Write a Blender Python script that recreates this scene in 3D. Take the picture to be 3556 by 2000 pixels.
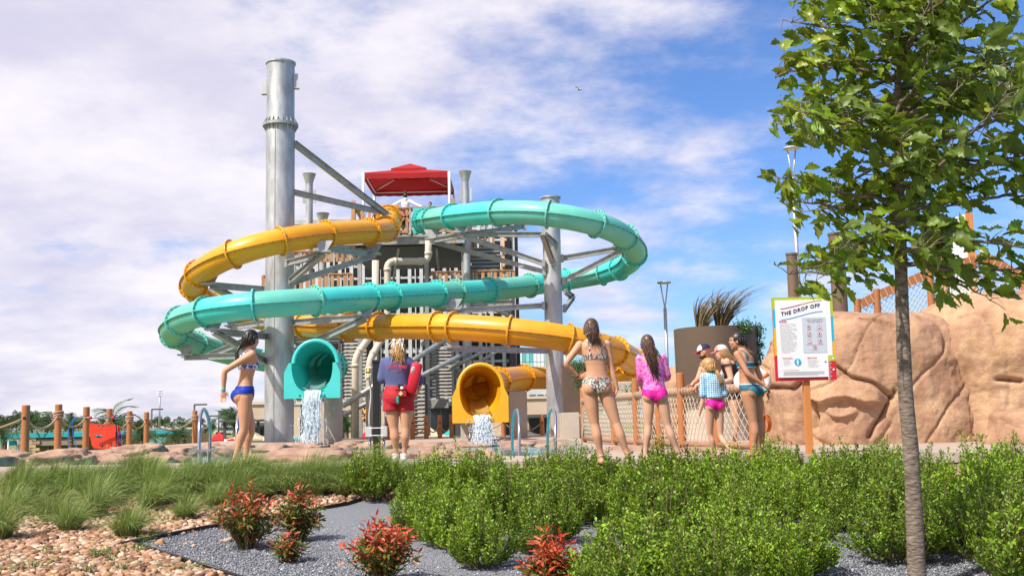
import bpy, bmesh, math, random
import numpy as np
from mathutils import Vector, Matrix, Euler, noise as mnoise

for o in list(bpy.data.objects):
    bpy.data.objects.remove(o)
scene = bpy.context.scene
COL = scene.collection
R = math.radians
random.seed(7)
rng = np.random.default_rng(7)

# ------------------------------------------------------------------ camera
FPX = 3800.0                      # focal length in photograph pixels (3556 wide)
CAM_Z, PITCH, ROLL = 0.52, math.atan(460 / 3800.0), R(-1.2)
cam_data = bpy.data.cameras.new('camera')
cam_data.sensor_width = 36.0
cam_data.lens = FPX / 3556.0 * 36.0
cam_data.clip_start, cam_data.clip_end = 0.1, 6000
cam = bpy.data.objects.new('camera', cam_data)
COL.objects.link(cam)
CAM_M = Matrix.Translation((0, 0, CAM_Z)) @ Matrix.Rotation(R(90) + PITCH, 4, 'X') @ Matrix.Rotation(ROLL, 4, 'Z')
cam.matrix_world = CAM_M
scene.camera = cam

# ------------------------------------------------------------------ sun and sky
SUN_EL, SUN_AZ = R(50), R(46)     # azimuth measured from straight behind the camera towards its left
sun_dir = Vector((-math.cos(SUN_EL) * math.sin(SUN_AZ), -math.cos(SUN_EL) * math.cos(SUN_AZ), math.sin(SUN_EL)))
sun_data = bpy.data.lights.new('sun', 'SUN')
sun_data.energy, sun_data.angle, sun_data.color = 5.0, R(0.53), (1.0, 0.95, 0.87)
sun = bpy.data.objects.new('sun', sun_data)
COL.objects.link(sun)
sun.location = (-20, -20, 40)
sun.rotation_euler = sun_dir.to_track_quat('Z', 'Y').to_euler()

world = bpy.data.worlds.new('World')
scene.world = world
world.use_nodes = True
wn, wl = world.node_tree.nodes, world.node_tree.links
wn.clear()
w_out = wn.new('ShaderNodeOutputWorld')
w_bg = wn.new('ShaderNodeBackground')
w_bg.inputs['Strength'].default_value = 0.10
sky = wn.new('ShaderNodeTexSky')
sky.sky_type = 'NISHITA'
sky.sun_disc = False
sky.sun_elevation = SUN_EL
sky.sun_rotation = math.atan2(sun_dir.x, sun_dir.y)
sky.altitude, sky.air_density, sky.dust_density, sky.ozone_density = 200, 1.0, 0.6, 2.2
tc = wn.new('ShaderNodeTexCoord')
sep = wn.new('ShaderNodeSeparateXYZ')
wl.new(tc.outputs['Generated'], sep.inputs[0])
def wmath(op, a, b=None, clamp=False):
    n = wn.new('ShaderNodeMath'); n.operation = op; n.use_clamp = clamp
    for i, v in enumerate((a, b)):
        if v is None: continue
        if isinstance(v, (int, float)): n.inputs[i].default_value = v
        else: wl.new(v, n.inputs[i])
    return n.outputs[0]
zz = wmath('ADD', wmath('ABSOLUTE', sep.outputs['Z']), 0.22)     # a cloud deck seen in perspective
comb = wn.new('ShaderNodeCombineXYZ')
wl.new(wmath('DIVIDE', sep.outputs['X'], zz), comb.inputs[0])
wl.new(wmath('DIVIDE', sep.outputs['Y'], zz), comb.inputs[1])
def wnoise(scale, detail, rough, off):
    m = wn.new('ShaderNodeMapping'); m.inputs['Location'].default_value = off
    wl.new(comb.outputs[0], m.inputs[0])
    n = wn.new('ShaderNodeTexNoise')
    n.inputs['Scale'].default_value, n.inputs['Detail'].default_value, n.inputs['Roughness'].default_value = scale, detail, rough
    wl.new(m.outputs[0], n.inputs['Vector'])
    return n.outputs['Fac']
n_big = wnoise(1.0, 3, 0.55, (0.75, 0.3, 0))
n_mid = wnoise(2.1, 8, 0.60, (4.3, 2.6, 0))
n_puf = wnoise(3.4, 7, 0.55, (9.2, 7.1, 3))
cover = wmath('ADD', wmath('MULTIPLY', n_big, 0.55), wmath('MULTIPLY', n_mid, 1.15))
cover = wmath('ADD', cover, wmath('MULTIPLY', sep.outputs['X'], -0.68))   # the cloud sheet thins out towards the right
cover = wmath('ADD', cover, wmath('MULTIPLY', sep.outputs['Z'], 0.25))
ramp = wn.new('ShaderNodeMapRange'); ramp.interpolation_type = 'SMOOTHSTEP'
ramp.inputs['From Min'].default_value, ramp.inputs['From Max'].default_value = 0.72, 1.05
ramp.inputs['To Min'].default_value, ramp.inputs['To Max'].default_value = 0.0, 0.94
wl.new(cover, ramp.inputs['Value'])
ccol = wn.new('ShaderNodeMixRGB')
ccol.inputs[1].default_value = (6.2, 5.95, 7.3, 1)
ccol.inputs[2].default_value = (8.8, 8.3, 8.7, 1)
r2 = wn.new('ShaderNodeMapRange'); r2.interpolation_type = 'SMOOTHSTEP'
r2.inputs['From Min'].default_value, r2.inputs['From Max'].default_value = 0.36, 0.64
wl.new(wmath('ADD', wmath('MULTIPLY', n_puf, 0.5), wmath('MULTIPLY', n_mid, 0.5)), r2.inputs['Value'])
wl.new(r2.outputs[0], ccol.inputs[0])
tint = wn.new('ShaderNodeMixRGB'); tint.blend_type = 'MULTIPLY'; tint.inputs[0].default_value = 1.0
tint.inputs[2].default_value = (0.78, 1.02, 1.45, 1)                      # the photograph's saturated blue
wl.new(sky.outputs[0], tint.inputs[1])
wmix = wn.new('ShaderNodeMixRGB')
wl.new(ramp.outputs[0], wmix.inputs[0]); wl.new(tint.outputs[0], wmix.inputs[1]); wl.new(ccol.outputs[0], wmix.inputs[2])
wl.new(wmix.outputs[0], w_bg.inputs['Color'])
wl.new(w_bg.outputs[0], w_out.inputs[0])

scene.view_settings.view_transform = 'Standard'
scene.view_settings.look = 'None'
scene.view_settings.exposure = 0.27
scene.view_settings.gamma = 1.0
scene.view_settings.use_curve_mapping = False
scene.render.engine = 'CYCLES'
scene.cycles.use_denoising = True
scene.cycles.max_bounces = 6
scene.cycles.transparent_max_bounces = 12

# ------------------------------------------------------------------ photograph geometry: a pixel and a distance give a point
CAM_R = CAM_M.to_3x3()
def ray(px, py):
    return CAM_R @ Vector(((px - 1778) / FPX, -(py - 1000) / FPX, -1.0))
def at(px, py, d):
    """Point seen at photograph pixel (px, py) on the plane d metres in front of the camera."""
    v = ray(px, py)
    return Vector((0, 0, CAM_Z)) + v * (d / v.y)
def atD(x, y, d):                 # pixels of the 2576-wide preview
    return at(x * 1.38043, y * 1.38043, d)
def ground(px, d, z=0.0):
    """Point at distance d and height z in the column of pixel px (taken near the horizon)."""
    p = at(px, 1460, d)
    return Vector((p.x, d, z))
BED_Y = 14.25                     # the planting bed falls steeply from the deck kerb, then gently towards the camera
BED_PY, BED_PZ = [3.0, 13.0, 13.6, 14.1, 14.25], [-0.965, -0.465, -0.36, -0.18, -0.10]
def bed_z(y):
    return float(np.interp(y, BED_PY, BED_PZ))
def bed_hit(px, py):
    v = ray(px, py)
    lo, hi = 3.0, 14.2
    for _ in range(30):
        y = (lo + hi) / 2
        if CAM_Z + v.z * y / v.y > bed_z(y): lo = y
        else: hi = y
    return Vector((v.x * lo / v.y, lo, bed_z(lo)))

# ------------------------------------------------------------------ object helpers
def tag(o, label=None, cat=None, group=None, kind=None):
    if label: o['label'] = label
    if cat: o['category'] = cat
    if group: o['group'] = group
    if kind: o['kind'] = kind
    return o
def empty(name, loc, label=None, cat=None, group=None, rz=0.0):
    o = bpy.data.objects.new(name, None)
    o.empty_display_size = 0.2
    o.location = loc; o.rotation_euler = (0, 0, rz)
    COL.objects.link(o)
    return tag(o, label, cat, group)
def org(p):
    v = Vector((0, 0, 0))
    while p is not None:
        v += Vector(p.location); p = p.parent
    return v
def link_mesh(name, me, mats, parent=None, loc=(0, 0, 0)):
    o = bpy.data.objects.new(name, me)
    for m in (mats if isinstance(mats, (list, tuple)) else [mats]):
        me.materials.append(m)
    if parent: o.parent = parent
    o.location = loc
    COL.objects.link(o)
    return o
def np_mesh(name, V, F, mat_idx=None, smooth=False, col=None):
    """Mesh from arrays: V (n,3), F (m,k); col = per-face colour attribute."""
    me = bpy.data.meshes.new(name)
    V = np.asarray(V, np.float32); F = np.asarray(F, np.int32)
    m, k = F.shape
    me.vertices.add(len(V)); me.vertices.foreach_set('co', V.ravel())
    me.loops.add(m * k); me.loops.foreach_set('vertex_index', F.ravel())
    me.polygons.add(m)
    me.polygons.foreach_set('loop_start', np.arange(m, dtype=np.int32) * k)
    if smooth: me.polygons.foreach_set('use_smooth', np.ones(m, bool))
    if mat_idx is not None: me.polygons.foreach_set('material_index', np.asarray(mat_idx, np.int32))
    if col is not None:
        a = me.attributes.new('tint', 'FLOAT_COLOR', 'FACE')
        c = np.ones((m, 4), np.float32); c[:, :3] = col
        a.data.foreach_set('color', c.ravel())
    me.update(calc_edges=True); me.validate()
    return me
def copy_tree(o, parent=None):
    c = o.copy(); COL.objects.link(c)
    if parent is not None: c.parent = parent
    for ch in list(o.children): copy_tree(ch, c)
    return c

def frame(t, up=Vector((0, 0, 1))):
    t = Vector(t).normalized()
    s = t.cross(up)
    if s.length < 1e-4: s = t.cross(Vector((0, 1, 0)))
    s.normalize()
    return t, s, s.cross(t).normalized()

class MB:
    """Collects shapes in world coordinates and links them as one mesh object."""
    def __init__(s):
        s.V, s.F, s.M, s.S, s.n = [], [], [], [], 0
    def add(s, v, f, mi=0, sm=False):
        v = np.asarray([tuple(p) for p in v], float).reshape(-1, 3)
        s.V.append(v)
        n = s.n
        s.F += [tuple(i + n for i in q) for q in f]
        s.M += [mi] * len(f); s.S += [sm] * len(f); s.n += len(v)
        return s
    def hexa(s, p, mi=0):            # 8 corners: bottom 4 ccw, top 4 ccw
        return s.add(p, [(3, 2, 1, 0), (4, 5, 6, 7), (0, 1, 5, 4), (1, 2, 6, 5), (2, 3, 7, 6), (3, 0, 4, 7)], mi)
    def box(s, c, size, rz=0.0, mi=0):
        c = Vector(c); a = math.cos(rz); b = math.sin(rz)
        x, y, z = size[0] / 2, size[1] / 2, size[2] / 2
        P = []
        for dz in (-z, z):
            for dx, dy in ((-x, -y), (x, -y), (x, y), (-x, y)):
                P.append((c.x + dx * a - dy * b, c.y + dx * b + dy * a, c.z + dz))
        return s.hexa(P, mi)
    def bbox(s, c, size, bev=0.01, rz=0.0, mi=0):      # box with chamfered edges
        bm = bmesh.new(); bmesh.ops.create_cube(bm, size=1.0)
        for v in bm.verts: v.co = Vector((v.co.x * size[0], v.co.y * size[1], v.co.z * size[2]))
        bmesh.ops.bevel(bm, geom=bm.edges[:], offset=bev, segments=2, affect='EDGES', profile=0.6)
        M = Matrix.Translation(c) @ Matrix.Rotation(rz, 4, 'Z')
        bm.verts.index_update()
        s.add([M @ v.co for v in bm.verts], [[v.index for v in f.verts] for f in bm.faces], mi)
        bm.free(); return s
    def beam(s, p0, p1, w, h, mi=0, up=Vector((0, 0, 1))):
        p0, p1 = Vector(p0), Vector(p1)
        t, sd, u = frame(p1 - p0, up)
        P = []
        for p in (p0, p1):
            for a, b in ((-1, -1), (1, -1), (1, 1), (-1, 1)):
                P.append(p + sd * (a * w / 2) + u * (b * h / 2))
        return s.add(P, [(3, 2, 1, 0), (4, 5, 6, 7), (0, 1, 5, 4), (1, 2, 6, 5), (2, 3, 7, 6), (3, 0, 4, 7)], mi)
    def channel(s, p0, p1, w, h, t=0.02, mi=0):        # steel I section
        p0, p1 = Vector(p0), Vector(p1)
        _, sd, u = frame(p1 - p0)
        s.beam(p0, p1, t, h - 2 * t - 0.002, mi)
        for k in (-1, 1):
            o = u * (k * (h / 2 - t / 2))
            s.beam(p0 + o, p1 + o, w, t, mi)
        return s
    def tube(s, path, r, n=8, mi=0, caps=True, sm=True, flat=1.0, closed=False):
        path = [Vector(p) for p in path]
        k = len(path)
        rad = [r] * k if isinstance(r, (int, float)) else list(r)
        V, F = [], []
        prev = None
        for i, p in enumerate(path):
            if closed: t = path[(i + 1) % k] - path[i - 1]
            else: t = path[min(i + 1, k - 1)] - path[max(i - 1, 0)]
            if t.length < 1e-9: t = Vector((0, 0, 1))
            t.normalize()
            if prev is None:
                _, sd, u = frame(t)
            else:
                sd = prev - t * prev.dot(t)
                if sd.length < 1e-6: _, sd, u = frame(t)
                sd.normalize(); u = sd.cross(t)
            prev = sd
            for j in range(n):
                a = 2 * math.pi * j / n
                V.append(p + sd * (math.cos(a) * rad[i]) + u * (math.sin(a) * rad[i] * flat))
        rng_ = k if closed else k - 1
        for i in range(rng_):
            i2 = (i + 1) % k
            for j in range(n):
                j2 = (j + 1) % n
                F.append((i * n + j, i * n + j2, i2 * n + j2, i2 * n + j))
        s.add(V, F, mi, sm)
        if caps and not closed:
            b = s.n - len(V)
            s.F += [tuple(b + j for j in reversed(range(n))), tuple(b + (k - 1) * n + j for j in range(n))]
            s.M += [mi, mi]; s.S += [False, False]
        return s
    def lathe(s, prof, c, n=24, mi=0, sm=True, axis=None, caps=True):
        """prof: (radius, height) along axis (default z) from centre c."""
        c = Vector(c)
        ax = Vector(axis).normalized() if axis is not None else Vector((0, 0, 1))
        if axis is None: sd, u = Vector((1, 0, 0)), Vector((0, 1, 0))
        else:
            _, sd, u = frame(ax); u = ax.cross(sd)
        ring = lambda r, h: [c + ax * h + (sd * math.cos(2 * math.pi * j / n) + u * math.sin(2 * math.pi * j / n)) * r for j in range(n)]
        runs, cur = [], [prof[0]]                          # corners sharper than 40 degrees stay crisp
        for i in range(1, len(prof)):
            cur.append(prof[i])
            if i < len(prof) - 1:
                a1 = math.atan2(prof[i][1] - prof[i - 1][1], prof[i][0] - prof[i - 1][0]); a2 = math.atan2(prof[i + 1][1] - prof[i][1], prof[i + 1][0] - prof[i][0])
                if abs((a2 - a1 + math.pi) % (2 * math.pi) - math.pi) > 0.7: runs.append(cur); cur = [prof[i]]
        runs.append(cur)
        for rn in runs:
            V = [v for r, h in rn for v in ring(r, h)]
            s.add(V, [(i * n + j, i * n + (j + 1) % n, (i + 1) * n + (j + 1) % n, (i + 1) * n + j) for i in range(len(rn) - 1) for j in range(n)], mi, sm)
        if caps:
            s.add(ring(*prof[0]), [tuple(reversed(range(n)))], mi); s.add(ring(*prof[-1]), [tuple(range(n))], mi)
        return s
    def cyl(s, p0, p1, r, n=12, mi=0, r1=None):
        return s.tube([p0, p1], [r, r if r1 is None else r1], n, mi)
    def ell(s, c, r, nu=12, nv=8, mi=0, M=None):
        c = Vector(c)
        V = [Vector((0, 0, -1))]
        for i in range(1, nv):
            th = math.pi * i / nv - math.pi / 2
            V += [Vector((math.cos(th) * math.cos(2 * math.pi * j / nu), math.cos(th) * math.sin(2 * math.pi * j / nu), math.sin(th))) for j in range(nu)]
        V.append(Vector((0, 0, 1)))
        W = []
        for v in V:
            q = Vector((v.x * r[0], v.y * r[1], v.z * r[2]))
            if M is not None: q = M @ q
            W.append(c + q)
        F = [(0, 1 + (j + 1) % nu, 1 + j) for j in range(nu)]
        for i in range(nv - 2):
            a, b = 1 + i * nu, 1 + (i + 1) * nu
            F += [(a + j, a + (j + 1) % nu, b + (j + 1) % nu, b + j) for j in range(nu)]
        a = 1 + (nv - 2) * nu; e = len(V) - 1
        F += [(a + j, a + (j + 1) % nu, e) for j in range(nu)]
        return s.add(W, F, mi, True)
    def poly(s, pts, thick, nrm, mi=0):                # flat outline given thickness along nrm
        pts = [Vector(p) for p in pts]; nrm = Vector(nrm).normalized() * thick
        n = len(pts)
        V = pts + [p + nrm for p in pts]
        F = [tuple(reversed(range(n))), tuple(range(n, 2 * n))] + [(i, (i + 1) % n, n + (i + 1) % n, n + i) for i in range(n)]
        return s.add(V, F, mi)
    def mesh(s, name, o=Vector((0, 0, 0))):
        V = np.concatenate(s.V) - np.array(o)
        me = bpy.data.meshes.new(name)
        me.from_pydata(V.tolist(), [], s.F)
        me.polygons.foreach_set('material_index', s.M)
        me.polygons.foreach_set('use_smooth', s.S)
        me.update()
        return me
    def build(s, name, mats, parent=None, local=False):
        """Links the mesh. Under a parent: stored relative to it. At top level: origin at the base centre."""
        if parent is not None:
            return link_mesh(name, s.mesh(name, Vector((0, 0, 0)) if local else org(parent)), mats, parent)
        V = np.concatenate(s.V); lo, hi = V.min(0), V.max(0)
        b = Vector(((lo[0] + hi[0]) / 2, (lo[1] + hi[1]) / 2, lo[2]))
        return link_mesh(name, s.mesh(name, b), mats, None, b)
def inst(src, name, M, parent):
    """A copy of src that shares its mesh, placed by the world matrix M under an unrotated parent."""
    o = bpy.data.objects.new(name, src if isinstance(src, bpy.types.Mesh) else src.data)
    o.parent = parent
    o.matrix_basis = Matrix.Translation(-org(parent)) @ M
    COL.objects.link(o)
    return o
# ------------------------------------------------------------------ materials (all procedural)
def srgb(r, g, b):
    f = lambda c: (c / 255 / 12.92) if c / 255 <= 0.04045 else ((c / 255 + 0.055) / 1.055) ** 2.4
    return (f(r), f(g), f(b), 1)
MATS = {}
def mat(name, c, rough=0.6, metal=0.0, c2=None, scale=6.0, detail=5, bump=0.0, bscale=40.0, spec=0.5, trans=0.0,
        vary=0.0, attr=False, stretch=(1, 1, 1), ctr=(0.35, 0.65), coat=0.0, sheen=0.0, sss=0.0, coords='Object', emit=0.0, translucent=0.0, rvar=0.0):
    if name in MATS: return MATS[name]
    m = bpy.data.materials.new(name); m.use_nodes = True
    n, l = m.node_tree.nodes, m.node_tree.links
    p = n['Principled BSDF']; out = n['Material Output']
    c = tuple(c) if len(c) == 4 else (*c, 1)
    p.inputs['Roughness'].default_value = rough
    p.inputs['Metallic'].default_value = metal
    p.inputs['Specular IOR Level'].default_value = spec
    p.inputs['Transmission Weight'].default_value = trans
    p.inputs['Coat Weight'].default_value = coat
    if sss:
        p.inputs['Subsurface Weight'].default_value = sss
        p.inputs['Subsurface Radius'].default_value = (0.02, 0.008, 0.004)
    tcn = n.new('ShaderNodeTexCoord'); mp = n.new('ShaderNodeMapping')
    mp.inputs['Scale'].default_value = stretch
    l.new(tcn.outputs[coords], mp.inputs[0])
    col = None
    rgb = n.new('ShaderNodeRGB'); rgb.outputs[0].default_value = c
    col = rgb.outputs[0]
    if attr:
        at_ = n.new('ShaderNodeAttribute'); at_.attribute_name = 'tint'
        mx = n.new('ShaderNodeMixRGB'); mx.blend_type = 'MULTIPLY'; mx.inputs[0].default_value = 1
        l.new(col, mx.inputs[1]); l.new(at_.outputs['Color'], mx.inputs[2]); col = mx.outputs[0]
    if c2 is not None:
        t = n.new('ShaderNodeTexNoise'); t.inputs['Scale'].default_value = scale; t.inputs['Detail'].default_value = detail
        t.inputs['Roughness'].default_value = 0.6
        l.new(mp.outputs[0], t.inputs['Vector'])
        mr = n.new('ShaderNodeMapRange'); mr.inputs['From Min'].default_value, mr.inputs['From Max'].default_value = ctr
        l.new(t.outputs['Fac'], mr.inputs['Value'])
        mx = n.new('ShaderNodeMixRGB'); c2 = tuple(c2) if len(c2) == 4 else (*c2, 1)
        mx.inputs[2].default_value = c2
        l.new(mr.outputs[0], mx.inputs[0]); l.new(col, mx.inputs[1]); col = mx.outputs[0]
        if rvar:
            m2 = n.new('ShaderNodeMapRange'); m2.inputs['To Min'].default_value, m2.inputs['To Max'].default_value = rough, min(1, rough + rvar)
            l.new(t.outputs['Fac'], m2.inputs['Value']); l.new(m2.outputs[0], p.inputs['Roughness'])
    if vary:
        oi = n.new('ShaderNodeObjectInfo'); hs = n.new('ShaderNodeHueSaturation')
        mr = n.new('ShaderNodeMapRange'); mr.inputs['To Min'].default_value, mr.inputs['To Max'].default_value = 1 - vary, 1 + vary
        l.new(oi.outputs['Random'], mr.inputs['Value']); l.new(mr.outputs[0], hs.inputs['Value']); l.new(col, hs.inputs['Color'])
        col = hs.outputs[0]
    l.new(col, p.inputs['Base Color'])
    if emit:
        l.new(col, p.inputs['Emission Color']); p.inputs['Emission Strength'].default_value = emit
    if bump:
        b = n.new('ShaderNodeBump'); b.inputs['Strength'].default_value = bump; b.inputs['Distance'].default_value = 0.02
        t2 = n.new('ShaderNodeTexNoise'); t2.inputs['Scale'].default_value = bscale; t2.inputs['Detail'].default_value = 6
        l.new(mp.outputs[0], t2.inputs['Vector']); l.new(t2.outputs['Fac'], b.inputs['Height']); l.new(b.outputs[0], p.inputs['Normal'])
    if translucent:
        tr = n.new('ShaderNodeBsdfTranslucent'); l.new(col, tr.inputs['Color'])
        ms = n.new('ShaderNodeMixShader'); ms.inputs[0].default_value = translucent
        l.new(p.outputs[0], ms.inputs[1]); l.new(tr.outputs[0], ms.inputs[2]); l.new(ms.outputs[0], out.inputs[0])
    MATS[name] = m
    return m
def print_mat(name, cols, scale, rough=0.6, kind='VORONOI', base=None):
    """A printed fabric: cells or bands coloured from a list."""
    m = bpy.data.materials.new(name); m.use_nodes = True
    n, l = m.node_tree.nodes, m.node_tree.links
    p = n['Principled BSDF']; p.inputs['Roughness'].default_value = rough
    tcn = n.new('ShaderNodeTexCoord')
    if kind == 'VORONOI':
        t = n.new('ShaderNodeTexVoronoi'); t.inputs['Scale'].default_value = scale; src = t.outputs['Color']
        l.new(tcn.outputs['Object'], t.inputs['Vector'])
        sx = n.new('ShaderNodeSeparateXYZ'); l.new(src, sx.inputs[0]); fac = sx.outputs[0]
    else:
        t = n.new('ShaderNodeTexNoise'); t.inputs['Scale'].default_value = scale; t.inputs['Detail'].default_value = 3
        l.new(tcn.outputs['Object'], t.inputs['Vector']); fac = t.outputs['Fac']
    rp = n.new('ShaderNodeValToRGB'); rp.color_ramp.interpolation = 'CONSTANT' if kind == 'VORONOI' else 'LINEAR'
    e = rp.color_ramp.elements
    lo, hi = (0, 1) if kind == 'VORONOI' else (0.3, 0.7)
    while len(e) < len(cols): e.new(0.5)
    for i, c in enumerate(cols):
        e[i].position = lo + (hi - lo) * i / (len(cols) if kind == 'VORONOI' else len(cols) - 1); e[i].color = c
    l.new(fac, rp.inputs[0]); l.new(rp.outputs[0], p.inputs['Base Color'])
    MATS[name] = m
    return m
M_TEAL = mat('teal fibreglass', (0.055, 0.58, 0.51), 0.30, c2=(0.085, 0.63, 0.55), scale=1.6, coat=0.15, bump=0.015, bscale=9, translucent=0.05, rvar=0.2)
M_TEAL2 = mat('weathered teal fibreglass', (0.13, 0.52, 0.41), 0.34, c2=(0.17, 0.57, 0.46), scale=1.6, coat=0.12, bump=0.015, bscale=9, translucent=0.05, rvar=0.2)
M_YEL = mat('yellow fibreglass', (0.76, 0.315, 0.010), 0.28, c2=(0.81, 0.36, 0.012), scale=1.6, coat=0.2, bump=0.015, bscale=9, translucent=0.05, rvar=0.2)
M_YEL2 = mat('bright yellow fibreglass', (0.83, 0.42, 0.010), 0.28, c2=(0.80, 0.37, 0.01), scale=1.6, coat=0.2, bump=0.015, bscale=9, translucent=0.05, rvar=0.2)
M_BOLT = mat('bolt heads', (0.12, 0.11, 0.09), 0.4, 0.7)
M_GALV = mat('galvanised steel', (0.34, 0.345, 0.35), 0.42, 0.6, c2=(0.60, 0.60, 0.60), scale=3.0, detail=10, bump=0.05, bscale=10, rvar=0.25, stretch=(1, 1, 0.3))
M_GALV2 = mat('dull galvanised steel', (0.33, 0.33, 0.32), 0.5, 0.45, c2=(0.46, 0.46, 0.45), scale=5, detail=7, bump=0.04, bscale=20)
M_STEEL = mat('stainless steel', (0.58, 0.58, 0.58), 0.16, 1.0, c2=(0.5, 0.5, 0.5), scale=8)
M_CONC = mat('tan concrete', (0.50, 0.42, 0.34), 0.85, c2=(0.42, 0.35, 0.28), scale=2, bump=0.15, bscale=60)
M_DECK = mat('pale pool deck', (0.46, 0.36, 0.29), 0.85, c2=(0.38, 0.29, 0.23), scale=1.5, bump=0.1, bscale=80)
M_BOUL = mat('boulder rockwork', (0.27, 0.155, 0.11), 0.9, c2=(0.45, 0.29, 0.20), scale=3.2, detail=10, bump=0.9, bscale=12)
M_POST = mat('orange brown post', (0.44, 0.165, 0.055), 0.55, c2=(0.38, 0.14, 0.045), scale=14, bump=0.06, bscale=30)
M_ROPE = mat('manila rope', (0.52, 0.33, 0.21), 0.9, c2=(0.38, 0.22, 0.13), scale=60, bump=0.5, bscale=120)
M_NET = mat('pale netting cord', (0.66, 0.56, 0.42), 0.9)
M_WOOD = mat('cedar lumber', (0.52, 0.29, 0.14), 0.75, c2=(0.37, 0.19, 0.085), scale=5, detail=7, stretch=(9, 9, 0.6), bump=0.2, bscale=20, vary=0.12)
M_PVC = mat('ivory pipe', (0.66, 0.57, 0.46), 0.45, c2=(0.60, 0.51, 0.41), scale=3)
M_RED = mat('red canvas', (0.42, 0.008, 0.010), 0.8, c2=(0.36, 0.007, 0.009), scale=3, bump=0.1, bscale=8, translucent=0.12)
M_WHITE = mat('white paint', (0.78, 0.78, 0.78), 0.45)
M_BLACK = mat('black paint', (0.012, 0.012, 0.013), 0.4)
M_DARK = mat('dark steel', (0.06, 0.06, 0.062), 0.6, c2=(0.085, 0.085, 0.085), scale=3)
M_SIDE = mat('grey siding', (0.34, 0.34, 0.33), 0.55, 0.3, c2=(0.42, 0.42, 0.41), scale=4)
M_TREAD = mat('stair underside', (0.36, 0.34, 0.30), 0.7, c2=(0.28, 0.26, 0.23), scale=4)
M_BEIGE = mat('beige stucco', (0.62, 0.47, 0.33), 0.9, c2=(0.56, 0.42, 0.29), scale=1.0, bump=0.1, bscale=40)
M_GLASS = mat('dark window glass', (0.02, 0.03, 0.035), 0.08, spec=0.8)
M_TEALP = mat('teal painted metal', (0.02, 0.34, 0.42), 0.4)
# ------------------------------------------------------------------ terrain, planting bed, pool deck
def sstep(a, b, x):
    t = min(1, max(0, (x - a) / (b - a))); return t * t * (3 - 2 * t)
def ground_z(x, y):
    if y < 14.25: z = bed_z(y) - 0.8
    else: z = -1.7
    low = max(sstep(36, 46, y), sstep(11, 14, -x) * sstep(15, 22, y))
    z = z * (1 - low) - 3.1 * low
    z += 2.2 * sstep(130, 270, y) + 1.2 * sstep(400, 1500, y)
    return z
xs = np.concatenate([[-1600, -900, -500, -300], np.linspace(-200, 200, 61), [300, 500, 900, 1600]])
ys = np.concatenate([[-60, -20, 0, 5, 10, 14, 14.3, 16, 20, 24, 28, 32, 35], np.linspace(36, 50, 15), np.linspace(56, 300, 40), [350, 400, 500, 700, 1000, 1500, 2500, 4000]])
V = [(x, y, ground_z(x, y)) for y in ys for x in xs]
nx = len(xs)
F = [(j * nx + i, j * nx + i + 1, (j + 1) * nx + i + 1, (j + 1) * nx + i) for j in range(len(ys) - 1) for i in range(nx - 1)]
M_LAWN = mat('lawn', (0.13, 0.19, 0.035), 0.95, c2=(0.19, 0.22, 0.06), scale=0.05, detail=8, bump=0.4, bscale=3)
tag(link_mesh('ground', np_mesh('ground', V, F, smooth=True), M_LAWN), kind='structure')

# planting bed: tan soil under cobbles, grey gravel inside the black edging
C_PX = (455, 1894)
U1, U2 = bed_hit(725, 1840), bed_hit(1205, 1758)
CC, LL = bed_hit(*C_PX), bed_hit(773, 2000)
dL = (LL - CC); dU = (U2 - U1)
LL2 = CC + dL * 3.2
U3 = U2 + dU * 0.12
GRAVEL_POLY = [CC, LL2, Vector((LL2.x, 3.0, 0)), Vector((14, 3.0, 0)), Vector((14, 12.9, 0)), Vector((3.0, 12.95, 0)), U3, U2, U1]
def in_poly(x, y, P):
    c = False; n = len(P)
    for i in range(n):
        a, b = P[i], P[i - 1]
        if (a.y > y) != (b.y > y) and x < (b.x - a.x) * (y - a.y) / (b.y - a.y) + a.x: c = not c
    return c
M_SOIL = mat('sandy bed', (0.42, 0.29, 0.19), 0.95, c2=(0.30, 0.19, 0.12), scale=30, detail=8, bump=0.8, bscale=45)
M_GRIT = mat('grey grit', (0.13, 0.135, 0.15), 0.9, c2=(0.28, 0.285, 0.31), scale=90, detail=4, bump=1.0, bscale=75)
bed = MB(); n = 40
V, F = [], []
for j in range(n + 1):
    for i in range(n + 1):
        x = -13 + 27 * i / n; y = 3 + (BED_Y - 3) * (j / n) ** 0.8
        V.append((x, y, bed_z(y)))
F = [(j * (n + 1) + i, j * (n + 1) + i + 1, (j + 1) * (n + 1) + i + 1, (j + 1) * (n + 1) + i) for j in range(n) for i in range(n)]
bed_o = tag(link_mesh('cobble_bed', np_mesh('cobble_bed', V, F), M_SOIL), 'tan river cobbles around the grass clumps at the lower left', kind='structure')
me = bpy.data.meshes.new('gravel_bed')
me.from_pydata([(p.x, p.y, bed_z(p.y) + 0.012) for p in GRAVEL_POLY], [], [tuple(range(len(GRAVEL_POLY)))]); me.update()
if me.polygons[0].normal.z < 0: me.flip_normals()
grav_o = tag(link_mesh('gravel_bed', me, M_GRIT), 'fine blue grey gravel inside the black edging', kind='structure')
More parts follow.
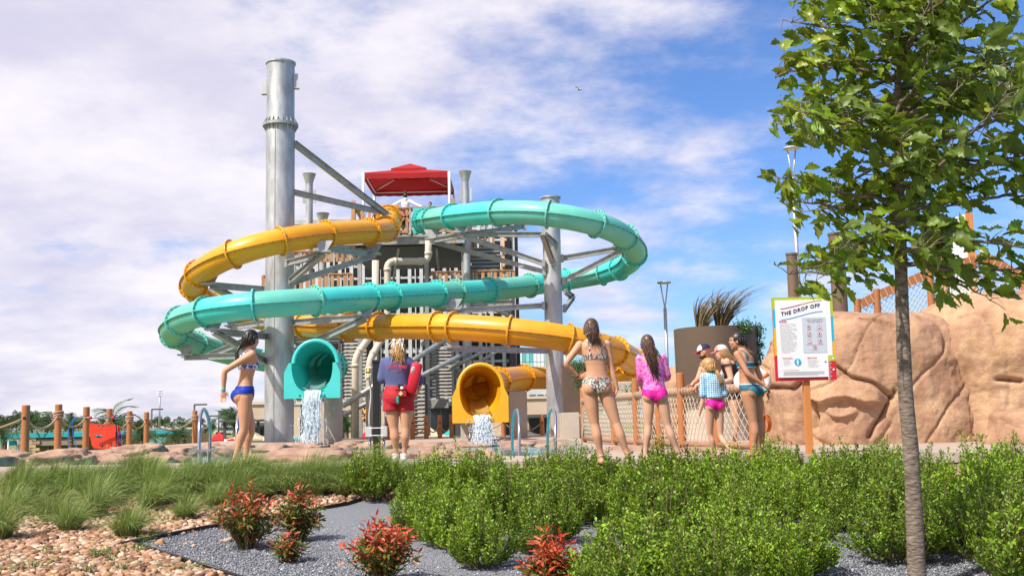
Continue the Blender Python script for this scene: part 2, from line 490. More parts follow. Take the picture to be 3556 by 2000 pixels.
# black edging strips
def strip(pts, name, label):
    m = MB()
    for a, b in zip(pts, pts[1:]):
        a = Vector((a.x, a.y, bed_z(a.y) + 0.022)); b = Vector((b.x, b.y, bed_z(b.y) + 0.022))
        m.beam(a, b, 0.016, 0.05)
        m.tube([a + Vector((0, 0, 0.025)), b + Vector((0, 0, 0.025))], 0.011, 6)
    return tag(m.build(name, mat('black edging plastic', (0.012, 0.012, 0.014), 0.45, bump=0.1)), label, 'edging')
strip([CC + (CC - U1) * 0.12, U1, (U1 + U2) / 2 + Vector((0.02, 0.03, 0)), U2, U3], 'landscape_edging', 'black plastic edging running along the top side of the grey gravel')
strip([CC + Vector((0.01, -0.03, 0)), LL, LL2], 'landscape_edging', 'black plastic edging running down along the left side of the grey gravel')

# pool deck slabs round the pool, water and basin
PX0, PX1, PY0, PY1 = -9.6, 1.4, 16.4, 29.4
deck = MB()
for x0, x1, y0, y1 in ((-10.7, 30, BED_Y, PY0), (-10.7, 30, PY1, 40), (-10.7, PX0, PY0, PY1), (PX1, 30, PY0, PY1)):
    deck.box(((x0 + x1) / 2, (y0 + y1) / 2, -1.75), (x1 - x0, y1 - y0, 3.5))
tag(deck.build('pool_deck', M_DECK), kind='structure')
kerb = MB()
kerb.box((2, BED_Y - 0.06, -0.06), (24, 0.12, 0.13))
tag(kerb.build('deck_kerb', M_CONC), kind='structure')
basin = MB(); basin.box(((PX0 + PX1) / 2, (PY0 + PY1) / 2, -1.2), (PX1 - PX0 + 0.2, PY1 - PY0 + 0.2, 0.1))
tag(basin.build('pool_floor', mat('pool plaster', (0.35, 0.66, 0.70), 0.6, c2=(0.30, 0.60, 0.66), scale=2)), kind='structure')
water_m = mat('pool water', (0.05, 0.52, 0.62), 0.04, trans=0.55, bump=0.5, bscale=2.6, spec=0.6)
n = 50
V = [(PX0 - 0.1 + (PX1 - PX0 + 0.2) * i / n, PY0 - 0.1 + (PY1 - PY0 + 0.2) * j / n, -0.13 + 0.018 * mnoise.noise((i * 0.45, j * 0.45, 2))) for j in range(n + 1) for i in range(n + 1)]
F = [(j * (n + 1) + i, j * (n + 1) + i + 1, (j + 1) * (n + 1) + i + 1, (j + 1) * (n + 1) + i) for j in range(n) for i in range(n)]
tag(link_mesh('pool_water', np_mesh('pool_water', V, F, smooth=True), water_m), kind='structure')

# boulders of the rockwork kerb
def ico(sub):
    bm = bmesh.new(); bmesh.ops.create_icosphere(bm, subdivisions=sub, radius=1.0)
    bm.verts.index_update()
    V = np.array([v.co[:] for v in bm.verts]); F = np.array([[v.index for v in f.verts] for f in bm.faces]); bm.free()
    return V, F
ICO = {k: ico(k) for k in (1, 2, 3, 4, 5)}
def boulder(c, size, seed, label, rz=0.0, amp=0.22, sub=4):
    V0, F0 = ICO[sub]
    W = []
    for v in V0:
        p = Vector(v)
        q = Vector([math.copysign(abs(a) ** 0.72, a) for a in p])       # squarish
        d = 1 + amp * 1.35 * mnoise.fractal(p * 1.3 + Vector((seed * 3.1, seed, 0)), 1.0, 2.1, 4) + 0.09 * mnoise.noise(p * 5 + Vector((seed, 0, 0))) - 0.16 * max(0.0, 1 - abs(mnoise.noise(p * 1.9 + Vector((0, seed * 2.3, 0)))) * 8)
        W.append((q.x * d * size[0] / 2, q.y * d * size[1] / 2, q.z * d * size[2] / 2))
    o = link_mesh('boulder', np_mesh('boulder', W, F0, smooth=True), M_BOUL, None, c)
    o.rotation_euler = (0, 0, rz)
    return tag(o, label, 'boulder', 'rockwork boulders edging the pool')
def bpx(x0, x1, ytop, d, depth, label, seed, h=0.42):
    a, b = at(x0, ytop, d), at(x1, ytop, d)
    zt = at((x0 + x1) / 2, ytop, d).z
    return boulder(((a.x + b.x) / 2, d + depth * 0.2, zt - h / 2), ((b.x - a.x) * 1.06, depth, h), seed, label)
bpx(870, 1225, 1560, 15.9, 1.0, 'long rounded boulder in front of the water falling from the teal slide', 1)
bpx(1205, 1450, 1560, 16.1, 1.0, 'squared boulder behind the black signal post', 2)
bpx(1430, 1600, 1556, 16.2, 0.9, 'low boulder just right of the lifeguard in white shoes', 3)
bpx(1560, 1735, 1562, 15.9, 0.8, 'small humped boulder in front of the water falling from the yellow slide', 4)
bpx(85, 330, 1562, 17.2, 1.2, 'broad tan boulder beside the nearest rope post', 5)
bpx(310, 520, 1560, 17.6, 1.2, 'broad tan boulder below the red backboard', 6)
bpx(505, 640, 1572, 17.4, 0.9, 'low tan boulder just left of the ladder', 7)
bpx(-160, 110, 1570, 19.5, 1.4, 'dark boulder at the left edge of the picture', 8)
bpx(390, 560, 1542, 23.5, 1.3, 'rock of the pool edge under the red backboard', 9)
bpx(540, 690, 1546, 25.5, 1.2, 'jagged rock of the pool edge left of the ladder', 10)
bpx(672, 775, 1543, 27.5, 1.2, 'rock of the pool edge seen through the ladder', 11)
bpx(742, 890, 1545, 24.8, 1.0, 'squared rock of the far pool edge behind the legs of the blue bikini wearer', 12)
bpx(872, 1010, 1544, 24.6, 1.0, 'split rock of the far pool edge under the tall steel column', 13)
xs_b = [995, 1130, 1260, 1400, 1550, 1700, 1850, 1990, 2120]
wh = ['under the teal slide mouth', 'below the tan pedestal', 'behind the signal post', 'behind the lifeguard', 'left of the yellow slide water', 'right of the yellow slide water', 'behind the pair of hand rails', 'in front of the beige blocks']
for i in range(8):
    bpx(xs_b[i] - 8, xs_b[i + 1] + 8, 1538 - (i % 3) * 4, 28.6 + (i % 2) * 0.4, 1.2, 'low rock of the far pool edge ' + wh[i], 20 + i, 0.5)
bpx(2060, 2330, 1556, 17.5, 0.9, 'long low rock under the rope net behind the floral bikini wearer', 31, 0.4)
bpx(2310, 2560, 1548, 16.2, 0.9, 'rounded rock under the rope net beside the small child', 32, 0.45)
# ------------------------------------------------------------------ the two tube slides
TR = 0.40
def catmull(P, step=0.12):
    P = [P[0] * 2 - P[1]] + P + [P[-1] * 2 - P[-2]]
    out = []
    for i in range(1, len(P) - 2):
        p0, p1, p2, p3 = P[i - 1:i + 3]
        n = max(2, int((p2 - p1).length / step))
        for k in range(n):
            t = k / n
            out.append(0.5 * ((2 * p1) + (p2 - p0) * t + (2 * p0 - 5 * p1 + 4 * p2 - p3) * t * t + (3 * p1 - p0 - 3 * p2 + p3) * t ** 3))
    out.append(P[-2])
    return out
def smooth_path(P, it=30):
    P = [p.copy() for p in P]
    for _ in range(it):
        Q = [p.copy() for p in P]
        for i in range(1, len(P) - 1): Q[i] = P[i] * 0.5 + (P[i - 1] + P[i + 1]) * 0.25
        P = Q
    return P
def pxD(p):
    q = CAM_M.inverted() @ p
    return ((1778 + FPX * q.x / -q.z) / 1.38043, (1000 - FPX * q.y / -q.z) / 1.38043)
TEAL = [(1066, 555, 41.6), (1088, 552, 40.2), (1140, 545, 38.3), (1250, 535, 36), (1375, 538, 35), (1490, 560, 35.2), (1560, 588, 36.4), (1597, 627, 38.6),
        (1580, 666, 41), (1510, 690, 42.4), (1400, 708, 42.4), (1290, 724, 40.8), (1150, 736, 38), (980, 746, 34.8), (800, 757, 32.4), (640, 768, 31.5),
        (520, 783, 32), (452, 808, 33.4), (434, 838, 35.7), (480, 862, 38), (560, 886, 39.8), (660, 907, 40.3), (755, 918, 39.6), (822, 922, 37.4), (838, 922, 34.4), (812, 925, 31.2)]
YELL = [(976, 546, 42.2), (980, 556, 40.6), (966, 582, 38.2), (910, 583, 36.5), (815, 590, 35), (700, 607, 33.8), (590, 637, 33.5), (512, 678, 34.5), (484, 717, 36.5),
        (512, 754, 38.5), (590, 787, 40), (670, 806, 40.3), (760, 818, 39), (860, 822, 37), (990, 822, 34.5), (1130, 822, 33), (1280, 832, 32.3), (1420, 850, 32.3),
        (1528, 876, 33), (1588, 905, 35), (1588, 930, 37.5), (1510, 945, 39.3), (1400, 950, 39.5), (1295, 951, 37.8), (1236, 963, 35.0), (1200, 978, 31.4)]
def build_slide(name, ctrl, marks, mA, mB, label, pat):
    path = smooth_path(catmull([atD(*c) for c in ctrl]), 40)
    root = empty(name, (path[len(path) // 2].x, path[len(path) // 2].y, 0), label, 'water slide')
    N = len(path)
    # flange positions: nearest samples, in order along the tube
    px = [pxD(p) for p in path]
    idx, k0 = [], 0
    for mx, my in marks:
        best = min(range(k0, N), key=lambda i: (px[i][0] - mx) ** 2 + (px[i][1] - my) ** 2 + max(0, i - k0 - 90) * 40)
        idx.append(best); k0 = best + 2
    # fill long gaps
    full = [0]
    for i in idx + [N - 1]:
        while i - full[-1] > 26: full.append(full[-1] + 20)
        if i - full[-1] >= 3: full.append(i)
    idx = full
    fr = []
    for i in range(N):
        t = path[min(i + 1, N - 1)] - path[max(i - 1, 0)]
        fr.append(frame(t))
    n = 28
    for a, b in zip(idx, idx[1:]):
        V, F = [], []
        for i in range(a, b + 1):
            _, sd, u = fr[i]
            V += [path[i] + sd * (TR * math.cos(2 * math.pi * j / n)) + u * (TR * math.sin(2 * math.pi * j / n)) for j in range(n)]
        for i in range(b - a):
            F += [(i * n + j, i * n + (j + 1) % n, (i + 1) * n + (j + 1) % n, (i + 1) * n + j) for j in range(n)]
        k = idx.index(a)
        m = MB(); m.add(V, F, 0, True)
        m.build('tube_section', mA if pat[k % len(pat)] else mB, root)
        for sgn in (-1, 1):                                # bolted seam along each side
            m = MB(); V = []
            for i in range(a, b + 1):
                _, sd, u = fr[i]
                for w, h in ((TR - 0.01, -0.016), (TR + 0.06, -0.016), (TR + 0.06, 0.016), (TR - 0.01, 0.016)):
                    V.append(path[i] + sd * (sgn * w) + u * h)
            F = [(i * 4 + j, i * 4 + (j + 1) % 4, i * 4 + 4 + (j + 1) % 4, i * 4 + 4 + j) for i in range(b - a) for j in range(4)]
            m.add(V, F)
            for i in range(a + 1, b, 2):
                _, sd, u = fr[i]
                m.box(path[i] + sd * (sgn * (TR + 0.035)) - u * 0.024, (0.03, 0.03, 0.02), mi=1)
            m.build('seam_rib', [mA if pat[k % len(pat)] else mB, M_BOLT], root)
    for k, i in enumerate(idx[:-1]):
        t, sd, u = fr[i]
        m = MB()
        m.lathe([(TR - 0.01, -0.028), (TR + 0.085, -0.028), (TR + 0.09, -0.02), (TR + 0.09, 0.02), (TR + 0.085, 0.028), (TR - 0.01, 0.028)], path[i], 32, axis=t, caps=False)
        for j in range(18):
            a = 2 * math.pi * (j + 0.5) / 18
            c = path[i] + (sd * math.cos(a) + u * math.sin(a)) * (TR + 0.048)
            for s_ in (-1, 1):
                m.box(c + t * (0.036 * s_), (0.028, 0.028, 0.028), mi=1)
        m.build('flange', [mA if pat[k % len(pat)] else mB, M_BOLT], root)
    return root, path, fr
marksT = [(1072, 555), (1090, 551), (1140, 545), (1255, 535), (1377, 538), (1497, 562), (1575, 597), (1600, 640), (1560, 677), (1515, 690), (1425, 705), (1332, 718), (1227, 730),
          (1145, 736), (1100, 739), (982, 746), (931, 749), (795, 757), (640, 768), (520, 783), (455, 806), (436, 842), (490, 866)]
marksY = [(988, 556), (974, 578), (928, 583), (822, 590), (702, 607), (586, 638), (500, 688), (484, 720), (590, 787), (768, 818), (877, 822), (954, 822), (1101, 822), (1140, 823),
          (1281, 832), (1432, 852), (1549, 884), (1588, 915), (1318, 951), (1250, 960)]
slideT, pathT, frT = build_slide('tube_slide', TEAL, marksT, M_TEAL, M_TEAL2, 'teal enclosed tube slide looping round both steel columns', [1, 1, 0, 1, 0, 0, 0, 0, 1, 1, 0, 1, 0, 1, 0, 1])
slideY, pathY, frY = build_slide('tube_slide', YELL, marksY, M_YEL, M_YEL2, 'yellow enclosed tube slide winding below and behind the teal one', [1, 0, 1, 1, 1, 0, 1, 1, 1, 0])

def outlet(root, ctr, hole, hole_dir, m0, name_w, label_w):
    """Open run-out mouth: U-shaped front plate, arched hood and trough narrowing to the tube."""
    c = Vector(ctr); h = Vector(hole)
    X, Z, W = Vector((1, 0, 0)), Vector((0, 0, 1)), Vector((0, -1, 0))
    P = lambda x, z, w: c + X * x + Z * z + W * w
    n = 24
    U = []
    for k in range(n + 1):                                 # inner U from left top to right top
        t = k / n; a = math.pi + math.pi * t
        x = 0.55 * math.copysign(abs(math.cos(a)) ** 0.8, math.cos(a)); zc = math.sin(a)
        U.append((x, 0.28 - 0.80 * abs(zc) ** 0.85))
    # front plate
    m = MB()
    out_ = [(0.63, 0.285), (0.75, 0.03), (0.75, -0.66), (-0.75, -0.66), (-0.75, 0.03), (-0.63, 0.285)]
    m.poly([P(x, z, 0.0) for x, z in list(reversed(U)) + list(reversed(out_))], -0.05, W)
    for sx in (-0.33, 0.33): m.lathe([(0.02, 0), (0.02, 0.02)], P(sx, -0.58, 0.0), 8, 1, axis=W)
    m.build('mouth_plate', [m0, M_BOLT], root)
    # trough: U at the front to the lower half of the hole
    hr = 0.39
    m = MB(); V, F = [], []
    rows = 10
    hole_low = [(h.x - c.x + hr * math.cos(math.pi + math.pi * k / n), h.z - c.z + hr * math.sin(math.pi + math.pi * k / n)) for k in range(n + 1)]
    dep = (h.y - c.y)
    for r_ in range(rows + 1):
        t = r_ / rows; s_ = t * t * (3 - 2 * t)
        for k in range(n + 1):
            x = U[k][0] * (1 - s_) + hole_low[k][0] * s_; z = U[k][1] * (1 - s_) + hole_low[k][1] * s_
            V.append(P(x, z, -dep * t))
    F = [(r_ * (n + 1) + k, r_ * (n + 1) + k + 1, (r_ + 1) * (n + 1) + k + 1, (r_ + 1) * (n + 1) + k) for r_ in range(rows) for k in range(n)]
    m.add(V, F, 0, True)
    V2 = [v + (v - P((h.x - c.x) * 0.5, 0.2, 0)).normalized() * 0.05 * 1.0 for v in V]
    m.add(V2, [tuple(reversed(f)) for f in F], 0, True)
    m.build('trough', m0, root)
    # hood: arch rim set back from the plate, lofted to the upper half of the hole
    m = MB(); V, F = [], []
    ar, aw = 0.56, -0.55
    arch = [(0.0 + ar * math.cos(math.pi * (1 - k / n)), 0.27 + 0.60 * math.sin(math.pi * k / n)) for k in range(n + 1)]
    hole_up = [(h.x - c.x + hr * math.cos(math.pi * (1 - k / n)), h.z - c.z + hr * math.sin(math.pi * k / n)) for k in range(n + 1)]
    for r_ in range(rows + 1):
        t = r_ / rows; s_ = t * t * (3 - 2 * t)
        for k in range(n + 1):
            V.append(P(arch[k][0] * (1 - s_) + hole_up[k][0] * s_, arch[k][1] * (1 - s_) + hole_up[k][1] * s_, aw * (1 - t) - dep * t))
    F = [(r_ * (n + 1) + k, r_ * (n + 1) + k + 1, (r_ + 1) * (n + 1) + k + 1, (r_ + 1) * (n + 1) + k) for r_ in range(rows) for k in range(n)]
    m.add(V, F, 0, True)
    cc = P(0, 0.2, aw)
    V2 = [v + Vector((v.x - cc.x, 0, v.z - cc.z)).normalized() * 0.05 for v in V]
    m.add(V2, F, 0, True)
    m.build('hood', m0, root)
    m = MB(); V, F = [], []
    for k in range(n + 1):
        x, z = arch[k]; d = Vector((x, 0, z - 0.27)).normalized()
        for w, o_ in ((aw + 0.07, -0.01), (aw + 0.07, 0.09), (aw - 0.05, 0.10), (aw - 0.05, -0.01)):
            V.append(P(x + d.x * o_, z + d.z * o_, w))
    for k in range(n): F += [(k * 4 + j, k * 4 + (j + 1) % 4, k * 4 + 4 + (j + 1) % 4, k * 4 + 4 + j) for j in range(4)]
    m.add(V, F, 0, True)
    m.build('arch_rim', m0, root)
    for sgn in (-1, 1):                                     # cheeks running back from the plate to the hood
        m = MB()
        m.hexa([P(sgn * 0.54, 0.0, -0.05), P(sgn * 0.62, 0.0, -0.05), P(sgn * 0.66, 0.0, -0.75), P(sgn * 0.56, 0.0, -0.75),
                P(sgn * 0.54, 0.285, -0.05), P(sgn * 0.62, 0.285, -0.05), P(sgn * 0.66, 0.33, -0.75), P(sgn * 0.56, 0.33, -0.75)])
        m.hexa([P(sgn * 0.70, -0.64, -0.05), P(sgn * 0.748, -0.64, -0.05), P(sgn * 0.66, -0.5, -0.9), P(sgn * 0.60, -0.5, -0.9),
                P(sgn * 0.70, 0.02, -0.05), P(sgn * 0.748, 0.02, -0.05), P(sgn * 0.66, 0.1, -0.9), P(sgn * 0.60, 0.1, -0.9)])
        m.build('cheek', m0, root)
    m = MB(); m.lathe([(hr - 0.005, -0.03), (hr + 0.14, -0.03), (hr + 0.14, 0.03), (hr - 0.005, 0.03)], h + Vector((0, 0.02, 0)), 32, axis=(0, 1, 0), caps=False)
    m.build('flange', m0, root)
    # falling water: a lumpy sheet and loose drops
    lipz = c.z - 0.45
    ym = c.y - 0.02
    m = MB(); rows = 70; cols = 22
    V, F = [], []
    fall = lipz + 0.12
    for side in (1, -1):
        base = len(V)
        for r_ in range(rows + 1):
            t = r_ / rows
            z = lipz - fall * t
            fw = 0.10 + 0.55 * math.sqrt(t) * 0.9
            for q in range(cols):
                s_ = q / (cols - 1) * 2 - 1
                wdt = (0.20 + 0.03 * t) * (1 + 0.25 * mnoise.noise((t * 7, s_, c.x)))
                V.append((c.x + (0.10 if c.x < 0 and 'teal' in label_w else 0.06) * 0 + 0.05 + s_ * wdt + 0.05 * mnoise.noise((t * 5, s_ * 2, c.x + 5)) + 0.035 * mnoise.noise((t * 9, s_ * 11, c.x)),
                          ym - fw * 0.8 + side * -0.05 * (1 - s_ * s_) + 0.07 * mnoise.noise((t * 6, s_ * 6, side)) + 0.05 * mnoise.noise((t * 18, s_ * 16, side)), z + 0.03 * mnoise.noise((t * 8, s_ * 8, side + 3))))
        F += [(base + r_ * cols + q, base + r_ * cols + q + 1, base + (r_ + 1) * cols + q + 1, base + (r_ + 1) * cols + q) for r_ in range(rows) for q in range(cols - 1)]
    m.add(V, F, 0, True)
    for q in range(240):                                   # thin streaks torn off the sheet
        t0 = random.random() ** 0.8 * 0.85; L_ = random.uniform(0.05, 0.22); s_ = random.gauss(0, 0.6); oy = random.gauss(0, 0.05); P_ = []
        for k_ in range(5):
            t = min(1.0, t0 + L_ * k_ / 4)
            P_.append((c.x + 0.05 + s_ * (0.20 + 0.08 * t) + 0.012 * mnoise.noise((q, t * 12, 0)), ym - (0.10 + 0.5 * math.sqrt(t)) * 0.8 - 0.03 + oy, lipz - fall * t))
        m.tube(P_, [0.002, 0.007, 0.009, 0.006, 0.002], 5, caps=False)
    V1, F1 = ICO[1]
    for q in range(1700):
        t = random.random() ** 0.6
        s_ = random.gauss(0, 0.55)
        r_ = random.uniform(0.003, 0.010) * (1 + 0.4 * (abs(s_) < 0.6))
        p = np.array([c.x + 0.05 + s_ * (0.20 + 0.16 * t), ym - (0.10 + 0.5 * math.sqrt(t)) * 0.8 + random.gauss(0, 0.07), lipz - fall * t])
        
        m.add(V1 * (r_, r_, r_ * random.uniform(1, 3.0)) + p, F1.tolist(), 0, True)
    for q in range(260):                                    # splash
        a = random.uniform(0, 6.28); rr = random.random() ** 0.7 * 0.5
        p = np.array([c.x + 0.05 + rr * math.cos(a), ym - 0.5 + rr * math.sin(a) * 0.8, -0.1 + (0.5 - rr) * random.random() * 0.6])
        r_ = random.uniform(0.004, 0.012)
        m.add(V1 * r_ + p, F1.tolist(), 0, True)
    o = m.build('water_jet', M_FALL)
    tag(o, label_w, 'falling water')
    # wet film on the floor of the trough
    m = MB(); V = []
    for r_ in range(9):
        t = r_ / 8; s_ = t * t * (3 - 2 * t)
        for q in range(7):
            s2 = q / 6 * 2 - 1
            x = s2 * 0.27 * (1 - 0.25 * t) + (h.x - c.x) * s_
            zb = (-0.52 + 0.10 * s2 * s2) * (1 - s_) + (h.z - c.z - hr + 0.03 + 0.08 * s2 * s2) * s_
            V.append(P(x, zb + 0.05, -dep * t + (0.06 if r_ == 0 else 0)))
    m.add(V, [(r_ * 7 + q, r_ * 7 + q + 1, r_ * 7 + 7 + q + 1, r_ * 7 + 7 + q) for r_ in range(8) for q in range(6)], 0, True)
    m.build('water_film', mat('wet film', (0.75, 0.85, 0.82), 0.05, trans=0.75, bump=0.3, bscale=14) if 'teal' in label_w else mat('wet film warm', (0.95, 0.78, 0.25), 0.05, trans=0.7, bump=0.3, bscale=14), root)
M_FALL = mat('falling water', (0.90, 0.94, 0.97), 0.2, bump=0.5, bscale=20, trans=0.12, translucent=0.35, stretch=(3, 3, 0.5))
outlet(slideT, atD(785, 939, 29.2), pathT[-1], None, M_TEAL, 'water', 'white water falling out of the teal slide mouth')
outlet(slideY, atD(1208, 1000, 29.2), pathY[-1], None, M_YEL2, 'water', 'white water falling out of the yellow slide mouth')
# ------------------------------------------------------------------ steel columns with their bracket arms
def arm(root, a, b, da, db, w=0.16, h=0.2, name='support_arm'):
    p, q = at(a[0], a[1], da), at(b[0], b[1], db)
    m = MB(); m.channel(p, q, w, h)
    t = (q - p).normalized()
    m.box(p + t * 0.02, (0.2, 0.2, 0.03)); m.box(q - t * 0.03, (0.12, 0.2, 0.26))
    m.build(name, M_GALV2, root)
def saddle(root, px, py, d, name='tube_saddle'):
    p = at(px, py, d)
    m = MB()
    m.hexa([p + Vector(v) for v in ((-0.12, -0.08, 0), (0.12, -0.08, 0), (0.12, 0.08, 0), (-0.12, 0.08, 0), (-0.3, -0.03, 0.33), (0.3, -0.03, 0.33), (0.3, 0.03, 0.33), (-0.3, 0.03, 0.33))])
    m.box(p - Vector((0, 0, 0.02)), (0.5, 0.3, 0.05))
    m.build(name, M_GALV2, root)
DL, DR = 36.0, 38.0
pl = at(969, 1540, DL); zt = at(967, 225, DL).z; zf = at(967, 437, DL).z
rl = 0.475
L = empty('steel_column', (pl.x, DL, 0), 'tallest galvanised column, left of the tower, with a bolted collar', 'column')
base = Vector((pl.x, DL, 0))
m = MB(); m.lathe([(rl, -0.3), (rl, zf - 0.05)], base, 40); m.build('shaft', M_GALV, L)
m = MB(); m.lathe([(rl - 0.01, zf + 0.05), (rl - 0.01, zt), (rl + 0.03, zt), (rl + 0.03, zt + 0.06), (rl - 0.03, zt + 0.06)], base, 40); m.build('upper_shaft', M_GALV, L)
m = MB(); m.lathe([(rl, zf - 0.05), (rl + 0.12, zf - 0.05), (rl + 0.12, zf + 0.05), (rl, zf + 0.05)], base, 40, caps=False)
m.build('collar', M_GALV2, L)
gm = MB(); gm.hexa([(0, -0.01, 0.05), (0.11, -0.01, 0.05), (0.11, 0.01, 0.05), (0, 0.01, 0.05), (0, -0.01, 0.22), (0.015, -0.01, 0.22), (0.015, 0.01, 0.22), (0, 0.01, 0.22)])
gme = gm.mesh('gusset'); gme.materials.append(M_GALV2)
for j in range(20):
    a = 2 * math.pi * j / 20
    for flip in (1, -1):
        inst(gme, 'gusset', Matrix.Translation(base + Vector((math.cos(a) * rl, math.sin(a) * rl, zf))) @ Matrix.Rotation(a, 4, 'Z') @ Matrix.Rotation(0 if flip > 0 else math.pi, 4, 'X'), L)
for sx, z in ((1, 0.62), (-1, 0.8)):
    m = MB(); m.box(base + Vector((sx * (rl + 0.06), -0.1, zt - z)), (0.14, 0.02, 0.5)); m.box(base + Vector((sx * (rl + 0.06), -0.05, zt - z - 0.25)), (0.2, 0.2, 0.02))
    m.build('lug', M_GALV, L)
m = MB(); m.beam(base + Vector((-0.08, -rl - 0.002, 0)), base + Vector((-0.08, -rl - 0.002, zf - 0.1)), 0.014, 0.012); m.build('weld_seam', M_GALV2, L)
arm(L, (1022, 498), (1352, 752), DL, 39.6, 0.15, 0.2)
arm(L, (1020, 668), (1345, 742), DL, 39.6, 0.15, 0.18)
for s, b, ds, db in (((1124, 878), (1000, 984), 34.6, 35.8), ((1107, 886), (991, 917), 34.8, 35.7), ((1295, 888), (997, 988), 37.2, 36.0), ((1300, 884), (1140, 864), 37.4, 35.2),
                     ((729, 990), (925, 1006), 34.8, 36), ((735, 992), (830, 1045), 34.8, 36.5), ((743, 1150), (940, 1170), 32.2, 36), ((745, 1152), (930, 1262), 32.2, 36),
                     ((640, 1240), (930, 1234), 36.2, 36), ((727, 1235), (932, 1150), 36.4, 36), ((800, 1138), (925, 1120), 39.6, 36.4), ((1273, 1102), (1012, 1120), 33.8, 36), ((1270, 1106), (1018, 1222), 33.8, 36)):
    arm(L, s, b, ds, db)
for px_, py_, d in ((1124, 872, 34.5), (1297, 880, 37.3), (729, 984, 34.7), (743, 1142, 32.2), (646, 1230, 36.0), (806, 1130, 39.6), (1273, 1094, 33.8)):
    saddle(L, px_, py_, d)

pr = at(1930, 1400, DR); zt = at(1921, 690, DR).z; rr = 0.315
Rr = empty('steel_column', (pr.x, DR, 0), 'shorter galvanised column on the right, behind the first teal loop', 'column')
base = Vector((pr.x, DR, 0))
m = MB(); m.lathe([(rr, 0), (rr, zt), (rr + 0.05, zt), (rr + 0.05, zt + 0.05), (rr - 0.02, zt + 0.05), (rr - 0.02, zt - 0.3)], base, 36); m.build('shaft', M_GALV, Rr)
m = MB(); m.box(base + Vector((0, 0, 0.03)), (1.0, 1.0, 0.06)); m.build('base_plate', M_GALV2, Rr)
for s, b, ds, db in (((1500, 838), (1892, 945), 39.8, 37.8), ((1505, 836), (1605, 818), 39.8, 38.0), ((1595, 814), (1893, 815), 37.9, 37.6), ((1600, 816), (1890, 916), 37.9, 37.7), ((1640, 812), (1825, 786), 37.9, 39.5),
                     ((1884, 816), (1920, 912), 36.6, 37.6), ((1890, 815), (1932, 850), 36.6, 37.6), ((2158, 862), (1948, 898), 37.6, 38), ((2165, 868), (1955, 978), 37.6, 38), ((1586, 1079), (1890, 1061), 37, 37.8),
                     ((1720, 1072), (1770, 1092), 37.4, 40), ((1563, 1210), (1914, 1219), 33.2, 37.8), ((1964, 1012), (1990, 1032), 40.5, 42.0), ((1990, 1032), (1960, 1072), 42.0, 38.5)):
    arm(Rr, s, b, ds, db, 0.15, 0.18)
for px_, py_, d in ((1500, 828, 39.8), (1600, 806, 37.9), (2150, 855, 37.6), (1575, 1072, 37), (1570, 1202, 33.0)):
    saddle(Rr, px_, py_, d)
m = MB(); m.cyl(at(2030, 700, 35.3), at(2032, 722, 35.3), 0.02)
# slim funnel-topped masts of the tower
def mast(xd, ytop, d, r, label, zb=0.0):
    p = atD(xd, ytop, d)
    root = empty('slim_mast', (p.x, d, zb), label, 'mast')
    b = Vector((p.x, d, 0))
    m = MB(); m.lathe([(r, zb), (r, p.z - 0.45)], b, 20); m.build('shaft', M_GALV, root)
    m = MB(); m.lathe([(r, p.z - 0.45), (r * 1.1, p.z - 0.35), (r * 1.8, p.z - 0.03), (r * 1.9, p.z), (r * 1.75, p.z)], b, 20); m.build('funnel_top', M_GALV, root)
    for sx in (-1, 1):
        m = MB(); m.box(b + Vector((sx * (r + 0.07), 0, p.z - 0.95)), (0.1, 0.06, 0.55)); m.build('lug', M_GALV, root)
mast(778, 438, 44.5, 0.15, 'slim galvanised mast rising right beside the tallest column')
mast(1170, 432, 43.2, 0.14, 'slim galvanised mast rising just right of the red canopy')
mast(812, 537, 45.5, 0.15, 'short funnel-topped mast above the yellow slide')
# ------------------------------------------------------------------ slide tower
tw0 = atD(1020, 1100, 44)
TW = empty('slide_tower', (tw0.x, 44, 0), 'tall stair tower of grey steel and cedar railings behind the slides', 'tower')
def XD(xd, d): return atD(xd, 800, d).x
def ZD(yd, d, xd=1020): return atD(xd, yd, d).z
zdk = ZD(590, 43)
x0, x1 = XD(868, 43), XD(1172, 43)
m = MB(); m.box(((x0 + x1) / 2, 46.4, zdk - 0.06), (x1 - x0, 6.8, 0.12)); m.build('deck_floor', M_SIDE, TW)
m = MB(); m.channel((x0, 42.95, zdk - 0.26), (x1, 42.95, zdk - 0.26), 0.18, 0.3); m.build('fascia_beam', M_GALV2, TW)
me = MB().box((0, 0, 0), (x1 - x0 - 0.3, 0.10, 0.2)).mesh('joist'); me.materials.append(M_DARK)
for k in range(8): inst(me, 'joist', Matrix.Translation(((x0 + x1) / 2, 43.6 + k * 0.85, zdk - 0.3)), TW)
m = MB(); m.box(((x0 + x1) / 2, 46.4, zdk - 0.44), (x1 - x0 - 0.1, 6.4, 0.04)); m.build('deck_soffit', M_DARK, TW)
for xd in (905, 1074, 1168):
    x = XD(xd, 43.3)
    m = MB(); m.box((x, 43.35, (zdk - 0.46) / 2), (0.16, 0.16, zdk - 0.46)); m.build('steel_post', M_GALV2, TW)
    m = MB(); m.box((x, 49.4, (zdk - 0.46) / 2), (0.16, 0.16, zdk - 0.46)); m.build('steel_post', M_DARK, TW)
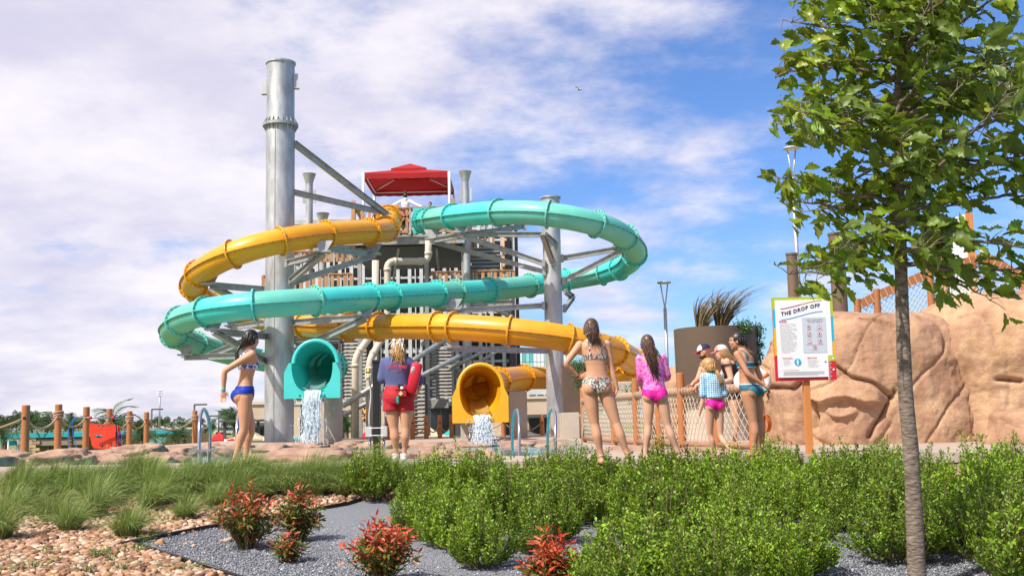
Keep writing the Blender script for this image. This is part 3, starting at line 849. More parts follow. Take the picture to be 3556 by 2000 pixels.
def railing(xa, xb, y, zb, h=1.07, step=0.29, wood_w=0.10, metal=True):
    m = MB(); m.box(((xa + xb) / 2, y, zb + h), (xb - xa, 0.16, 0.045)); m.build('hand_rail', M_WOOD, TW)
    m = MB(); m.box(((xa + xb) / 2, y + 0.01, zb + h - 0.09), (xb - xa, 0.05, 0.09)); m.build('rail_board', M_WOOD, TW)
    m = MB(); m.box(((xa + xb) / 2, y + 0.01, zb + 0.12), (xb - xa, 0.05, 0.12)); m.build('rail_board', M_WOOD, TW)
    me = MB().box((0, -0.035, h / 2 + 0.02), (wood_w, 0.03, h - 0.06)).mesh('baluster'); me.materials.append(M_WOOD)
    mt = MB().box((0, -0.06, h / 2 - 0.1), (0.06, 0.05, h + 0.1)).mesh('rail_stanchion'); mt.materials.append(M_GALV)
    n = int((xb - xa) / step)
    for k in range(n + 1):
        x = xa + (xb - xa) * k / n
        inst(me, 'baluster', Matrix.Translation((x, y, zb)), TW)
        if metal and k % 3 == 1: inst(mt, 'rail_stanchion', Matrix.Translation((x + step * 0.45, y, zb)), TW)
xa, xb = XD(893, 43), XD(1140, 43)
railing(xa, xb, 43.0, zdk)
for xx in (xa - 0.05, xb + 0.05):
    m = MB(); m.box((xx, 43.0, zdk + 0.45), (0.15, 0.15, 1.9)); m.build('wood_post', M_WOOD, TW)
for sx in (-0.5, 0.3):
    for sg in (-1, 1):
        c = (XD(1003, 43) + sx, 42.94, zdk + 0.7)
        m = MB(); m.beam(Vector(c) + Vector((-0.2 * sg, 0, -0.22)), Vector(c) + Vector((0.2 * sg, 0, 0.22)), 0.03, 0.09); m.build('rail_brace', M_WOOD, TW)
# side railings running back
for xx in (xa, xb):
    for yy in (44.5, 46, 47.5, 49):
        m = MB(); m.box((xx, yy, zdk + 0.55), (0.1, 0.04, 1.1)); m.build('baluster', M_WOOD, TW)
    m = MB(); m.box((xx, 46.3, zdk + 1.09), (0.14, 6.4, 0.045)); m.build('hand_rail', M_WOOD, TW)
# mid platforms left and right
zpl = ZD(718, 43.5) - 0.55
for a, b in ((662, 884), (1078, 1294)):
    xa, xb = XD(a, 43.5), XD(b, 43.5)
    m = MB(); m.box(((xa + xb) / 2, 45.6, zpl - 0.06), (xb - xa, 4.0, 0.12)); m.build('landing_floor', M_SIDE, TW)
    m = MB(); m.channel((xa, 43.52, zpl - 0.26), (xb, 43.52, zpl - 0.26), 0.16, 0.28); m.build('fascia_beam', M_GALV2, TW)
    railing(xa, xb, 43.5, zpl, 1.07, 0.24, 0.13)
zlw = 2.6
for a, b in ((735, 905), (1068, 1285)):
    xa, xb = XD(a, 44), XD(b, 44)
    m = MB(); m.box(((xa + xb) / 2, 46, zlw), (xb - xa, 3.6, 0.12)); m.build('landing_floor', M_SIDE, TW)
    m = MB(); m.channel((xa, 44.15, zlw - 0.2), (xb, 44.15, zlw - 0.2), 0.16, 0.28); m.build('fascia_beam', M_GALV2, TW)
# right upper stair flight rising away from us
xa, xb = XD(1186, 45), XD(1262, 45)
tm = MB(); tm.box((0, 0, 0), (xb - xa, 0.28, 0.05)); tm.box((0, 0.13, -0.09), (xb - xa, 0.02, 0.14))
tme = tm.mesh('stair_tread'); tme.materials.append(M_SIDE)
for k in range(13):
    t = k / 12
    inst(tme, 'stair_tread', Matrix.Translation(((xa + xb) / 2, 44.0 + 3.0 * t, zpl + 0.2 + (zdk - zpl - 0.2) * t)), TW)
for xx in (xa - 0.08, xb + 0.08):
    m = MB(); m.beam((xx, 43.9, zpl + 0.1), (xx, 47.1, zdk), 0.07, 0.32); m.build('stair_stringer', M_WOOD, TW)
    m = MB(); m.beam((xx + 0.05, 43.7, zpl + 1.2), (xx + 0.05, 47.0, zdk + 1.05), 0.09, 0.14); m.build('stair_rail', M_WOOD, TW)
    m = MB(); m.tube([(xx - 0.06, 43.6, zpl + 1.1), (xx - 0.06, 47.0, zdk + 0.95)], 0.025, 8); m.build('grab_rail', M_GALV, TW)
xr0, xr1 = XD(1176, 47), XD(1245, 47)
for k in range(7):
    m = MB(); m.box((xr0 + (xr1 - xr0) * k / 6, 47.2, zdk + 0.12), (0.1, 0.05, 1.3)); m.build('baluster', M_WOOD, TW)
m = MB(); m.box(((xr0 + xr1) / 2, 47.2, zdk + 0.78), (xr1 - xr0 + 0.2, 0.1, 0.12)); m.build('hand_rail', M_WOOD, TW)
# left side: stair head with ribbed grey siding
xa, xb = XD(738, 46), XD(888, 46)
for k in range(9):
    z = ZD(640, 46) + k * 0.15
    m = MB(); m.box(((xa + xb) / 2, 46.2 + 0.02 * (k % 2), z), (xb - xa, 0.06, 0.145)); m.build('siding_board', M_SIDE, TW)
m = MB(); m.box(((xa + xb) / 2, 46.15, ZD(553, 46)), (xb - xa + 0.1, 0.2, 0.2)); m.build('siding_cap', M_GALV, TW)
xa, xb = XD(738, 44), XD(890, 44)
railing(xa, xb, 44.0, ZD(652, 44) - 0.1, 0.5, 0.22, 0.10)
# lower flights seen from below: ribbed soffits
def ribbed(xda, xdb, yda, ydb, d, n, lean=0.0):
    xa, xb = XD(xda, d), XD(xdb, d); za, zb = ZD(ydb, d), ZD(yda, d)
    me = MB().hexa([(-(xb - xa) / 2, -0.02, 0), ((xb - xa) / 2, -0.02, 0), ((xb - xa) / 2, 0.1, 0), (-(xb - xa) / 2, 0.1, 0),
                    (-(xb - xa) / 2, 0.06, (zb - za) / n * 0.86), ((xb - xa) / 2, 0.06, (zb - za) / n * 0.86), ((xb - xa) / 2, 0.1, (zb - za) / n * 0.86), (-(xb - xa) / 2, 0.1, (zb - za) / n * 0.86)]).mesh('stair_riser')
    me.materials.append(M_TREAD)
    for k in range(n):
        inst(me, 'stair_riser', Matrix.Translation(((xa + xb) / 2, d + lean * k / n, za + (zb - za) * k / n)), TW)
    for xx in (xa - 0.06, xb + 0.06):
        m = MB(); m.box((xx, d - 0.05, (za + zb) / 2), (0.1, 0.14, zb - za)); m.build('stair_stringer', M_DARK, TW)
ribbed(1070, 1134, 872, 1002, 43.4, 15)
ribbed(858, 928, 845, 1000, 43.9, 17)
ribbed(742, 890, 838, 860, 44.3, 3)
ribbed(1040, 1066, 968, 1106, 41.0, 14)
for a, b, da, db, r_ in (((1545, 1180), (1190, 1410), 42.0, 40.5, 0.10), ((1640, 1215), (1195, 1440), 43, 41.5, 0.09), ((1690, 1215), (1560, 1280), 43, 43, 0.08), ((1750, 1200), (1620, 1290), 44, 44, 0.08),
                         ((1385, 860), (1360, 1010), 43.5, 46, 0.05), ((1515, 860), (1530, 1000), 43.5, 46, 0.05)):
    m = MB(); m.cyl(at(*a, da), at(*b, db), r_); m.build('diagonal_brace', M_GALV, TW)
m = MB(); m.box(atD(1090, 1015, 43.2), (1.2, 0.3, 0.35)); m.build('edge_beam', M_TREAD, TW)
for xd, yd0, yd1 in ((1137, 865, 1110), (1065, 860, 1110), (925, 850, 1000), (1292, 690, 1060), (1284, 700, 1000)):
    z0, z1 = max(0, ZD(yd1, 44)), ZD(yd0, 44)
    m = MB(); m.box((XD(xd, 43.6), 43.7, (z0 + z1) / 2), (0.12, 0.12, z1 - z0)); m.build('steel_post', M_DARK, TW)
# entry panels where the tubes leave the tower
for path, mt, root in ((pathT, M_TEAL, slideT), (pathY, M_YEL, slideY)):
    p = path[0]
    m = MB(); m.bbox((p.x, p.y + 0.06, p.z), (0.84, 0.08, 1.0), 0.03)
    m.build('entry_panel', mt, root)
# canopy
d1, d2 = 43.5, 47.0
ca, cb = atD(914, 447, d1), atD(1130, 443, d1)
ze = ca.z; xl, xr = ca.x, cb.x; xm, ym = (xl + xr) / 2, (d1 + d2) / 2
CN = empty('canopy', (xm, ym, zdk), 'red hip-roofed canopy on white posts at the top of the tower', 'canopy')
m = MB()
rt = Vector((xm, ym, ze + 0.74)); q = 0.36
cor = [Vector((xl, d1, ze + 0.2)), Vector((xr, d1, ze + 0.2)), Vector((xr, d2, ze + 0.2)), Vector((xl, d2, ze + 0.2))]
top = [rt + (c - rt) * q for c in cor]
for i in range(4):
    a, b, c, d = cor[i], cor[(i + 1) % 4], top[(i + 1) % 4], top[i]
    nn = 8; V = []
    for r_ in range(nn + 1):
        for s_ in range(nn + 1):
            u_, v_ = s_ / nn, r_ / nn
            p = (a * (1 - u_) + b * u_) * (1 - v_) + (d * (1 - u_) + c * u_) * v_
            V.append(p - Vector((0, 0, 0.10 * math.sin(math.pi * u_) * math.sin(math.pi * v_) + 0.05 * (1 - v_) * math.sin(math.pi * u_))))
    m.add(V, [(r_ * (nn + 1) + s_, r_ * (nn + 1) + s_ + 1, (r_ + 1) * (nn + 1) + s_ + 1, (r_ + 1) * (nn + 1) + s_) for r_ in range(nn) for s_ in range(nn)], 0, True)
m.build('canopy_roof', M_RED, CN)
m = MB()
for i in range(4):
    a, b = cor[i], cor[(i + 1) % 4]; V = []
    for s_ in range(17):
        p = a + (b - a) * (s_ / 16)
        sag = 0.05 * math.sin(math.pi * s_ / 16)
        V += [p - Vector((0, 0, sag)), p - Vector((0, 0, 0.24 + sag * 0.4 + 0.02 * (s_ % 2)))]
    m.add(V, [(2 * s_, 2 * s_ + 2, 2 * s_ + 3, 2 * s_ + 1) for s_ in range(16)], 0, True)
m.build('valance', M_RED, CN)
m = MB(); ct = [rt + (c - rt) * (q + 0.06) + Vector((0, 0, 0.08)) for c in cor]
for i in range(4):
    m.add([ct[i], ct[(i + 1) % 4], rt + Vector((0, 0, 0.22))], [(0, 1, 2)])
    m.add([ct[i], ct[(i + 1) % 4], ct[(i + 1) % 4] - Vector((0, 0, 0.14)), ct[i] - Vector((0, 0, 0.14))], [(3, 2, 1, 0)])
m.build('roof_cap', M_RED, CN)
for c in cor:
    m = MB(); m.cyl((c.x, c.y, zdk), (c.x, c.y, c.z - 0.03), 0.055); m.build('canopy_post', M_WHITE, CN)
    m = MB(); m.cyl((c.x, c.y, c.z - 0.04), rt + (c - rt) * 0.45 - Vector((0, 0, 0.06)), 0.03, 8); m.build('rafter', M_WHITE, CN)
for i in range(4):
    m = MB(); m.cyl(rt + (cor[i] - rt) * 0.965 - Vector((0, 0, 0.13)), rt + (cor[(i + 1) % 4] - rt) * 0.965 - Vector((0, 0, 0.13)), 0.03, 8); m.build('eave_bar', M_WHITE, CN)

# gridded screen structure behind the tower
dS = 52.0
xs0, xs1 = XD(738, dS), XD(1296, dS); zs1 = ZD(548, dS); zs0 = 1.6
SC = empty('screen_wall', ((xs0 + xs1) / 2, dS, -3), 'dark gridded steel screen standing behind the slide tower', 'wall')
nc, nr = 19, 15
cw, ch = (xs1 - xs0) / nc, (zs1 - zs0) / nr
pm = MB(); pm.box((0, 0, 0), (cw * 0.50, 0.12, ch * 0.58)); pm.box((0, -0.07, -ch * 0.1), (cw * 0.5, 0.03, ch * 0.4)); pme = pm.mesh('panel'); pme.materials.append(M_BLACK)
M_FRM = mat('pale screen frame', (0.58, 0.58, 0.58), 0.5, 0.1, c2=(0.68, 0.68, 0.68), scale=3)
for i in range(nc):
    for j in range(nr):
        inst(pme, 'panel', Matrix.Translation((xs0 + (i + 0.5) * cw, dS, zs0 + (j + 0.5) * ch)), SC)
for i in range(nc + 1):
    m = MB(); m.box((xs0 + i * cw, dS - 0.02, (zs0 + zs1) / 2), (cw * 0.30, 0.1, zs1 - zs0)); m.build('mullion', M_FRM, SC)
    if i < nc and i % 3 == 1:
        m = MB(); m.box((xs0 + (i + 0.5) * cw, dS - 0.1, (zs0 + zs1) / 2), (0.05, 0.05, zs1 - zs0)); m.build('mullion', M_FRM, SC)
for j in range(nr + 1):
    m = MB(); m.box(((xs0 + xs1) / 2, dS + 0.01, zs0 + j * ch), (xs1 - xs0, 0.08, ch * (0.2 if j % 4 else 0.42))); m.build('transom', M_FRM, SC)
for xx in (xs1 + 0.12, xs1 - 0.25):
    m = MB(); m.box((xx, dS - 0.05, (zs1 - 3) / 2), (0.16, 0.3, zs1 + 3)); m.build('edge_post', M_BLACK, SC)
m = MB(); m.box(((xs0 + xs1) / 2, dS + 0.5, (zs0 + zs1) / 2), (xs1 - xs0, 0.1, zs1 - zs0)); m.build('back_sheet', M_SIDE, SC)
for xx in np.linspace(xs0 + 0.5, xs1 - 0.5, 5):
    m = MB(); m.box((xx, dS + 0.2, (zs0 - 3) / 2), (0.35, 0.35, zs0 + 3)); m.build('support_post', M_DARK, SC)

# ivory water supply pipes
def pipe(pts, r, label, clamps=()):
    P = [at(*p) for p in pts]
    root = empty('water_pipe', (P[-1].x, P[-1].y, 0), label, 'pipe')
    Q = [P[0]]
    for i in range(1, len(P) - 1):                         # rounded elbows
        a, b, c = P[i - 1], P[i], P[i + 1]
        u, v = (a - b).normalized() * min(0.3, (a - b).length * 0.45), (c - b).normalized() * min(0.3, (c - b).length * 0.45)
        for k in range(6):
            t = k / 5
            Q.append((b + u) * (1 - t) ** 2 + b * 2 * t * (1 - t) + (b + v) * t * t)
    Q.append(P[-1])
    m = MB(); m.tube(Q, r, 16); m.build('pipe_run', M_PVC, root)
    for i in range(1, len(P) - 1):
        for w in (P[i - 1], P[i + 1]):
            t = (w - P[i]).normalized(); L_ = (w - P[i]).length
            c = P[i] + t * min(0.32, L_ * 0.46)
            m = MB(); m.cyl(c - t * 0.06, c + t * 0.06, r + 0.02, 16); m.build('pipe_socket', M_PVC, root)
pipe([(1304, 905, 41.6), (1304, 1140, 41.6), (1234, 1240, 41.0), (1234, 1545, 41.0)], 0.135, 'ivory pipe dropping behind the slides, the left one of the pair')
pipe([(1488, 830, 42.6), (1488, 908, 42.6), (1345, 908, 41.8), (1345, 1145, 41.8), (1283, 1250, 41.0), (1283, 1545, 41.0)], 0.135, 'ivory pipe with a level run under the tower deck, right one of the pair')
# concrete pedestals under the slide mouths and tubes
def pedestal(xda, xdb, ytop, d, label, round_=False, zb=-0.1):
    a, b = atD(xda, ytop, d), atD(xdb, ytop, d)
    m = MB()
    if round_: m.lathe([((b.x - a.x) / 2, zb), ((b.x - a.x) / 2, a.z)], ((a.x + b.x) / 2, d, 0), 28)
    else: m.bbox(((a.x + b.x) / 2, d, (a.z + zb) / 2), (b.x - a.x, 0.8, a.z - zb), 0.02)
    return tag(m.build('pedestal', M_CONC), label, 'pedestal', 'concrete pedestals under the slides')
pedestal(815, 862, 985, 30.6, 'round tan pedestal under the right side of the teal slide mouth', True)
pedestal(790, 826, 1012, 31.8, 'grey green squat pedestal behind the water of the teal slide')
pedestal(1160, 1218, 1050, 30.4, 'tan pedestal under the left side of the yellow slide mouth')
pedestal(1280, 1325, 985, 34.5, 'tan pedestal carrying the yellow tube behind the hand rails')
pedestal(1384, 1412, 1040, 37.2, 'grey block footing of the right steel column')
pedestal(1412, 1455, 1038, 30.5, 'wide beige block below the brown planter panel')
# ------------------------------------------------------------------ rope fence on the left and behind the pool
def rope_post(p, h, label, r=0.085, knot=False, zb=0.0):
    root = empty('rope_post', (p.x, p.y, zb), label, 'post', 'rope fence posts')
    m = MB(); m.lathe([(r, -0.1), (r, h - 0.01), (r - 0.012, h)], (p.x, p.y, zb), 20); m.build('post_shaft', M_POST, root)
    if knot:
        for k in range(3):
            a = [(p.x + (r + 0.02) * math.cos(t), p.y + (r + 0.02) * math.sin(t), zb + h - 0.28 + 0.045 * k + 0.02 * math.sin(t + k)) for t in np.linspace(0, 2 * math.pi, 17)[:-1]]
            m = MB(); m.tube(a, 0.024, 6, closed=True); m.build('rope_wrap', M_ROPE, root)
    else:
        m = MB(); m.lathe([(0.032, -0.004), (0.032, 0.004)], (p.x + 0.01, p.y - r, zb + h - 0.26), 12, axis=(0, -1, 0)); m.build('rope_hole', M_BLACK, root)
    return Vector((p.x, p.y - 0.0, zb + h - 0.25))
def sag_rope(a, b, sag, label, r=0.022):
    P = [a + (b - a) * t - Vector((0, 0, sag * 4 * t * (1 - t))) for t in np.linspace(0, 1, 15)]
    m = MB(); m.tube(P, r, 8)
    return tag(m.build('rope', M_ROPE), label, 'rope', 'sagging ropes of the fence')
posts = []
LP = [(88, 22, 1415, 0), (202, 25.5, 1411, 1), (299, 28, 1419, 0), (379, 30.5, 1425, 0), (449, 33, 1433, 1), (508, 35, 1436, 0), (676, 36.5, 1431, 1)]
nm = ['leftmost, standing in front of the boulder', 'second from the left, with rope wound round it', 'third from the left, at the edge of the red backboard', 'fourth from the left, behind the red backboard', 'fifth from the left, with rope wound round it', 'sixth from the left', 'behind the ladder, with rope wound round it']
for (px_, d, yt, kn), l_ in zip(LP, nm):
    p = ground(px_, d); p.x = at(px_, (yt + 1550) / 2, d).x
    h = at(px_, yt, d).z + 0.05
    zb = -0.05
    posts.append(rope_post(p, h - zb, 'orange brown rope post ' + l_, 0.08, kn, zb))
rl = ['leaving the picture on the left', 'between the first and second posts', 'between the second and third posts', 'above the red backboard', 'right of the red backboard', 'between the fifth and sixth posts', 'in the wide gap left of the ladder']
sag_rope(posts[0] + Vector((-2.2, -1.5, -0.1)), posts[0], 0.3, 'sagging rope ' + rl[0])
for i in range(6): sag_rope(posts[i], posts[i + 1], 0.26 if i < 5 else 0.35, 'sagging rope ' + rl[i + 1])
bp = []
BPX = [(1345, 34.5, 1445), (1432, 35, 1440), (1480, 35.5, 1442), (1527, 36, 1440), (1568, 36.2, 1438), (1748, 36.5, 1440), (1882, 36.5, 1440)]
bl = ['left of the lifeguard legs, far behind', 'right of the lifeguard legs, far behind', 'second right of the lifeguard, far behind', 'third right of the lifeguard, far behind', 'just left of the yellow slide mouth', 'just right of the yellow slide water', 'left of the right steel column']
for (px_, d, yt), l_ in zip(BPX, bl):
    p = ground(px_, d); h = at(px_, yt, d).z
    bp.append(rope_post(p, h + 0.1, 'brown rope post ' + l_, 0.075, False, -0.1))
for i in range(6): sag_rope(bp[i], bp[i + 1], 0.3, 'dark brown rope sagging far behind, ' + ['left of the lifeguard', 'right of the lifeguard', 'second right of the lifeguard', 'beside the yellow slide', 'behind the yellow slide water', 'left of the right steel column'][i], 0.02)

# red rescue backboard on the fence
M_BB = mat('orange red plastic', (0.72, 0.045, 0.012), 0.4, c2=(0.66, 0.04, 0.01), scale=4, coat=0.2)
dB = 27.2
BB = empty('backboard', at(375, 1555, dB), 'orange red rescue backboard hung on its side from the rope posts', 'backboard')
out = [(312, 1470), (398, 1474), (410, 1480), (412, 1545), (405, 1558), (328, 1557), (318, 1545), (309, 1490)]
hl = []
def plate_with_holes(pts, holes, d, th):
    bm = bmesh.new()
    vs = [bm.verts.new(at(x, y, d)) for x, y in pts]
    edges = [bm.edges.new((vs[i], vs[(i + 1) % len(vs)])) for i in range(len(vs))]
    for (cx, cy, rx, ry) in holes:
        hv = [bm.verts.new(at(cx + rx * math.cos(a), cy + ry * math.sin(a), d)) for a in np.linspace(0, 2 * math.pi, 13)[:-1]]
        edges += [bm.edges.new((hv[i], hv[(i + 1) % 12])) for i in range(12)]
    bmesh.ops.triangle_fill(bm, edges=edges, use_beauty=True)
    fs = [f for f in bm.faces]
    ext = bmesh.ops.extrude_face_region(bm, geom=fs)
    for v in [g for g in ext['geom'] if isinstance(g, bmesh.types.BMVert)]: v.co.y += th
    bmesh.ops.recalc_face_normals(bm, faces=bm.faces[:])
    bm.verts.index_update()
    m = MB(); m.add([v.co for v in bm.verts], [[v.index for v in f.verts] for f in bm.faces]); bm.free()
    return m
holes = [(341, 1514, 15, 6)] + [(345 + k * 14 + (6 if k == 2 else 0), 1477, 5, 6) for k in range(3)] + [(355 + k * 13 + (8 if k == 2 else 0), 1548, 4.5, 6) for k in range(3)]
plate_with_holes(out, holes, dB, 0.06).build('board', M_BB, BB)
m = MB(); m.hexa([at(398, 1557, dB + 0.07), at(424, 1556, dB + 0.05), at(428, 1556, dB + 0.3), at(402, 1557, dB + 0.3), at(396, 1478, dB + 0.07), at(414, 1477, dB + 0.05), at(417, 1477, dB + 0.3), at(400, 1478, dB + 0.3)])
m.build('board_edge', M_BB, BB)
M_BLUE = mat('blue plastic', (0.01, 0.09, 0.42), 0.4)
for y0_, y1_ in ((1497, 1516), (1518, 1538)):
    m = MB(); m.hexa([at(404, y1_, dB + 0.03), at(420, y1_, dB + 0.0), at(421, y1_, dB + 0.2), at(405, y1_, dB + 0.2), at(403, y0_, dB + 0.03), at(416, y0_, dB + 0.0), at(417, y0_, dB + 0.2), at(404, y0_, dB + 0.2)])
    m.build('head_block', M_BLUE, BB)
m = MB(); m.tube([at(416, 1512, dB - 0.02), at(424, 1508, dB - 0.05), at(434, 1514, dB - 0.05), at(432, 1518, dB - 0.05), at(418, 1516, dB - 0.02)], 0.02, 6); m.build('strap', M_BLACK, BB)
m = MB(); m.tube([at(402, 1470, dB), at(404, 1562, dB - 0.06)], 0.014, 6); m.tube([at(404, 1540, dB - 0.05), at(410, 1565, dB - 0.05)], 0.014, 6); m.build('strap', M_BLACK, BB)
# shepherd's crook pole
SP = empty('rescue_pole', at(345, 1452, 26.6), 'aluminium rescue pole with a blue looped hook tied across the rope posts', 'pole')
m = MB(); m.cyl(at(268, 1449, 26.8), at(413, 1452, 27.0), 0.022, 10); m.build('pole_shaft', M_STEEL, SP)
hk = [(268, 1449), (258, 1453), (248, 1466), (240, 1485), (236, 1512), (236, 1540), (240, 1556), (250, 1565), (262, 1564), (266, 1556)]
m = MB(); m.tube(catmull([at(x, y, 26.7) for x, y in hk], 0.04), 0.010, 8); m.build('hook', mat('blue vinyl', (0.01, 0.16, 0.50), 0.35), SP)
hk = [(270, 1450), (258, 1456), (251, 1470), (252, 1490), (255, 1515), (262, 1540), (268, 1553)]
m = MB(); m.tube(catmull([at(x, y, 26.75) for x, y in hk], 0.04), 0.010, 8); m.build('hook', MATS['blue vinyl'], SP)
for px_ in (314, 393):
    m = MB(); m.lathe([(0.035, -0.03), (0.04, 0), (0.035, 0.03)], at(px_, 1450, 26.85), 10, axis=(1, 0, 0)); m.build('tie', mat('red cord', (0.5, 0.02, 0.03), 0.7), SP)

# stainless pool ladders (pair of arched rails)
def pool_rail(pts, d0, d1, label, step_y=None):
    """An arched stainless rail from its outline in the photograph; it leans back from d0 to d1."""
    n_ = len(pts)
    P = [at(x, y, d0 + (d1 - d0) * i / (n_ - 1)) for i, (x, y) in enumerate(pts)]
    P[0].z = P[-1].z = -0.4
    root = empty('pool_rail', P[0], label, 'hand rail')
    m = MB(); m.tube(smooth_path(catmull(P, 0.04), 3), 0.025, 14); m.build('arched_tube', M_STEEL, root)
    if step_y:
        a_, b_ = at(pts[1][0], step_y, d0), at(pts[-2][0], step_y, d1)
        m = MB(); m.box((a_ + b_) / 2, (abs(b_.x - a_.x), abs(d1 - d0), 0.035)); m.build('cross_step', M_STEEL, root)
pool_rail([(692, 1612), (692, 1540), (693, 1470), (697, 1438), (706, 1417), (716, 1428), (724, 1455), (729, 1485), (729, 1540), (727, 1600)], 15.7, 16.8, 'curved stainless ladder rail left of the blue bikini wearer', 1562)
pool_rail([(822, 1612), (822, 1540), (824, 1470), (828, 1440), (836, 1425), (846, 1438), (850, 1470), (852, 1540), (850, 1600)], 15.9, 16.9, 'curved stainless ladder rail behind the legs of the blue bikini wearer', 1562)
pool_rail([(1803, 1585), (1803, 1520), (1803, 1460), (1800, 1430), (1794, 1421), (1787, 1432), (1782, 1465), (1779, 1520), (1778, 1585)], 17.6, 18.8, 'curved stainless hand rail right of the yellow slide water, the left one of two')
pool_rail([(1928, 1585), (1929, 1520), (1930, 1460), (1926, 1430), (1918, 1421), (1909, 1432), (1904, 1465), (1902, 1520), (1901, 1585)], 17.6, 18.8, 'curved stainless hand rail in front of the right steel column, the right one of two')

# black post with signal lights
dP = 15.1
pp = ground(1308, dP)
PB = empty('signal_post', (pp.x, dP, 0), 'square black post carrying signal lights beside the lifeguard', 'post')
zt_ = at(1310, 1258, dP).z
m = MB(); m.bbox((pp.x, dP, zt_ / 2), (0.095, 0.095, zt_), 0.008); m.build('post_shaft', M_BLACK, PB)
m = MB(); m.bbox((pp.x, dP, zt_ + 0.01), (0.11, 0.11, 0.05), 0.01); m.build('post_cap', M_BLACK, PB)
M_BOX = mat('grey junction box', (0.50, 0.52, 0.53), 0.5)
zl = at(1285, 1298, dP).z
m = MB(); m.bbox((pp.x - 0.105, dP - 0.02, zl), (0.085, 0.10, 0.175), 0.008); sb = m.build('signal_box', M_WHITE, PB)
for dz, cc in ((0.042, (0.95, 0.62, 0.02)), (-0.042, (0.75, 0.72, 0.25))):
    m = MB(); m.bbox((pp.x - 0.105, dP - 0.072, zl + dz), (0.065, 0.006, 0.065), 0.002); m.build('lens_plate', M_BLACK if dz > 0 else mat('grey lens plate', (0.35, 0.35, 0.30), 0.4), sb)
    m = MB(); m.ell((pp.x - 0.105, dP - 0.078, zl + dz), (0.024, 0.012, 0.024)); m.build('lens', mat('signal lens %g' % dz, cc, 0.15, emit=0.25 if dz > 0 else 0.0, coat=0.5), sb)
for sx in (-1, 1):
    zb_ = at(1310, 1498, dP).z
    m = MB(); m.bbox((pp.x + sx * 0.105, dP - 0.01, zb_), (0.085, 0.09, 0.14), 0.008); m.build('junction_box', M_BOX, PB)
    m = MB(); m.tube(catmull([Vector((pp.x + sx * 0.095, dP, zl - 0.09 if sx < 0 else zl - 0.1)), Vector((pp.x + sx * 0.075, dP, zl - 0.3)), Vector((pp.x + sx * 0.10, dP, zl - 0.55)), Vector((pp.x + sx * 0.10, dP, zb_ + 0.07))], 0.05), 0.012, 8); m.build('conduit', M_BOX, PB)
    m = MB(); m.cyl((pp.x + sx * 0.10, dP + 0.01, zb_ - 0.07), (pp.x + sx * 0.085, dP + 0.02, 0), 0.018, 10); m.build('conduit', M_STEEL, PB)
for dz in (0.05, -0.05):
    m = MB(); m.box((pp.x, dP - 0.05, zb_ + dz), (0.20, 0.012, 0.012)); m.build('strap', M_WHITE, PB)

# ------------------------------------------------------------------ rope net fence on the right
NP = [(2026, 25.0), (2132, 21.8), (2210, 20.0), (2290, 18.8), (2368, 17.75), (2490, 16.75), (2615, 15.95)]
NF = []
fa = ground(NP[0][0], NP[0][1])
NETF = empty('net_fence', (fa.x, fa.y, 0), 'orange brown post fence with a rope net and wrapped top rail beside the bathers', 'fence')
for px_, d in NP:
    p = ground(px_, d); h = 1.12
    m = MB(); m.lathe([(0.065, -0.1), (0.065, h + 0.1), (0.055, h + 0.11)], (p.x, p.y, 0), 18); m.build('fence_post', M_POST, NETF)
    NF.append(Vector((p.x, p.y, 0)))
M_RAIL = mat('wrapped rail', (0.36, 0.20, 0.12), 0.8, c2=(0.30, 0.16, 0.09), scale=12)
M_WRAP = mat('rail wrap cord', (0.50, 0.37, 0.27), 0.9)
net = MB()
for i, (a, b) in enumerate(zip(NF, NF[1:])):
    up = Vector((0, 0, 1))
    m = MB(); m.tube([a + up * 0.93, b + up * 0.93], 0.062, 14); rail = m.build('top_rail', M_RAIL, NETF)
    m = MB(); L_ = (b - a).length; n_ = int(L_ / 0.085); t_ = (b - a).normalized()
    for k in range(n_):
        c = a + t_ * ((k + 0.5) * L_ / n_) + up * 0.93
        m.lathe([(0.06, -0.009), (0.068, -0.004), (0.068, 0.004), (0.06, 0.009)], c, 10, axis=t_ + up * 0.12, caps=False)
    m.build('rail_wrapping', M_WRAP, rail)
    m = MB(); m.tube([a + up * 0.09, b + up * 0.09], 0.05, 12); m.build('bottom_rail', M_RAIL, NETF)
    # diamond net: two families of diagonal cords
    W_, z0_, z1_ = L_, 0.12, 0.89
    s_ = 0.115; H_ = z1_ - z0_
    asp = 1.5
    k = -int(H_ / asp / s_) - 1
    while k * s_ < W_:
        for sg in (1, -1):
            x_a = k * s_; x_b = k * s_ + H_ / asp
            pts = []
            for t in np.linspace(0, 1, 7):
                x = x_a + (x_b - x_a) * t; z = z0_ + H_ * (t if sg > 0 else 1 - t)
                if 0 <= x <= W_:
                    belly = 0.05 * math.sin(math.pi * t) * math.sin(math.pi * x / W_)
                    pts.append(a + t_ * x + up * z + Vector((t_.y, -t_.x, 0)) * (belly + 0.004 * sg))
            if len(pts) >= 2: net.tube(pts, 0.0052, 4, caps=False)
        k += 1
o = net.build('rope_net', M_NET, NETF); o['kind'] = 'stuff'
p = NF[0]
for k in range(3):
    m = MB(); m.tube([p + Vector((0.03 * math.sin(t * 5 + k), -0.07 + 0.02 * math.cos(t * 4 + k * 2), 0.9 - 0.8 * t)) for t in np.linspace(0, 1, 14)], 0.02, 6); m.build('hanging_rope', M_ROPE, NETF)

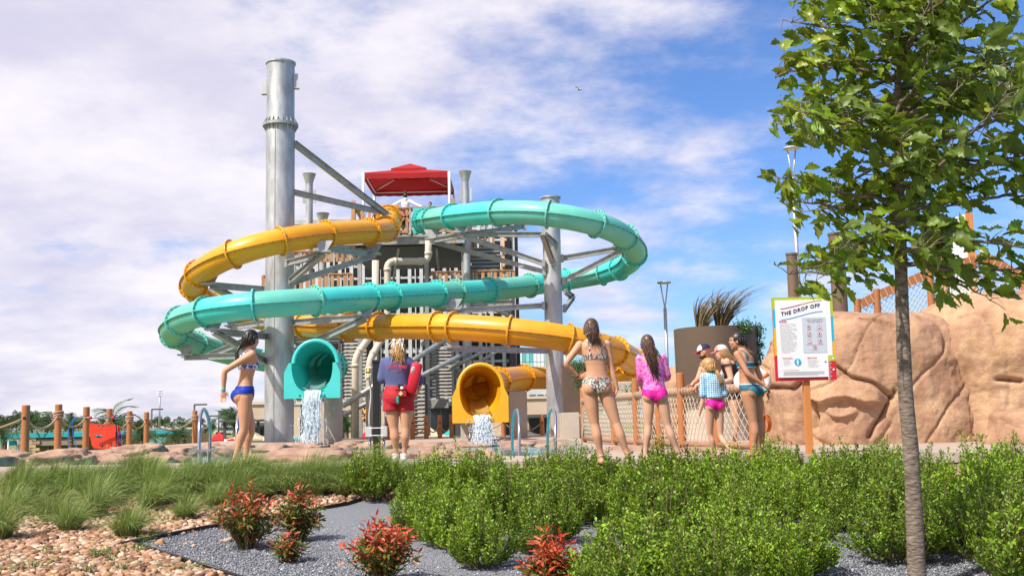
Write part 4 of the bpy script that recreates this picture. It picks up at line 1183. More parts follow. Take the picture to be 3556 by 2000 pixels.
# ------------------------------------------------------------------ brown planters
M_BRN = mat('brown painted metal', (0.105, 0.068, 0.043), 0.5, 0.1, c2=(0.125, 0.083, 0.054), scale=0.8, bump=0.03, bscale=6)
dC = 24.0
c = at(2502, 1300, dC); zt_ = at(2500, 1130, dC - 0.5).z; zb_ = at(2500, 1392, dC).z
PL = empty('planter', (c.x, dC + 0.4, 0), 'large round brown metal planter with blowing grasses on top', 'planter')
m = MB(); m.lathe([(0.90, zb_), (0.92, zt_ - 0.02), (0.92, zt_), (0.88, zt_), (0.84, zt_ - 0.15), (0.02, zt_ - 0.15)], (c.x, dC + 0.4, 0), 48); m.build('planter_wall', M_BRN, PL)
m = MB(); m.lathe([(0.75, -0.05), (0.75, zb_ + 0.01)], (c.x, dC + 0.4, 0), 32); m.build('planter_base', M_CONC, PL)
PL_C = Vector((c.x, dC + 0.4, zt_)); 
a, b = at(1952, 1262, 31), at(2088, 1262, 31); zb_ = at(2000, 1438, 31).z
m = MB(); m.bbox(((a.x + b.x) / 2, 31.2, (a.z + zb_) / 2), (b.x - a.x, 0.5, a.z - zb_), 0.02)
PL2 = tag(m.build('planter', M_BRN), 'flat brown planter panel behind the floral bikini wearer', 'planter')
PL2_C = Vector(((a.x + b.x) / 2, 31.0, a.z))
m = MB(); m.bbox(((a.x + b.x) / 2 + 0.05, 31.35, zb_ / 2 - 0.05), (b.x - a.x + 0.3, 0.9, zb_ + 0.08), 0.02)
tag(m.build('plinth', M_CONC), 'beige plinth block under the flat brown planter panel', 'plinth')
m = MB(); m.bbox(at(2150, 1400, 26), (0.6, 0.6, 1.0), 0.03)
tag(m.build('plinth', M_CONC), 'pale concrete block behind the net between two bathers', 'plinth')

# ------------------------------------------------------------------ lamps, brown poles, signs
def disc_lamp(xb, yb, xt, yt, d, label):
    top, bot = at(xt, yt, d), at(xb, yb, d)
    root = empty('street_lamp', (bot.x, d, bot.z - 1), label, 'lamp')
    s_ = d / 40.0
    m = MB(); m.tube([Vector((top.x, d, bot.z - 1)), Vector((top.x, d, top.z - 0.9))], [0.075, 0.06], 12); m.build('pole', M_GALV, root)
    for sg in (-1, 1):
        m = MB(); m.tube([Vector((top.x, d, top.z - 0.92)), Vector((top.x + sg * 0.05, d, top.z - 0.6)), Vector((top.x + sg * 0.13, d, top.z - 0.02))], 0.025, 8); m.build('fork', M_GALV, root)
    m = MB(); m.lathe([(0.03, 0), (0.22, 0.0), (0.27, 0.03), (0.25, 0.06), (0.06, 0.09)], top, 24); m.build('lamp_head', M_GALV, root)
    m = MB(); m.lathe([(0.02, -0.006), (0.18, -0.006)], top, 24, caps=False); m.build('diffuser', M_WHITE, root)
disc_lamp(2320, 1330, 2306, 985, 40, 'slender grey lamp with a flat disc head left of the round planter')
disc_lamp(2775, 1100, 2748, 520, 34, 'tall grey lamp with a flat disc head behind the leaves of the near tree')
M_BPOLE = mat('brown pole paint', (0.15, 0.095, 0.06), 0.5, c2=(0.18, 0.115, 0.075), scale=2)
def big_pole(x, yt, yb, d, r, label):
    a, b = at(x, yt, d), at(x, yb, d)
    m = MB(); m.lathe([(r, -0.2), (r, a.z - 0.05), (r + 0.02, a.z - 0.05), (r + 0.02, a.z), (0.05, a.z + 0.02)], (b.x, d, 0), 24)
    return tag(m.build('cable_pole', M_BPOLE), label, 'pole')
big_pole(2757, 880, 1040, 30, 0.15, 'thick brown pole rising behind the rules sign, the left one of two')
big_pole(2918, 810, 1080, 27, 0.19, 'thick brown pole rising right of the rules sign, the right one of two')
for i, (y0_, y1_, l_) in enumerate(((945, 968, 'uppermost'), (968, 990, 'second'), (1010, 1040, 'third'), (1030, 1055, 'lowest'))):
    a, b = at(2760, y0_ - 25 if i < 2 else y0_ - 20, 30), at(3600, y1_ + 40, 26)
    m = MB(); m.tube([a, (a + b) / 2 - Vector((0, 0, 0.05)), b], 0.009, 5)
    tag(m.build('cable', M_GALV2), l_ + ' of the thin steel cables strung from the brown poles', 'cable')

# rules sign
dN = 14.6
A = at(2678, 1032, dN); B_ = at(2889, 1031, dN); Cc = at(2908, 1320, dN); Dd = at(2698, 1322, dN)
sw = ((B_.x - A.x) + (Cc.x - Dd.x)) / 2; sh = ((A.z - Dd.z) + (B_.z - Cc.z)) / 2
sx0, sz0 = (A.x + Dd.x) / 2 - 0.005, (Dd.z + Cc.z) / 2
SG = empty('rules_sign', (sx0 + sw / 2, dN, 0), 'white rules sign with a striped coloured border on an orange post', 'sign')
def SP_(u, v, w=0.0): return Vector((sx0 + u * sw, dN - w, sz0 + v * sh))
def flat(name, u0, u1, v0, v1, w, c, t=0.003):
    m = MB(); a, b = SP_(u0, v0, w), SP_(u1, v1, w)
    m.box(((a.x + b.x) / 2, a.y + t / 2, (a.z + b.z) / 2), (abs(b.x - a.x), t, abs(b.z - a.z)))
    return m.build(name, c, SG)
M_S = {k: mat('sign ' + k, v, 0.35, coat=0.1) for k, v in dict(lime=(0.42, 0.50, 0.01), sky=(0.01, 0.42, 0.62), amber=(0.75, 0.40, 0.01), crimson=(0.62, 0.010, 0.03), white=(0.80, 0.78, 0.78),
       ink=(0.03, 0.025, 0.07), grey=(0.55, 0.58, 0.64), text=(0.16, 0.15, 0.18), plum=(0.35, 0.02, 0.25)).items()}
m = MB(); m.bbox((sx0 + sw / 2, dN + 0.02, sz0 + sh / 2), (sw, 0.03, sh), 0.01); m.build('sign_board', M_S['crimson'], SG)
flat('border_band', 0.0, 1.0, 0.86, 1.0, 0.008, M_S['lime'])
for (u0, u1, rows) in ((0.0, 0.06, (('sky', 0.63, 0.86), ('amber', 0.30, 0.63))), (0.94, 1.0, (('lime', 0.76, 0.86), ('sky', 0.46, 0.76), ('amber', 0.29, 0.46)))):
    for cn, v0, v1 in rows: flat('border_band', u0, u1, v0, v1, 0.008, M_S[cn])
flat('sign_face', 0.042, 0.955, 0.04, 0.966, 0.0125, M_S['white'])
flat('height_scale', 0.865, 1.0, 0.0, 0.295, 0.0165, M_S['crimson'])
flat('height_scale', 0.865, 1.0, 0.225, 0.295, 0.0205, M_S['lime'])
flat('height_scale', 0.862, 0.872, 0.0, 0.295, 0.0240, M_S['white'])
for k in range(11): flat('scale_tick', 0.875, 0.905 + 0.02 * (k % 2), 0.02 + k * 0.025, 0.025 + k * 0.025, 0.0245, M_S['white'])
for v in (0.258, 0.125):
    m = MB(); m.lathe([(0.014, 0), (0.014, 0.003)], SP_(0.952, v, 0.023), 14, axis=(0, -1, 0)); m.build('scale_dot', M_S['white'], SG)
flat('panel', 0.475, 0.865, 0.33, 0.755, 0.0165, M_S['grey'])
def text(s, u, v, size, m, align='LEFT', bold=0.0, w=0.0175, slant=None, parent=SG, pos=None, name='lettering', rot=None, spacing=1.0):
    cu = bpy.data.curves.new('lettering', 'FONT')
    cu.body = s; cu.size = size; cu.align_x = align; cu.offset = bold; cu.space_character = spacing; cu.resolution_u = 2
    tmp = bpy.data.objects.new('tmp', cu); COL.objects.link(tmp)
    bpy.context.view_layer.update()
    me = bpy.data.meshes.new_from_object(tmp.evaluated_get(bpy.context.evaluated_depsgraph_get()))
    bpy.data.objects.remove(tmp); bpy.data.curves.remove(cu)
    if slant:
        for q in me.vertices: q.co.y += slant(q.co.x)
    p = pos if pos is not None else SP_(u, v, w)
    if rot is None: rot = Matrix.Rotation(R(90), 4, 'X')
    me.materials.clear(); me.materials.append(m)
    o = bpy.data.objects.new(name, me); o.parent = parent
    o.matrix_basis = Matrix.Translation(-org(parent)) @ Matrix.Translation(p) @ rot
    COL.objects.link(o)
    return o
wave = lambda x: 0.055 * math.sin(max(-1, min(1, (x - 0.25) / 0.28)) * 1.4) + 0.045
text('THE DROP OFF', 0.135, 0.785, 0.069, M_S['ink'], bold=0.0018, slant=lambda x: wave(x), spacing=1.14)
for vv, c1, c2 in ((0.895, 'crimson', 'amber'), (0.762, 'sky', 'sky')):
    for q, cn in ((0, c1), (1, c2)):
        m = MB()
        P = [SP_(0.13 + (0.5 * q + 0.5 * t) * 0.69, vv, 0.017) + Vector((0, 0, wave((q * 0.5 + 0.5 * t) * 0.53) - 0.03)) for t in np.linspace(0, 1, 10)]
        for a, b in zip(P, P[1:]): m.beam(a, b, 0.002, 0.007)
        m.build('swoosh', M_S[cn], SG)
text('RULES:', 0.10, 0.698, 0.034, M_S['crimson'], bold=0.001)
lines = ['Follow the direction of the ride', 'operator at all times - including', 'when to enter the ride.', 'No diving, running, or horseplay.', 'No footwear, loose items, exposed', 'metal, or sharp objects.', 'Exit landing area immediately.', 'Patrons must maintain proper',
         'riding position without assistance.', 'No stopping, standing, changing', 'position, or attempting to slow', 'yourself during the ride.', 'If you are unwell, have an open', 'wound, or diarrhea please leave', 'the body of water immediately.', 'If the ride stops at any time,', 'please remain where you are,', 'until an attendant assists.', 'Lifejackets are not allowed', 'on this attraction.']
for k, s in enumerate(lines): text(s, 0.105 + 0.0007 * k, 0.672 - k * 0.0178, 0.0165, M_S['text'])
text('FOR YOUR SAFETY,', 0.69, 0.715, 0.026, M_S['text'], 'CENTER', w=0.0205)
text('DO NOT RIDE IF:', 0.69, 0.690, 0.026, M_S['text'], 'CENTER', w=0.0205)
caps = ['YOU ARE\nPREGNANT', 'YOU HAVE BACK\nOR NECK TROUBLE', 'YOU HAVE HEART\nTROUBLE', 'YOU HAVE ANY\nBROKEN BONES', 'YOU HAVE HAD A\nRECENT SURGERY', 'YOU ARE UNDER\nTHE INFLUENCE', 'YOU HAVE\nHEALTH CONCERNS']
for k in range(7):
    u = 0.585 if k % 2 == 0 else 0.755
    v = 0.638 - (k // 2) * 0.087
    if k == 6: u, v = 0.668, 0.377 + 0.022
    m = MB(); m.lathe([(0.020, 0), (0.020, 0.002), (0.026, 0.002), (0.026, 0)], SP_(u, v, 0.0175), 20, axis=(0, -1, 0), caps=False); m.build('icon_ring', M_S['crimson'], SG)
    m = MB(); m.lathe([(0.021, 0), (0.021, 0.001)], SP_(u, v, 0.0175), 20, axis=(0, -1, 0)); m.build('icon_disc', M_S['white'], SG)
    m = MB()
    if k % 3 == 0: m.ell(SP_(u, v, 0.0195), (0.010, 0.001, 0.013))
    elif k % 3 == 1: m.beam(SP_(u, v - 0.012, 0.0198), SP_(u, v + 0.012, 0.0198), 0.002, 0.008)
    else: m.beam(SP_(u - 0.015, v - 0.009, 0.0198), SP_(u + 0.015, v + 0.009, 0.0198), 0.002, 0.007); m.ell(SP_(u + 0.012, v + 0.008, 0.0195), (0.007, 0.001, 0.007))
    m.build('icon', M_S['ink'], SG)
    text(caps[k], u, v - 0.034, 0.0105, M_S['text'], 'CENTER', w=0.0205)
text('POSITIONING:', 0.125, 0.262, 0.021, M_S['crimson'], bold=0.0006)
for k, s in enumerate(['- Lie down, feet', '  first with arms', '  across chest with', '  legs crossed.']): text(s, 0.13, 0.240 - k * 0.0165, 0.0145, M_S['text'])
m = MB(); m.lathe([(0.046, 0), (0.046, 0.002)], SP_(0.372, 0.222, 0.0165), 28, axis=(0, -1, 0)); m.build('icon_disc', M_S['sky'], SG)
m = MB(); m.ell(SP_(0.372, 0.248, 0.0195), (0.008, 0.001, 0.008)); m.ell(SP_(0.372, 0.222, 0.0195), (0.015, 0.001, 0.018)); m.ell(SP_(0.372, 0.198, 0.0195), (0.008, 0.001, 0.02)); m.build('icon', M_S['white'], SG)
text('LIMITATIONS:', 0.53, 0.262, 0.021, M_S['crimson'], bold=0.0006)
for k, s in enumerate(['- Max bather load: 2', '- Max rider weight: 300 lb.', '- Minimum height: 48"', '- Water depth: 3.5\'', '- Max simultaneous riders: 1', '- Must be able to swim']): text(s, 0.535, 0.240 - k * 0.0165, 0.0145, M_S['text'])
text('48"', 0.81, 0.212, 0.026, M_S['ink'], bold=0.0006)
text('NOTICE OF RESPONSIBILITY:', 0.13, 0.122, 0.017, M_S['crimson'])
for k in range(4): flat('fine_print', 0.13, 0.80 - 0.1 * (k == 3), 0.106 - k * 0.0125, 0.110 - k * 0.0125, 0.0175, mat('sign fine print', (0.5, 0.49, 0.5), 0.5), 0.001)
m = MB(); pb = SP_(0.5, 0, -0.06)
m.bbox((sx0 + sw * 0.5 + 0.02, dN + 0.09, (sz0 + 0.3) / 2 - 0.25), (0.085, 0.085, sz0 + 0.8), 0.006); m.build('sign_post', mat('orange sign post', (0.60, 0.22, 0.055), 0.5, c2=(0.55, 0.20, 0.05), scale=3), SG)
# ------------------------------------------------------------------ artificial rock wall on the right, bridge above it
def rock_material():
    m = bpy.data.materials.new('sandstone rockwork'); m.use_nodes = True
    n, l = m.node_tree.nodes, m.node_tree.links
    p = n['Principled BSDF']; p.inputs['Roughness'].default_value = 0.92; p.inputs['Specular IOR Level'].default_value = 0.2
    tcn = n.new('ShaderNodeTexCoord')
    def nz(scale, detail, rough=0.6, st=None):
        t = n.new('ShaderNodeTexNoise'); t.inputs['Scale'].default_value, t.inputs['Detail'].default_value, t.inputs['Roughness'].default_value = scale, detail, rough
        if st:
            mp = n.new('ShaderNodeMapping'); mp.inputs['Scale'].default_value = st; l.new(tcn.outputs['Object'], mp.inputs[0]); l.new(mp.outputs[0], t.inputs['Vector'])
        else: l.new(tcn.outputs['Object'], t.inputs['Vector'])
        return t.outputs['Fac']
    rp = n.new('ShaderNodeValToRGB'); e = rp.color_ramp.elements
    e[0].position, e[0].color = 0.30, (0.35, 0.195, 0.118, 1)
    e[1].position, e[1].color = 0.72, (0.64, 0.42, 0.275, 1)
    x = e.new(0.46); x.color = (0.50, 0.30, 0.19, 1)
    x = e.new(0.58); x.color = (0.58, 0.37, 0.212, 1)
    l.new(nz(1.1, 8, 0.62), rp.inputs[0])
    st = n.new('ShaderNodeMixRGB'); st.blend_type = 'MULTIPLY'
    mr = n.new('ShaderNodeMapRange'); mr.inputs['From Min'].default_value, mr.inputs['From Max'].default_value = 0.42, 0.62
    mr.inputs['To Max'].default_value = 0.4
    l.new(nz(2.2, 6, 0.6, (2.2, 2.2, 0.35)), mr.inputs['Value']); l.new(mr.outputs[0], st.inputs[0])
    st.inputs[2].default_value = (0.62, 0.47, 0.40, 1); l.new(rp.outputs[0], st.inputs[1])
    l.new(st.outputs[0], p.inputs['Base Color'])
    b = n.new('ShaderNodeBump'); b.inputs['Strength'].default_value = 0.9; b.inputs['Distance'].default_value = 0.05
    l.new(nz(9, 10, 0.72), b.inputs['Height'])
    b2 = n.new('ShaderNodeBump'); b2.inputs['Strength'].default_value = 0.6; b2.inputs['Distance'].default_value = 0.02
    l.new(nz(55, 4, 0.7), b2.inputs['Height']); l.new(b.outputs[0], b2.inputs['Normal']); l.new(b2.outputs[0], p.inputs['Normal'])
    return m
M_ROCK = rock_material()
def c7(pts, d): return [(at(2500 + x / 1.932, 900 + y / 1.932, d).x, at(2500 + x / 1.932, 900 + y / 1.932, d).z) for x, y in pts]
def seg_dist(x, z, P):
    best = np.full(x.shape, 1e9)
    for (ax, az), (bx, bz) in zip(P, P[1:]):
        dx, dz = bx - ax, bz - az
        t = np.clip(((x - ax) * dx + (z - az) * dz) / (dx * dx + dz * dz), 0, 1)
        best = np.minimum(best, np.hypot(x - ax - t * dx, z - az - t * dz))
    return best
def rock(c, rx, ry, h, seed, label, cracks=(), brows=(), nu=250, nv=110, top=0.55, amp=0.16, name='rock_wall'):
    th = np.linspace(math.pi * 0.92, math.pi * 2.08, nu); ph = np.linspace(0, 1, nv)
    T, P = np.meshgrid(th, ph)
    g = np.where(P < 0.62, 1 + 0.05 * np.sin(P * 7 + seed), 1 + 0.05 * math.sin(0.62 * 7 + seed))
    a = np.clip((P - 0.45) / 0.55, 0, 1) * math.pi / 2
    g = g * np.cos(a) ** 0.55
    z = np.where(P < 0.45, P / 0.45 * h * top, h * top + h * (1 - top) * np.sin(a) ** 0.9)
    cs, sn = np.sign(np.cos(T)) * np.abs(np.cos(T)) ** 0.75, np.sign(np.sin(T)) * np.abs(np.sin(T)) ** 0.75
    X, Y = c[0] + rx * cs * g, c[1] + ry * sn * g
    Z = z.copy()
    N = np.stack([cs / rx * g, sn / ry * g, 0.9 * np.sin(a) / h], -1); N /= np.linalg.norm(N, axis=-1, keepdims=True) + 1e-9
    D = np.zeros_like(X)
    for i in range(nv):
        for j in range(nu):
            q = Vector((X[i, j] * 0.55 + seed * 7, Y[i, j] * 0.55, Z[i, j] * 0.6))
            D[i, j] = amp * 1.15 * mnoise.noise(q) + amp * 0.55 * (1 - abs(mnoise.noise(q * 2.3)) * 2) * 0.5 + 0.032 * mnoise.fractal(q * 6, 0.8, 2.1, 5) - 0.05 * max(0.0, 1 - abs(mnoise.noise(q * 1.1 + Vector((3, 9, 1)))) * 30)
    for B, A_, soft in brows:
        bx = np.array([p[0] for p in B]); bz = np.array([p[1] for p in B])
        zl = np.interp(X, bx, bz); ins = np.clip((X - bx[0]) / 0.15, 0, 1) * np.clip((bx[-1] - X) / 0.15, 0, 1)
        dz = Z - zl
        D += A_ * ins * np.where(dz > 0, np.exp(-dz / soft), np.exp(dz / 0.025))
    for Cr in cracks:
        D -= 0.15 * np.exp(-(seg_dist(X, Z, Cr) / 0.034) ** 2) * (Y < c[1])
    V = np.stack([X, Y, Z], -1) + N * D[..., None]
    V[..., 2] = np.maximum(V[..., 2], -0.15)
    V[0, :, 2] = -0.15
    F = [(i * nu + j, i * nu + j + 1, (i + 1) * nu + j + 1, (i + 1) * nu + j) for i in range(nv - 1) for j in range(nu - 1)]
    b = Vector((c[0], c[1], -0.15))
    o = link_mesh(name, np_mesh(name, V.reshape(-1, 3) - np.array(b), F, smooth=True), M_ROCK, None, b)
    return tag(o, label, 'rock')
dk = 18.7
brow = c7([(600, 830), (650, 930), (710, 960), (760, 935), (850, 920), (950, 955), (1040, 965), (1100, 960)], dk)
lens = c7([(705, 1000), (760, 1050), (800, 1060), (870, 1042), (930, 1010)], dk)
crA = [c7(x, dk) for x in ([(760, 680), (880, 795), (1010, 830), (1080, 885), (1140, 925)], [(1190, 845), (1140, 930), (1080, 1030), (1010, 1120), (980, 1190)], [(480, 880), (520, 1000), (480, 1090), (440, 1180)],
       [(340, 850), (480, 870), (530, 830)], [(650, 950), (665, 1050), (660, 1130)], [(1000, 400), (1090, 420), (1180, 460)])]
rock((6.5, 20.6), 1.78, 2.0, 2.36, 1, 'pink tan rock wall with cracks and a lip-like ledge behind the rules sign', crA, [(brow, 0.20, 0.5), (lens, 0.12, 0.14)], top=0.62)
rock((9.6, 20.3), 2.35, 1.95, 2.62, 3, 'larger smooth ochre rock right of the near tree trunk', [c7([(1920, 800), (2060, 815)], 18.3)], top=0.5, nu=200)
rock((5.15, 20.2), 0.62, 1.2, 1.75, 5, 'narrow cracked rock between the net fence and the rules sign', [c7([(340, 850), (480, 870), (530, 830)], 19)], top=0.6, nu=110, nv=70, amp=0.12)
rock((8.7, 17.4), 1.2, 0.8, 0.55, 8, 'low rock shelf at the right edge in front of the ochre rock', top=0.7, nu=110, nv=50, amp=0.06)
rock((4.1, 27.0), 0.75, 0.8, 1.75, 9, 'small rounded rock seen past the shoulder of the pink shirt wearer', top=0.5, nu=70, nv=50, amp=0.1)
# rope bridge climbing behind the rocks
dG = 23.5
brp = [(2976, 1040, 1075), (3043, 1005, 1075), (3226, 925, 1100), (3421, 870, 1100), (3553, 945, 1110), (3640, 990, 1120)]
b0 = at(2976, 1070, dG)
BR = empty('rope_bridge', (b0.x, dG, 0), 'orange rope bridge climbing behind the rocks on the right', 'bridge')
tops = []
for px_, yt, yb in brp:
    p = at(px_, yt, dG)
    m = MB(); m.lathe([(0.075, 0), (0.075, p.z), (0.065, p.z + 0.01)], (p.x, dG, 0), 16); m.build('bridge_post', M_POST, BR)
    tops.append(p - Vector((0, 0, 0.14)))
M_WR2 = mat('bridge wrap', (0.66, 0.5, 0.35), 0.9)
net = MB()
for a, b in zip(tops, tops[1:]):
    m = MB(); m.beam(a, b, 0.09, 0.19); rl_ = m.build('bridge_rail', M_POST, BR)
    m = MB(); L_ = (b - a).length; t_ = (b - a).normalized()
    for k in range(int(L_ / 0.14)):
        c = a + t_ * (k * 0.14 + 0.07); m.beam(c - t_ * 0.006, c + t_ * 0.006, 0.10, 0.20)
    m.build('rail_lashing', M_WR2, rl_)
    lo = Vector((0, 0, -0.92))
    m = MB(); m.beam(a + lo, b + lo, 0.10, 0.14); m.build('bridge_edge', M_POST, BR)
    H_ = 0.8; s_ = 0.13; k = -8
    while k * s_ < L_:
        for sg in (1, -1):
            pts = []
            for t in np.linspace(0, 1, 5):
                x = k * s_ + H_ * t
                if 0 <= x <= L_: pts.append(a + t_ * x + Vector((0, 0.006 * sg, -0.10 - H_ * (t if sg > 0 else 1 - t))))
            if len(pts) > 1: net.tube(pts, 0.008, 4, caps=False)
        k += 1
o = net.build('bridge_net', M_NET, BR); o['kind'] = 'stuff'
m = MB(); a, b = tops[1] + Vector((0, 0.7, -1.0)), tops[3] + Vector((0, 0.7, -1.0)); m.beam(a, b, 1.3, 0.12); m.build('bridge_walkway', M_WOOD, BR)
# tall white board between orange posts
W0, W1 = at(3262, 770, 27), at(3352, 742, 27)
zb_ = 1.4
BD = empty('board_tower', ((W0.x + W1.x) / 2, 27, 0), 'tall white board held between two orange posts behind the bridge', 'board')
for x, z in ((W0.x - 0.06, W0.z), (W1.x + 0.06, W1.z)):
    m = MB(); m.box((x, 27, z / 2), (0.17, 0.2, z)); m.build('board_post', mat('orange lumber', (0.62, 0.26, 0.07), 0.6, c2=(0.52, 0.2, 0.05), scale=4, stretch=(8, 8, 0.6)), BD)
m = MB(); m.hexa([(W0.x + 0.03, 26.95, zb_), (W1.x - 0.03, 26.95, zb_), (W1.x - 0.03, 27.0, zb_), (W0.x + 0.03, 27.0, zb_), (W0.x + 0.03, 26.95, W0.z - 0.02), (W1.x - 0.03, 26.95, W1.z - 0.02), (W1.x - 0.03, 27.0, W1.z - 0.02), (W0.x + 0.03, 27.0, W0.z - 0.02)])
m.build('board_face', M_WHITE, BD)
# ------------------------------------------------------------------ far buildings, tents, lamps
G0 = -3.1
def bx(px0, px1, d): return at(px0, 1470, d).x, at(px1, 1470, d).x
# beige hall behind the tower
d = 88
xa, xb = bx(846, 2030, d)
zt_ = at(1100, 1400, d).z
HALL = empty('hall', ((xa + xb) / 2, d, G0), 'long low beige hall with dark shop fronts behind the tower', 'building')
m = MB(); m.box(((xa + xb) / 2, d + 6, (zt_ + G0) / 2), (xb - xa, 12, zt_ - G0)); m.build('wall', M_BEIGE, HALL)
m = MB(); m.box(((xa + xb) / 2, d + 6, zt_ + 0.1), (xb - xa + 0.3, 12.3, 0.2)); m.build('parapet', mat('pale coping', (0.62, 0.5, 0.38), 0.8), HALL)
for px0, px1, y0, y1 in ((1180, 1208, 1425, 1540), (1258, 1300, 1416, 1456), (1490, 1572, 1410, 1545), (1590, 1705, 1440, 1545), (1755, 1795, 1450, 1545), (1835, 1905, 1448, 1545), (870, 918, 1470, 1540)):
    a, b = at(px0, y0, d), at(px1, y1, d)
    b.z = max(b.z, G0)
    m = MB(); m.box(((a.x + b.x) / 2, d - 0.02, (a.z + b.z) / 2), (abs(b.x - a.x), 0.12, a.z - b.z)); fr_ = m.build('shop_front', M_DARK, HALL)
    m = MB(); m.box(((a.x + b.x) / 2, d - 0.09, (a.z + b.z) / 2), (abs(b.x - a.x) * 0.86, 0.05, (a.z - b.z) * 0.86)); m.build('pane', M_GLASS, fr_)
for px0, px1, y0 in ((846, 925, 1474), (1480, 1580, 1404), (1825, 1915, 1445)):
    a, b = at(px0, y0, d - 2), at(px1, y0, d - 2)
    m = MB(); m.box(((a.x + b.x) / 2, d - 1, a.z), (b.x - a.x, 2.4, 0.25)); m.build('awning', M_DARK, HALL)
# orange letter display in front of the hall
a, b = at(1254, 1414, 76), at(1306, 1460, 76)
LED = empty('letter_display', ((a.x + b.x) / 2, 76, G0), 'black display with glowing orange letters left of the lifeguard', 'display')
m = MB(); m.bbox(((a.x + b.x) / 2, 76, (a.z + b.z) / 2), (b.x - a.x, 0.2, a.z - b.z), 0.02); m.build('cabinet', M_BLACK, LED)
m = MB(); m.box(((a.x + b.x) / 2, 76.05, (b.z + G0) / 2), (0.2, 0.15, b.z - G0)); m.build('display_post', M_DARK, LED)
M_LED = mat('orange letters', (1.0, 0.22, 0.02), 0.5, emit=1.6)
text('WE', 0, 0, 0.5, M_LED, parent=LED, pos=Vector((a.x + 0.12, 75.88, (a.z + b.z) / 2 + 0.04)), bold=0.02)
text('HIN', 0, 0, 0.5, M_LED, parent=LED, pos=Vector((a.x + 0.06, 75.88, b.z + 0.08)), bold=0.02)
# black pergola left of the tall column
a, b = at(764, 1462, 70), at(905, 1450, 70)
PG = empty('pergola', ((a.x + b.x) / 2, 70, G0), 'flat black pergola roof behind the legs of the blue bikini wearer', 'pergola')
m = MB(); m.box(((a.x + b.x) / 2, 71, a.z), (b.x - a.x, 2.6, 0.12)); m.build('pergola_roof', M_DARK, PG)
for x in (a.x + 0.25, b.x - 0.2):
    m = MB(); m.box((x, 70.2, (a.z + G0) / 2), (0.16, 0.16, a.z - G0)); m.build('pergola_post', M_DARK, PG)
# glass block far right of the tower
d = 230
xa, xb = bx(1780, 2010, d); zt_ = at(1850, 1224, d).z; zm = at(1850, 1285, d).z
GB = empty('glass_building', ((xa + xb) / 2, d, -1), 'distant office block of white and green glass panels right of the tower', 'building')
m = MB(); m.box(((xa + xb) / 2, d + 8, (zt_ - 1) / 2), (xb - xa, 15.6, zt_ + 1)); m.build('core', mat('office core', (0.45, 0.5, 0.5), 0.5), GB)
GP = [mat('white glass panel', (0.70, 0.72, 0.74), 0.25), mat('green glass panel', (0.12, 0.42, 0.42), 0.15), mat('pale green glass panel', (0.30, 0.58, 0.58), 0.15)]
ncol = 18; wv = (xb - xa) / ncol; hv = 2.0
for i in range(ncol):
    for j in range(7):
        z = zt_ - (j + 0.5) * hv
        k = (i * 7 + j * 3 + i * i) % 5
        mm = GP[0] if (j < 2 and (i // 3) % 2 == 0) else (GP[1] if k < 2 else GP[2])
        m = MB(); m.box((xa + (i + 0.5) * wv, d + 0.1, z), (wv * 0.9, 0.3, hv * 0.95)); m.build('glass_panel', mm, GB)
m = MB(); a = at(1825, 1352, 160); b = at(1990, 1352, 160)
m.box(((a.x + b.x) / 2, 164, (a.z + G0) / 2), (b.x - a.x, 8, a.z - G0))
LB = m.build('annex_building', mat('pale grey annex', (0.6, 0.6, 0.58), 0.7, c2=(0.5, 0.5, 0.49), scale=0.5)); tag(LB, 'pale grey low building under the distant glass block', 'building')
for k in range(6):
    m = MB(); m.box((a.x + 1.0 + k * 1.15, 159.9, a.z - 1.2), (0.9, 0.2, 0.8)); m.build('window', M_GLASS, LB)
# teal roofed buildings on the left
def teal_building(px0, px1, yt, yb, d, label, back=6):
    xa, xb = bx(px0, px1, d); z1 = at((px0 + px1) / 2, yt, d).z; z0 = at((px0 + px1) / 2, yb, d).z
    root = empty('pavilion', ((xa + xb) / 2, d, G0), label, 'building')
    m = MB(); m.box(((xa + xb) / 2, d + back / 2, (z0 + z1) / 2), (xb - xa, back, z1 - z0)); m.build('roof', M_TEALP, root)
    for k in range(int((xb - xa) / 1.6)):
        m = MB(); m.box((xa + 0.8 + k * 1.6, d - 0.015, (z0 + z1) / 2), (0.03, 0.03, z1 - z0 - 0.02)); m.build('fascia_joint', mat('teal joint', (0.015, 0.25, 0.31), 0.5), root)
    return root, xa, xb, z0, z1
M_STON = mat('buff stone', (0.36, 0.24, 0.13), 0.9, c2=(0.46, 0.33, 0.2), scale=5, bump=0.3, bscale=12, vary=0.2)
T1, xa, xb, z0, z1 = teal_building(17, 430, 1501, 1517, 66, 'low stone pavilion with a bright teal flat roof behind the rope posts')
def stone_block(root, xa, xb, d, z0, z1):
    row = 0; z = z0; bh = 0.2
    me = MB().box((0, 0, 0), (0.44, 0.2, bh - 0.02)).mesh('stone'); me.materials.append(M_STON)
    while z > z1:
        x = xa - (0.22 if row % 2 else 0)
        while x < xb:
            inst(me, 'stone', Matrix.Translation((x + 0.22, d + random.uniform(-0.02, 0.02), z - bh / 2)), root); x += 0.46
        z -= bh; row += 1
s0, s1 = bx(46, 118, 66)
m = MB(); m.box(((s0 + s1) / 2, 68.2, (z0 + G0) / 2), (s1 - s0 - 0.1, 4, z0 - G0)); m.build('wall', M_STON, T1)
stone_block(T1, s0, s1, 66.15, z0, z0 - 1.25)
m = MB(); m.box(((xa + xb) / 2, 70.5, (z0 + G0) / 2), (xb - xa - 1, 2.5, z0 - G0)); m.build('wall', M_STON, T1)
a, b = bx(121, 292, 66)
m = MB(); m.box(((a + b) / 2, 66.2, at(200, 1535, 66).z), (b - a, 0.15, 0.36)); m.build('sign_band', mat('taupe band', (0.26, 0.2, 0.16), 0.7), T1)
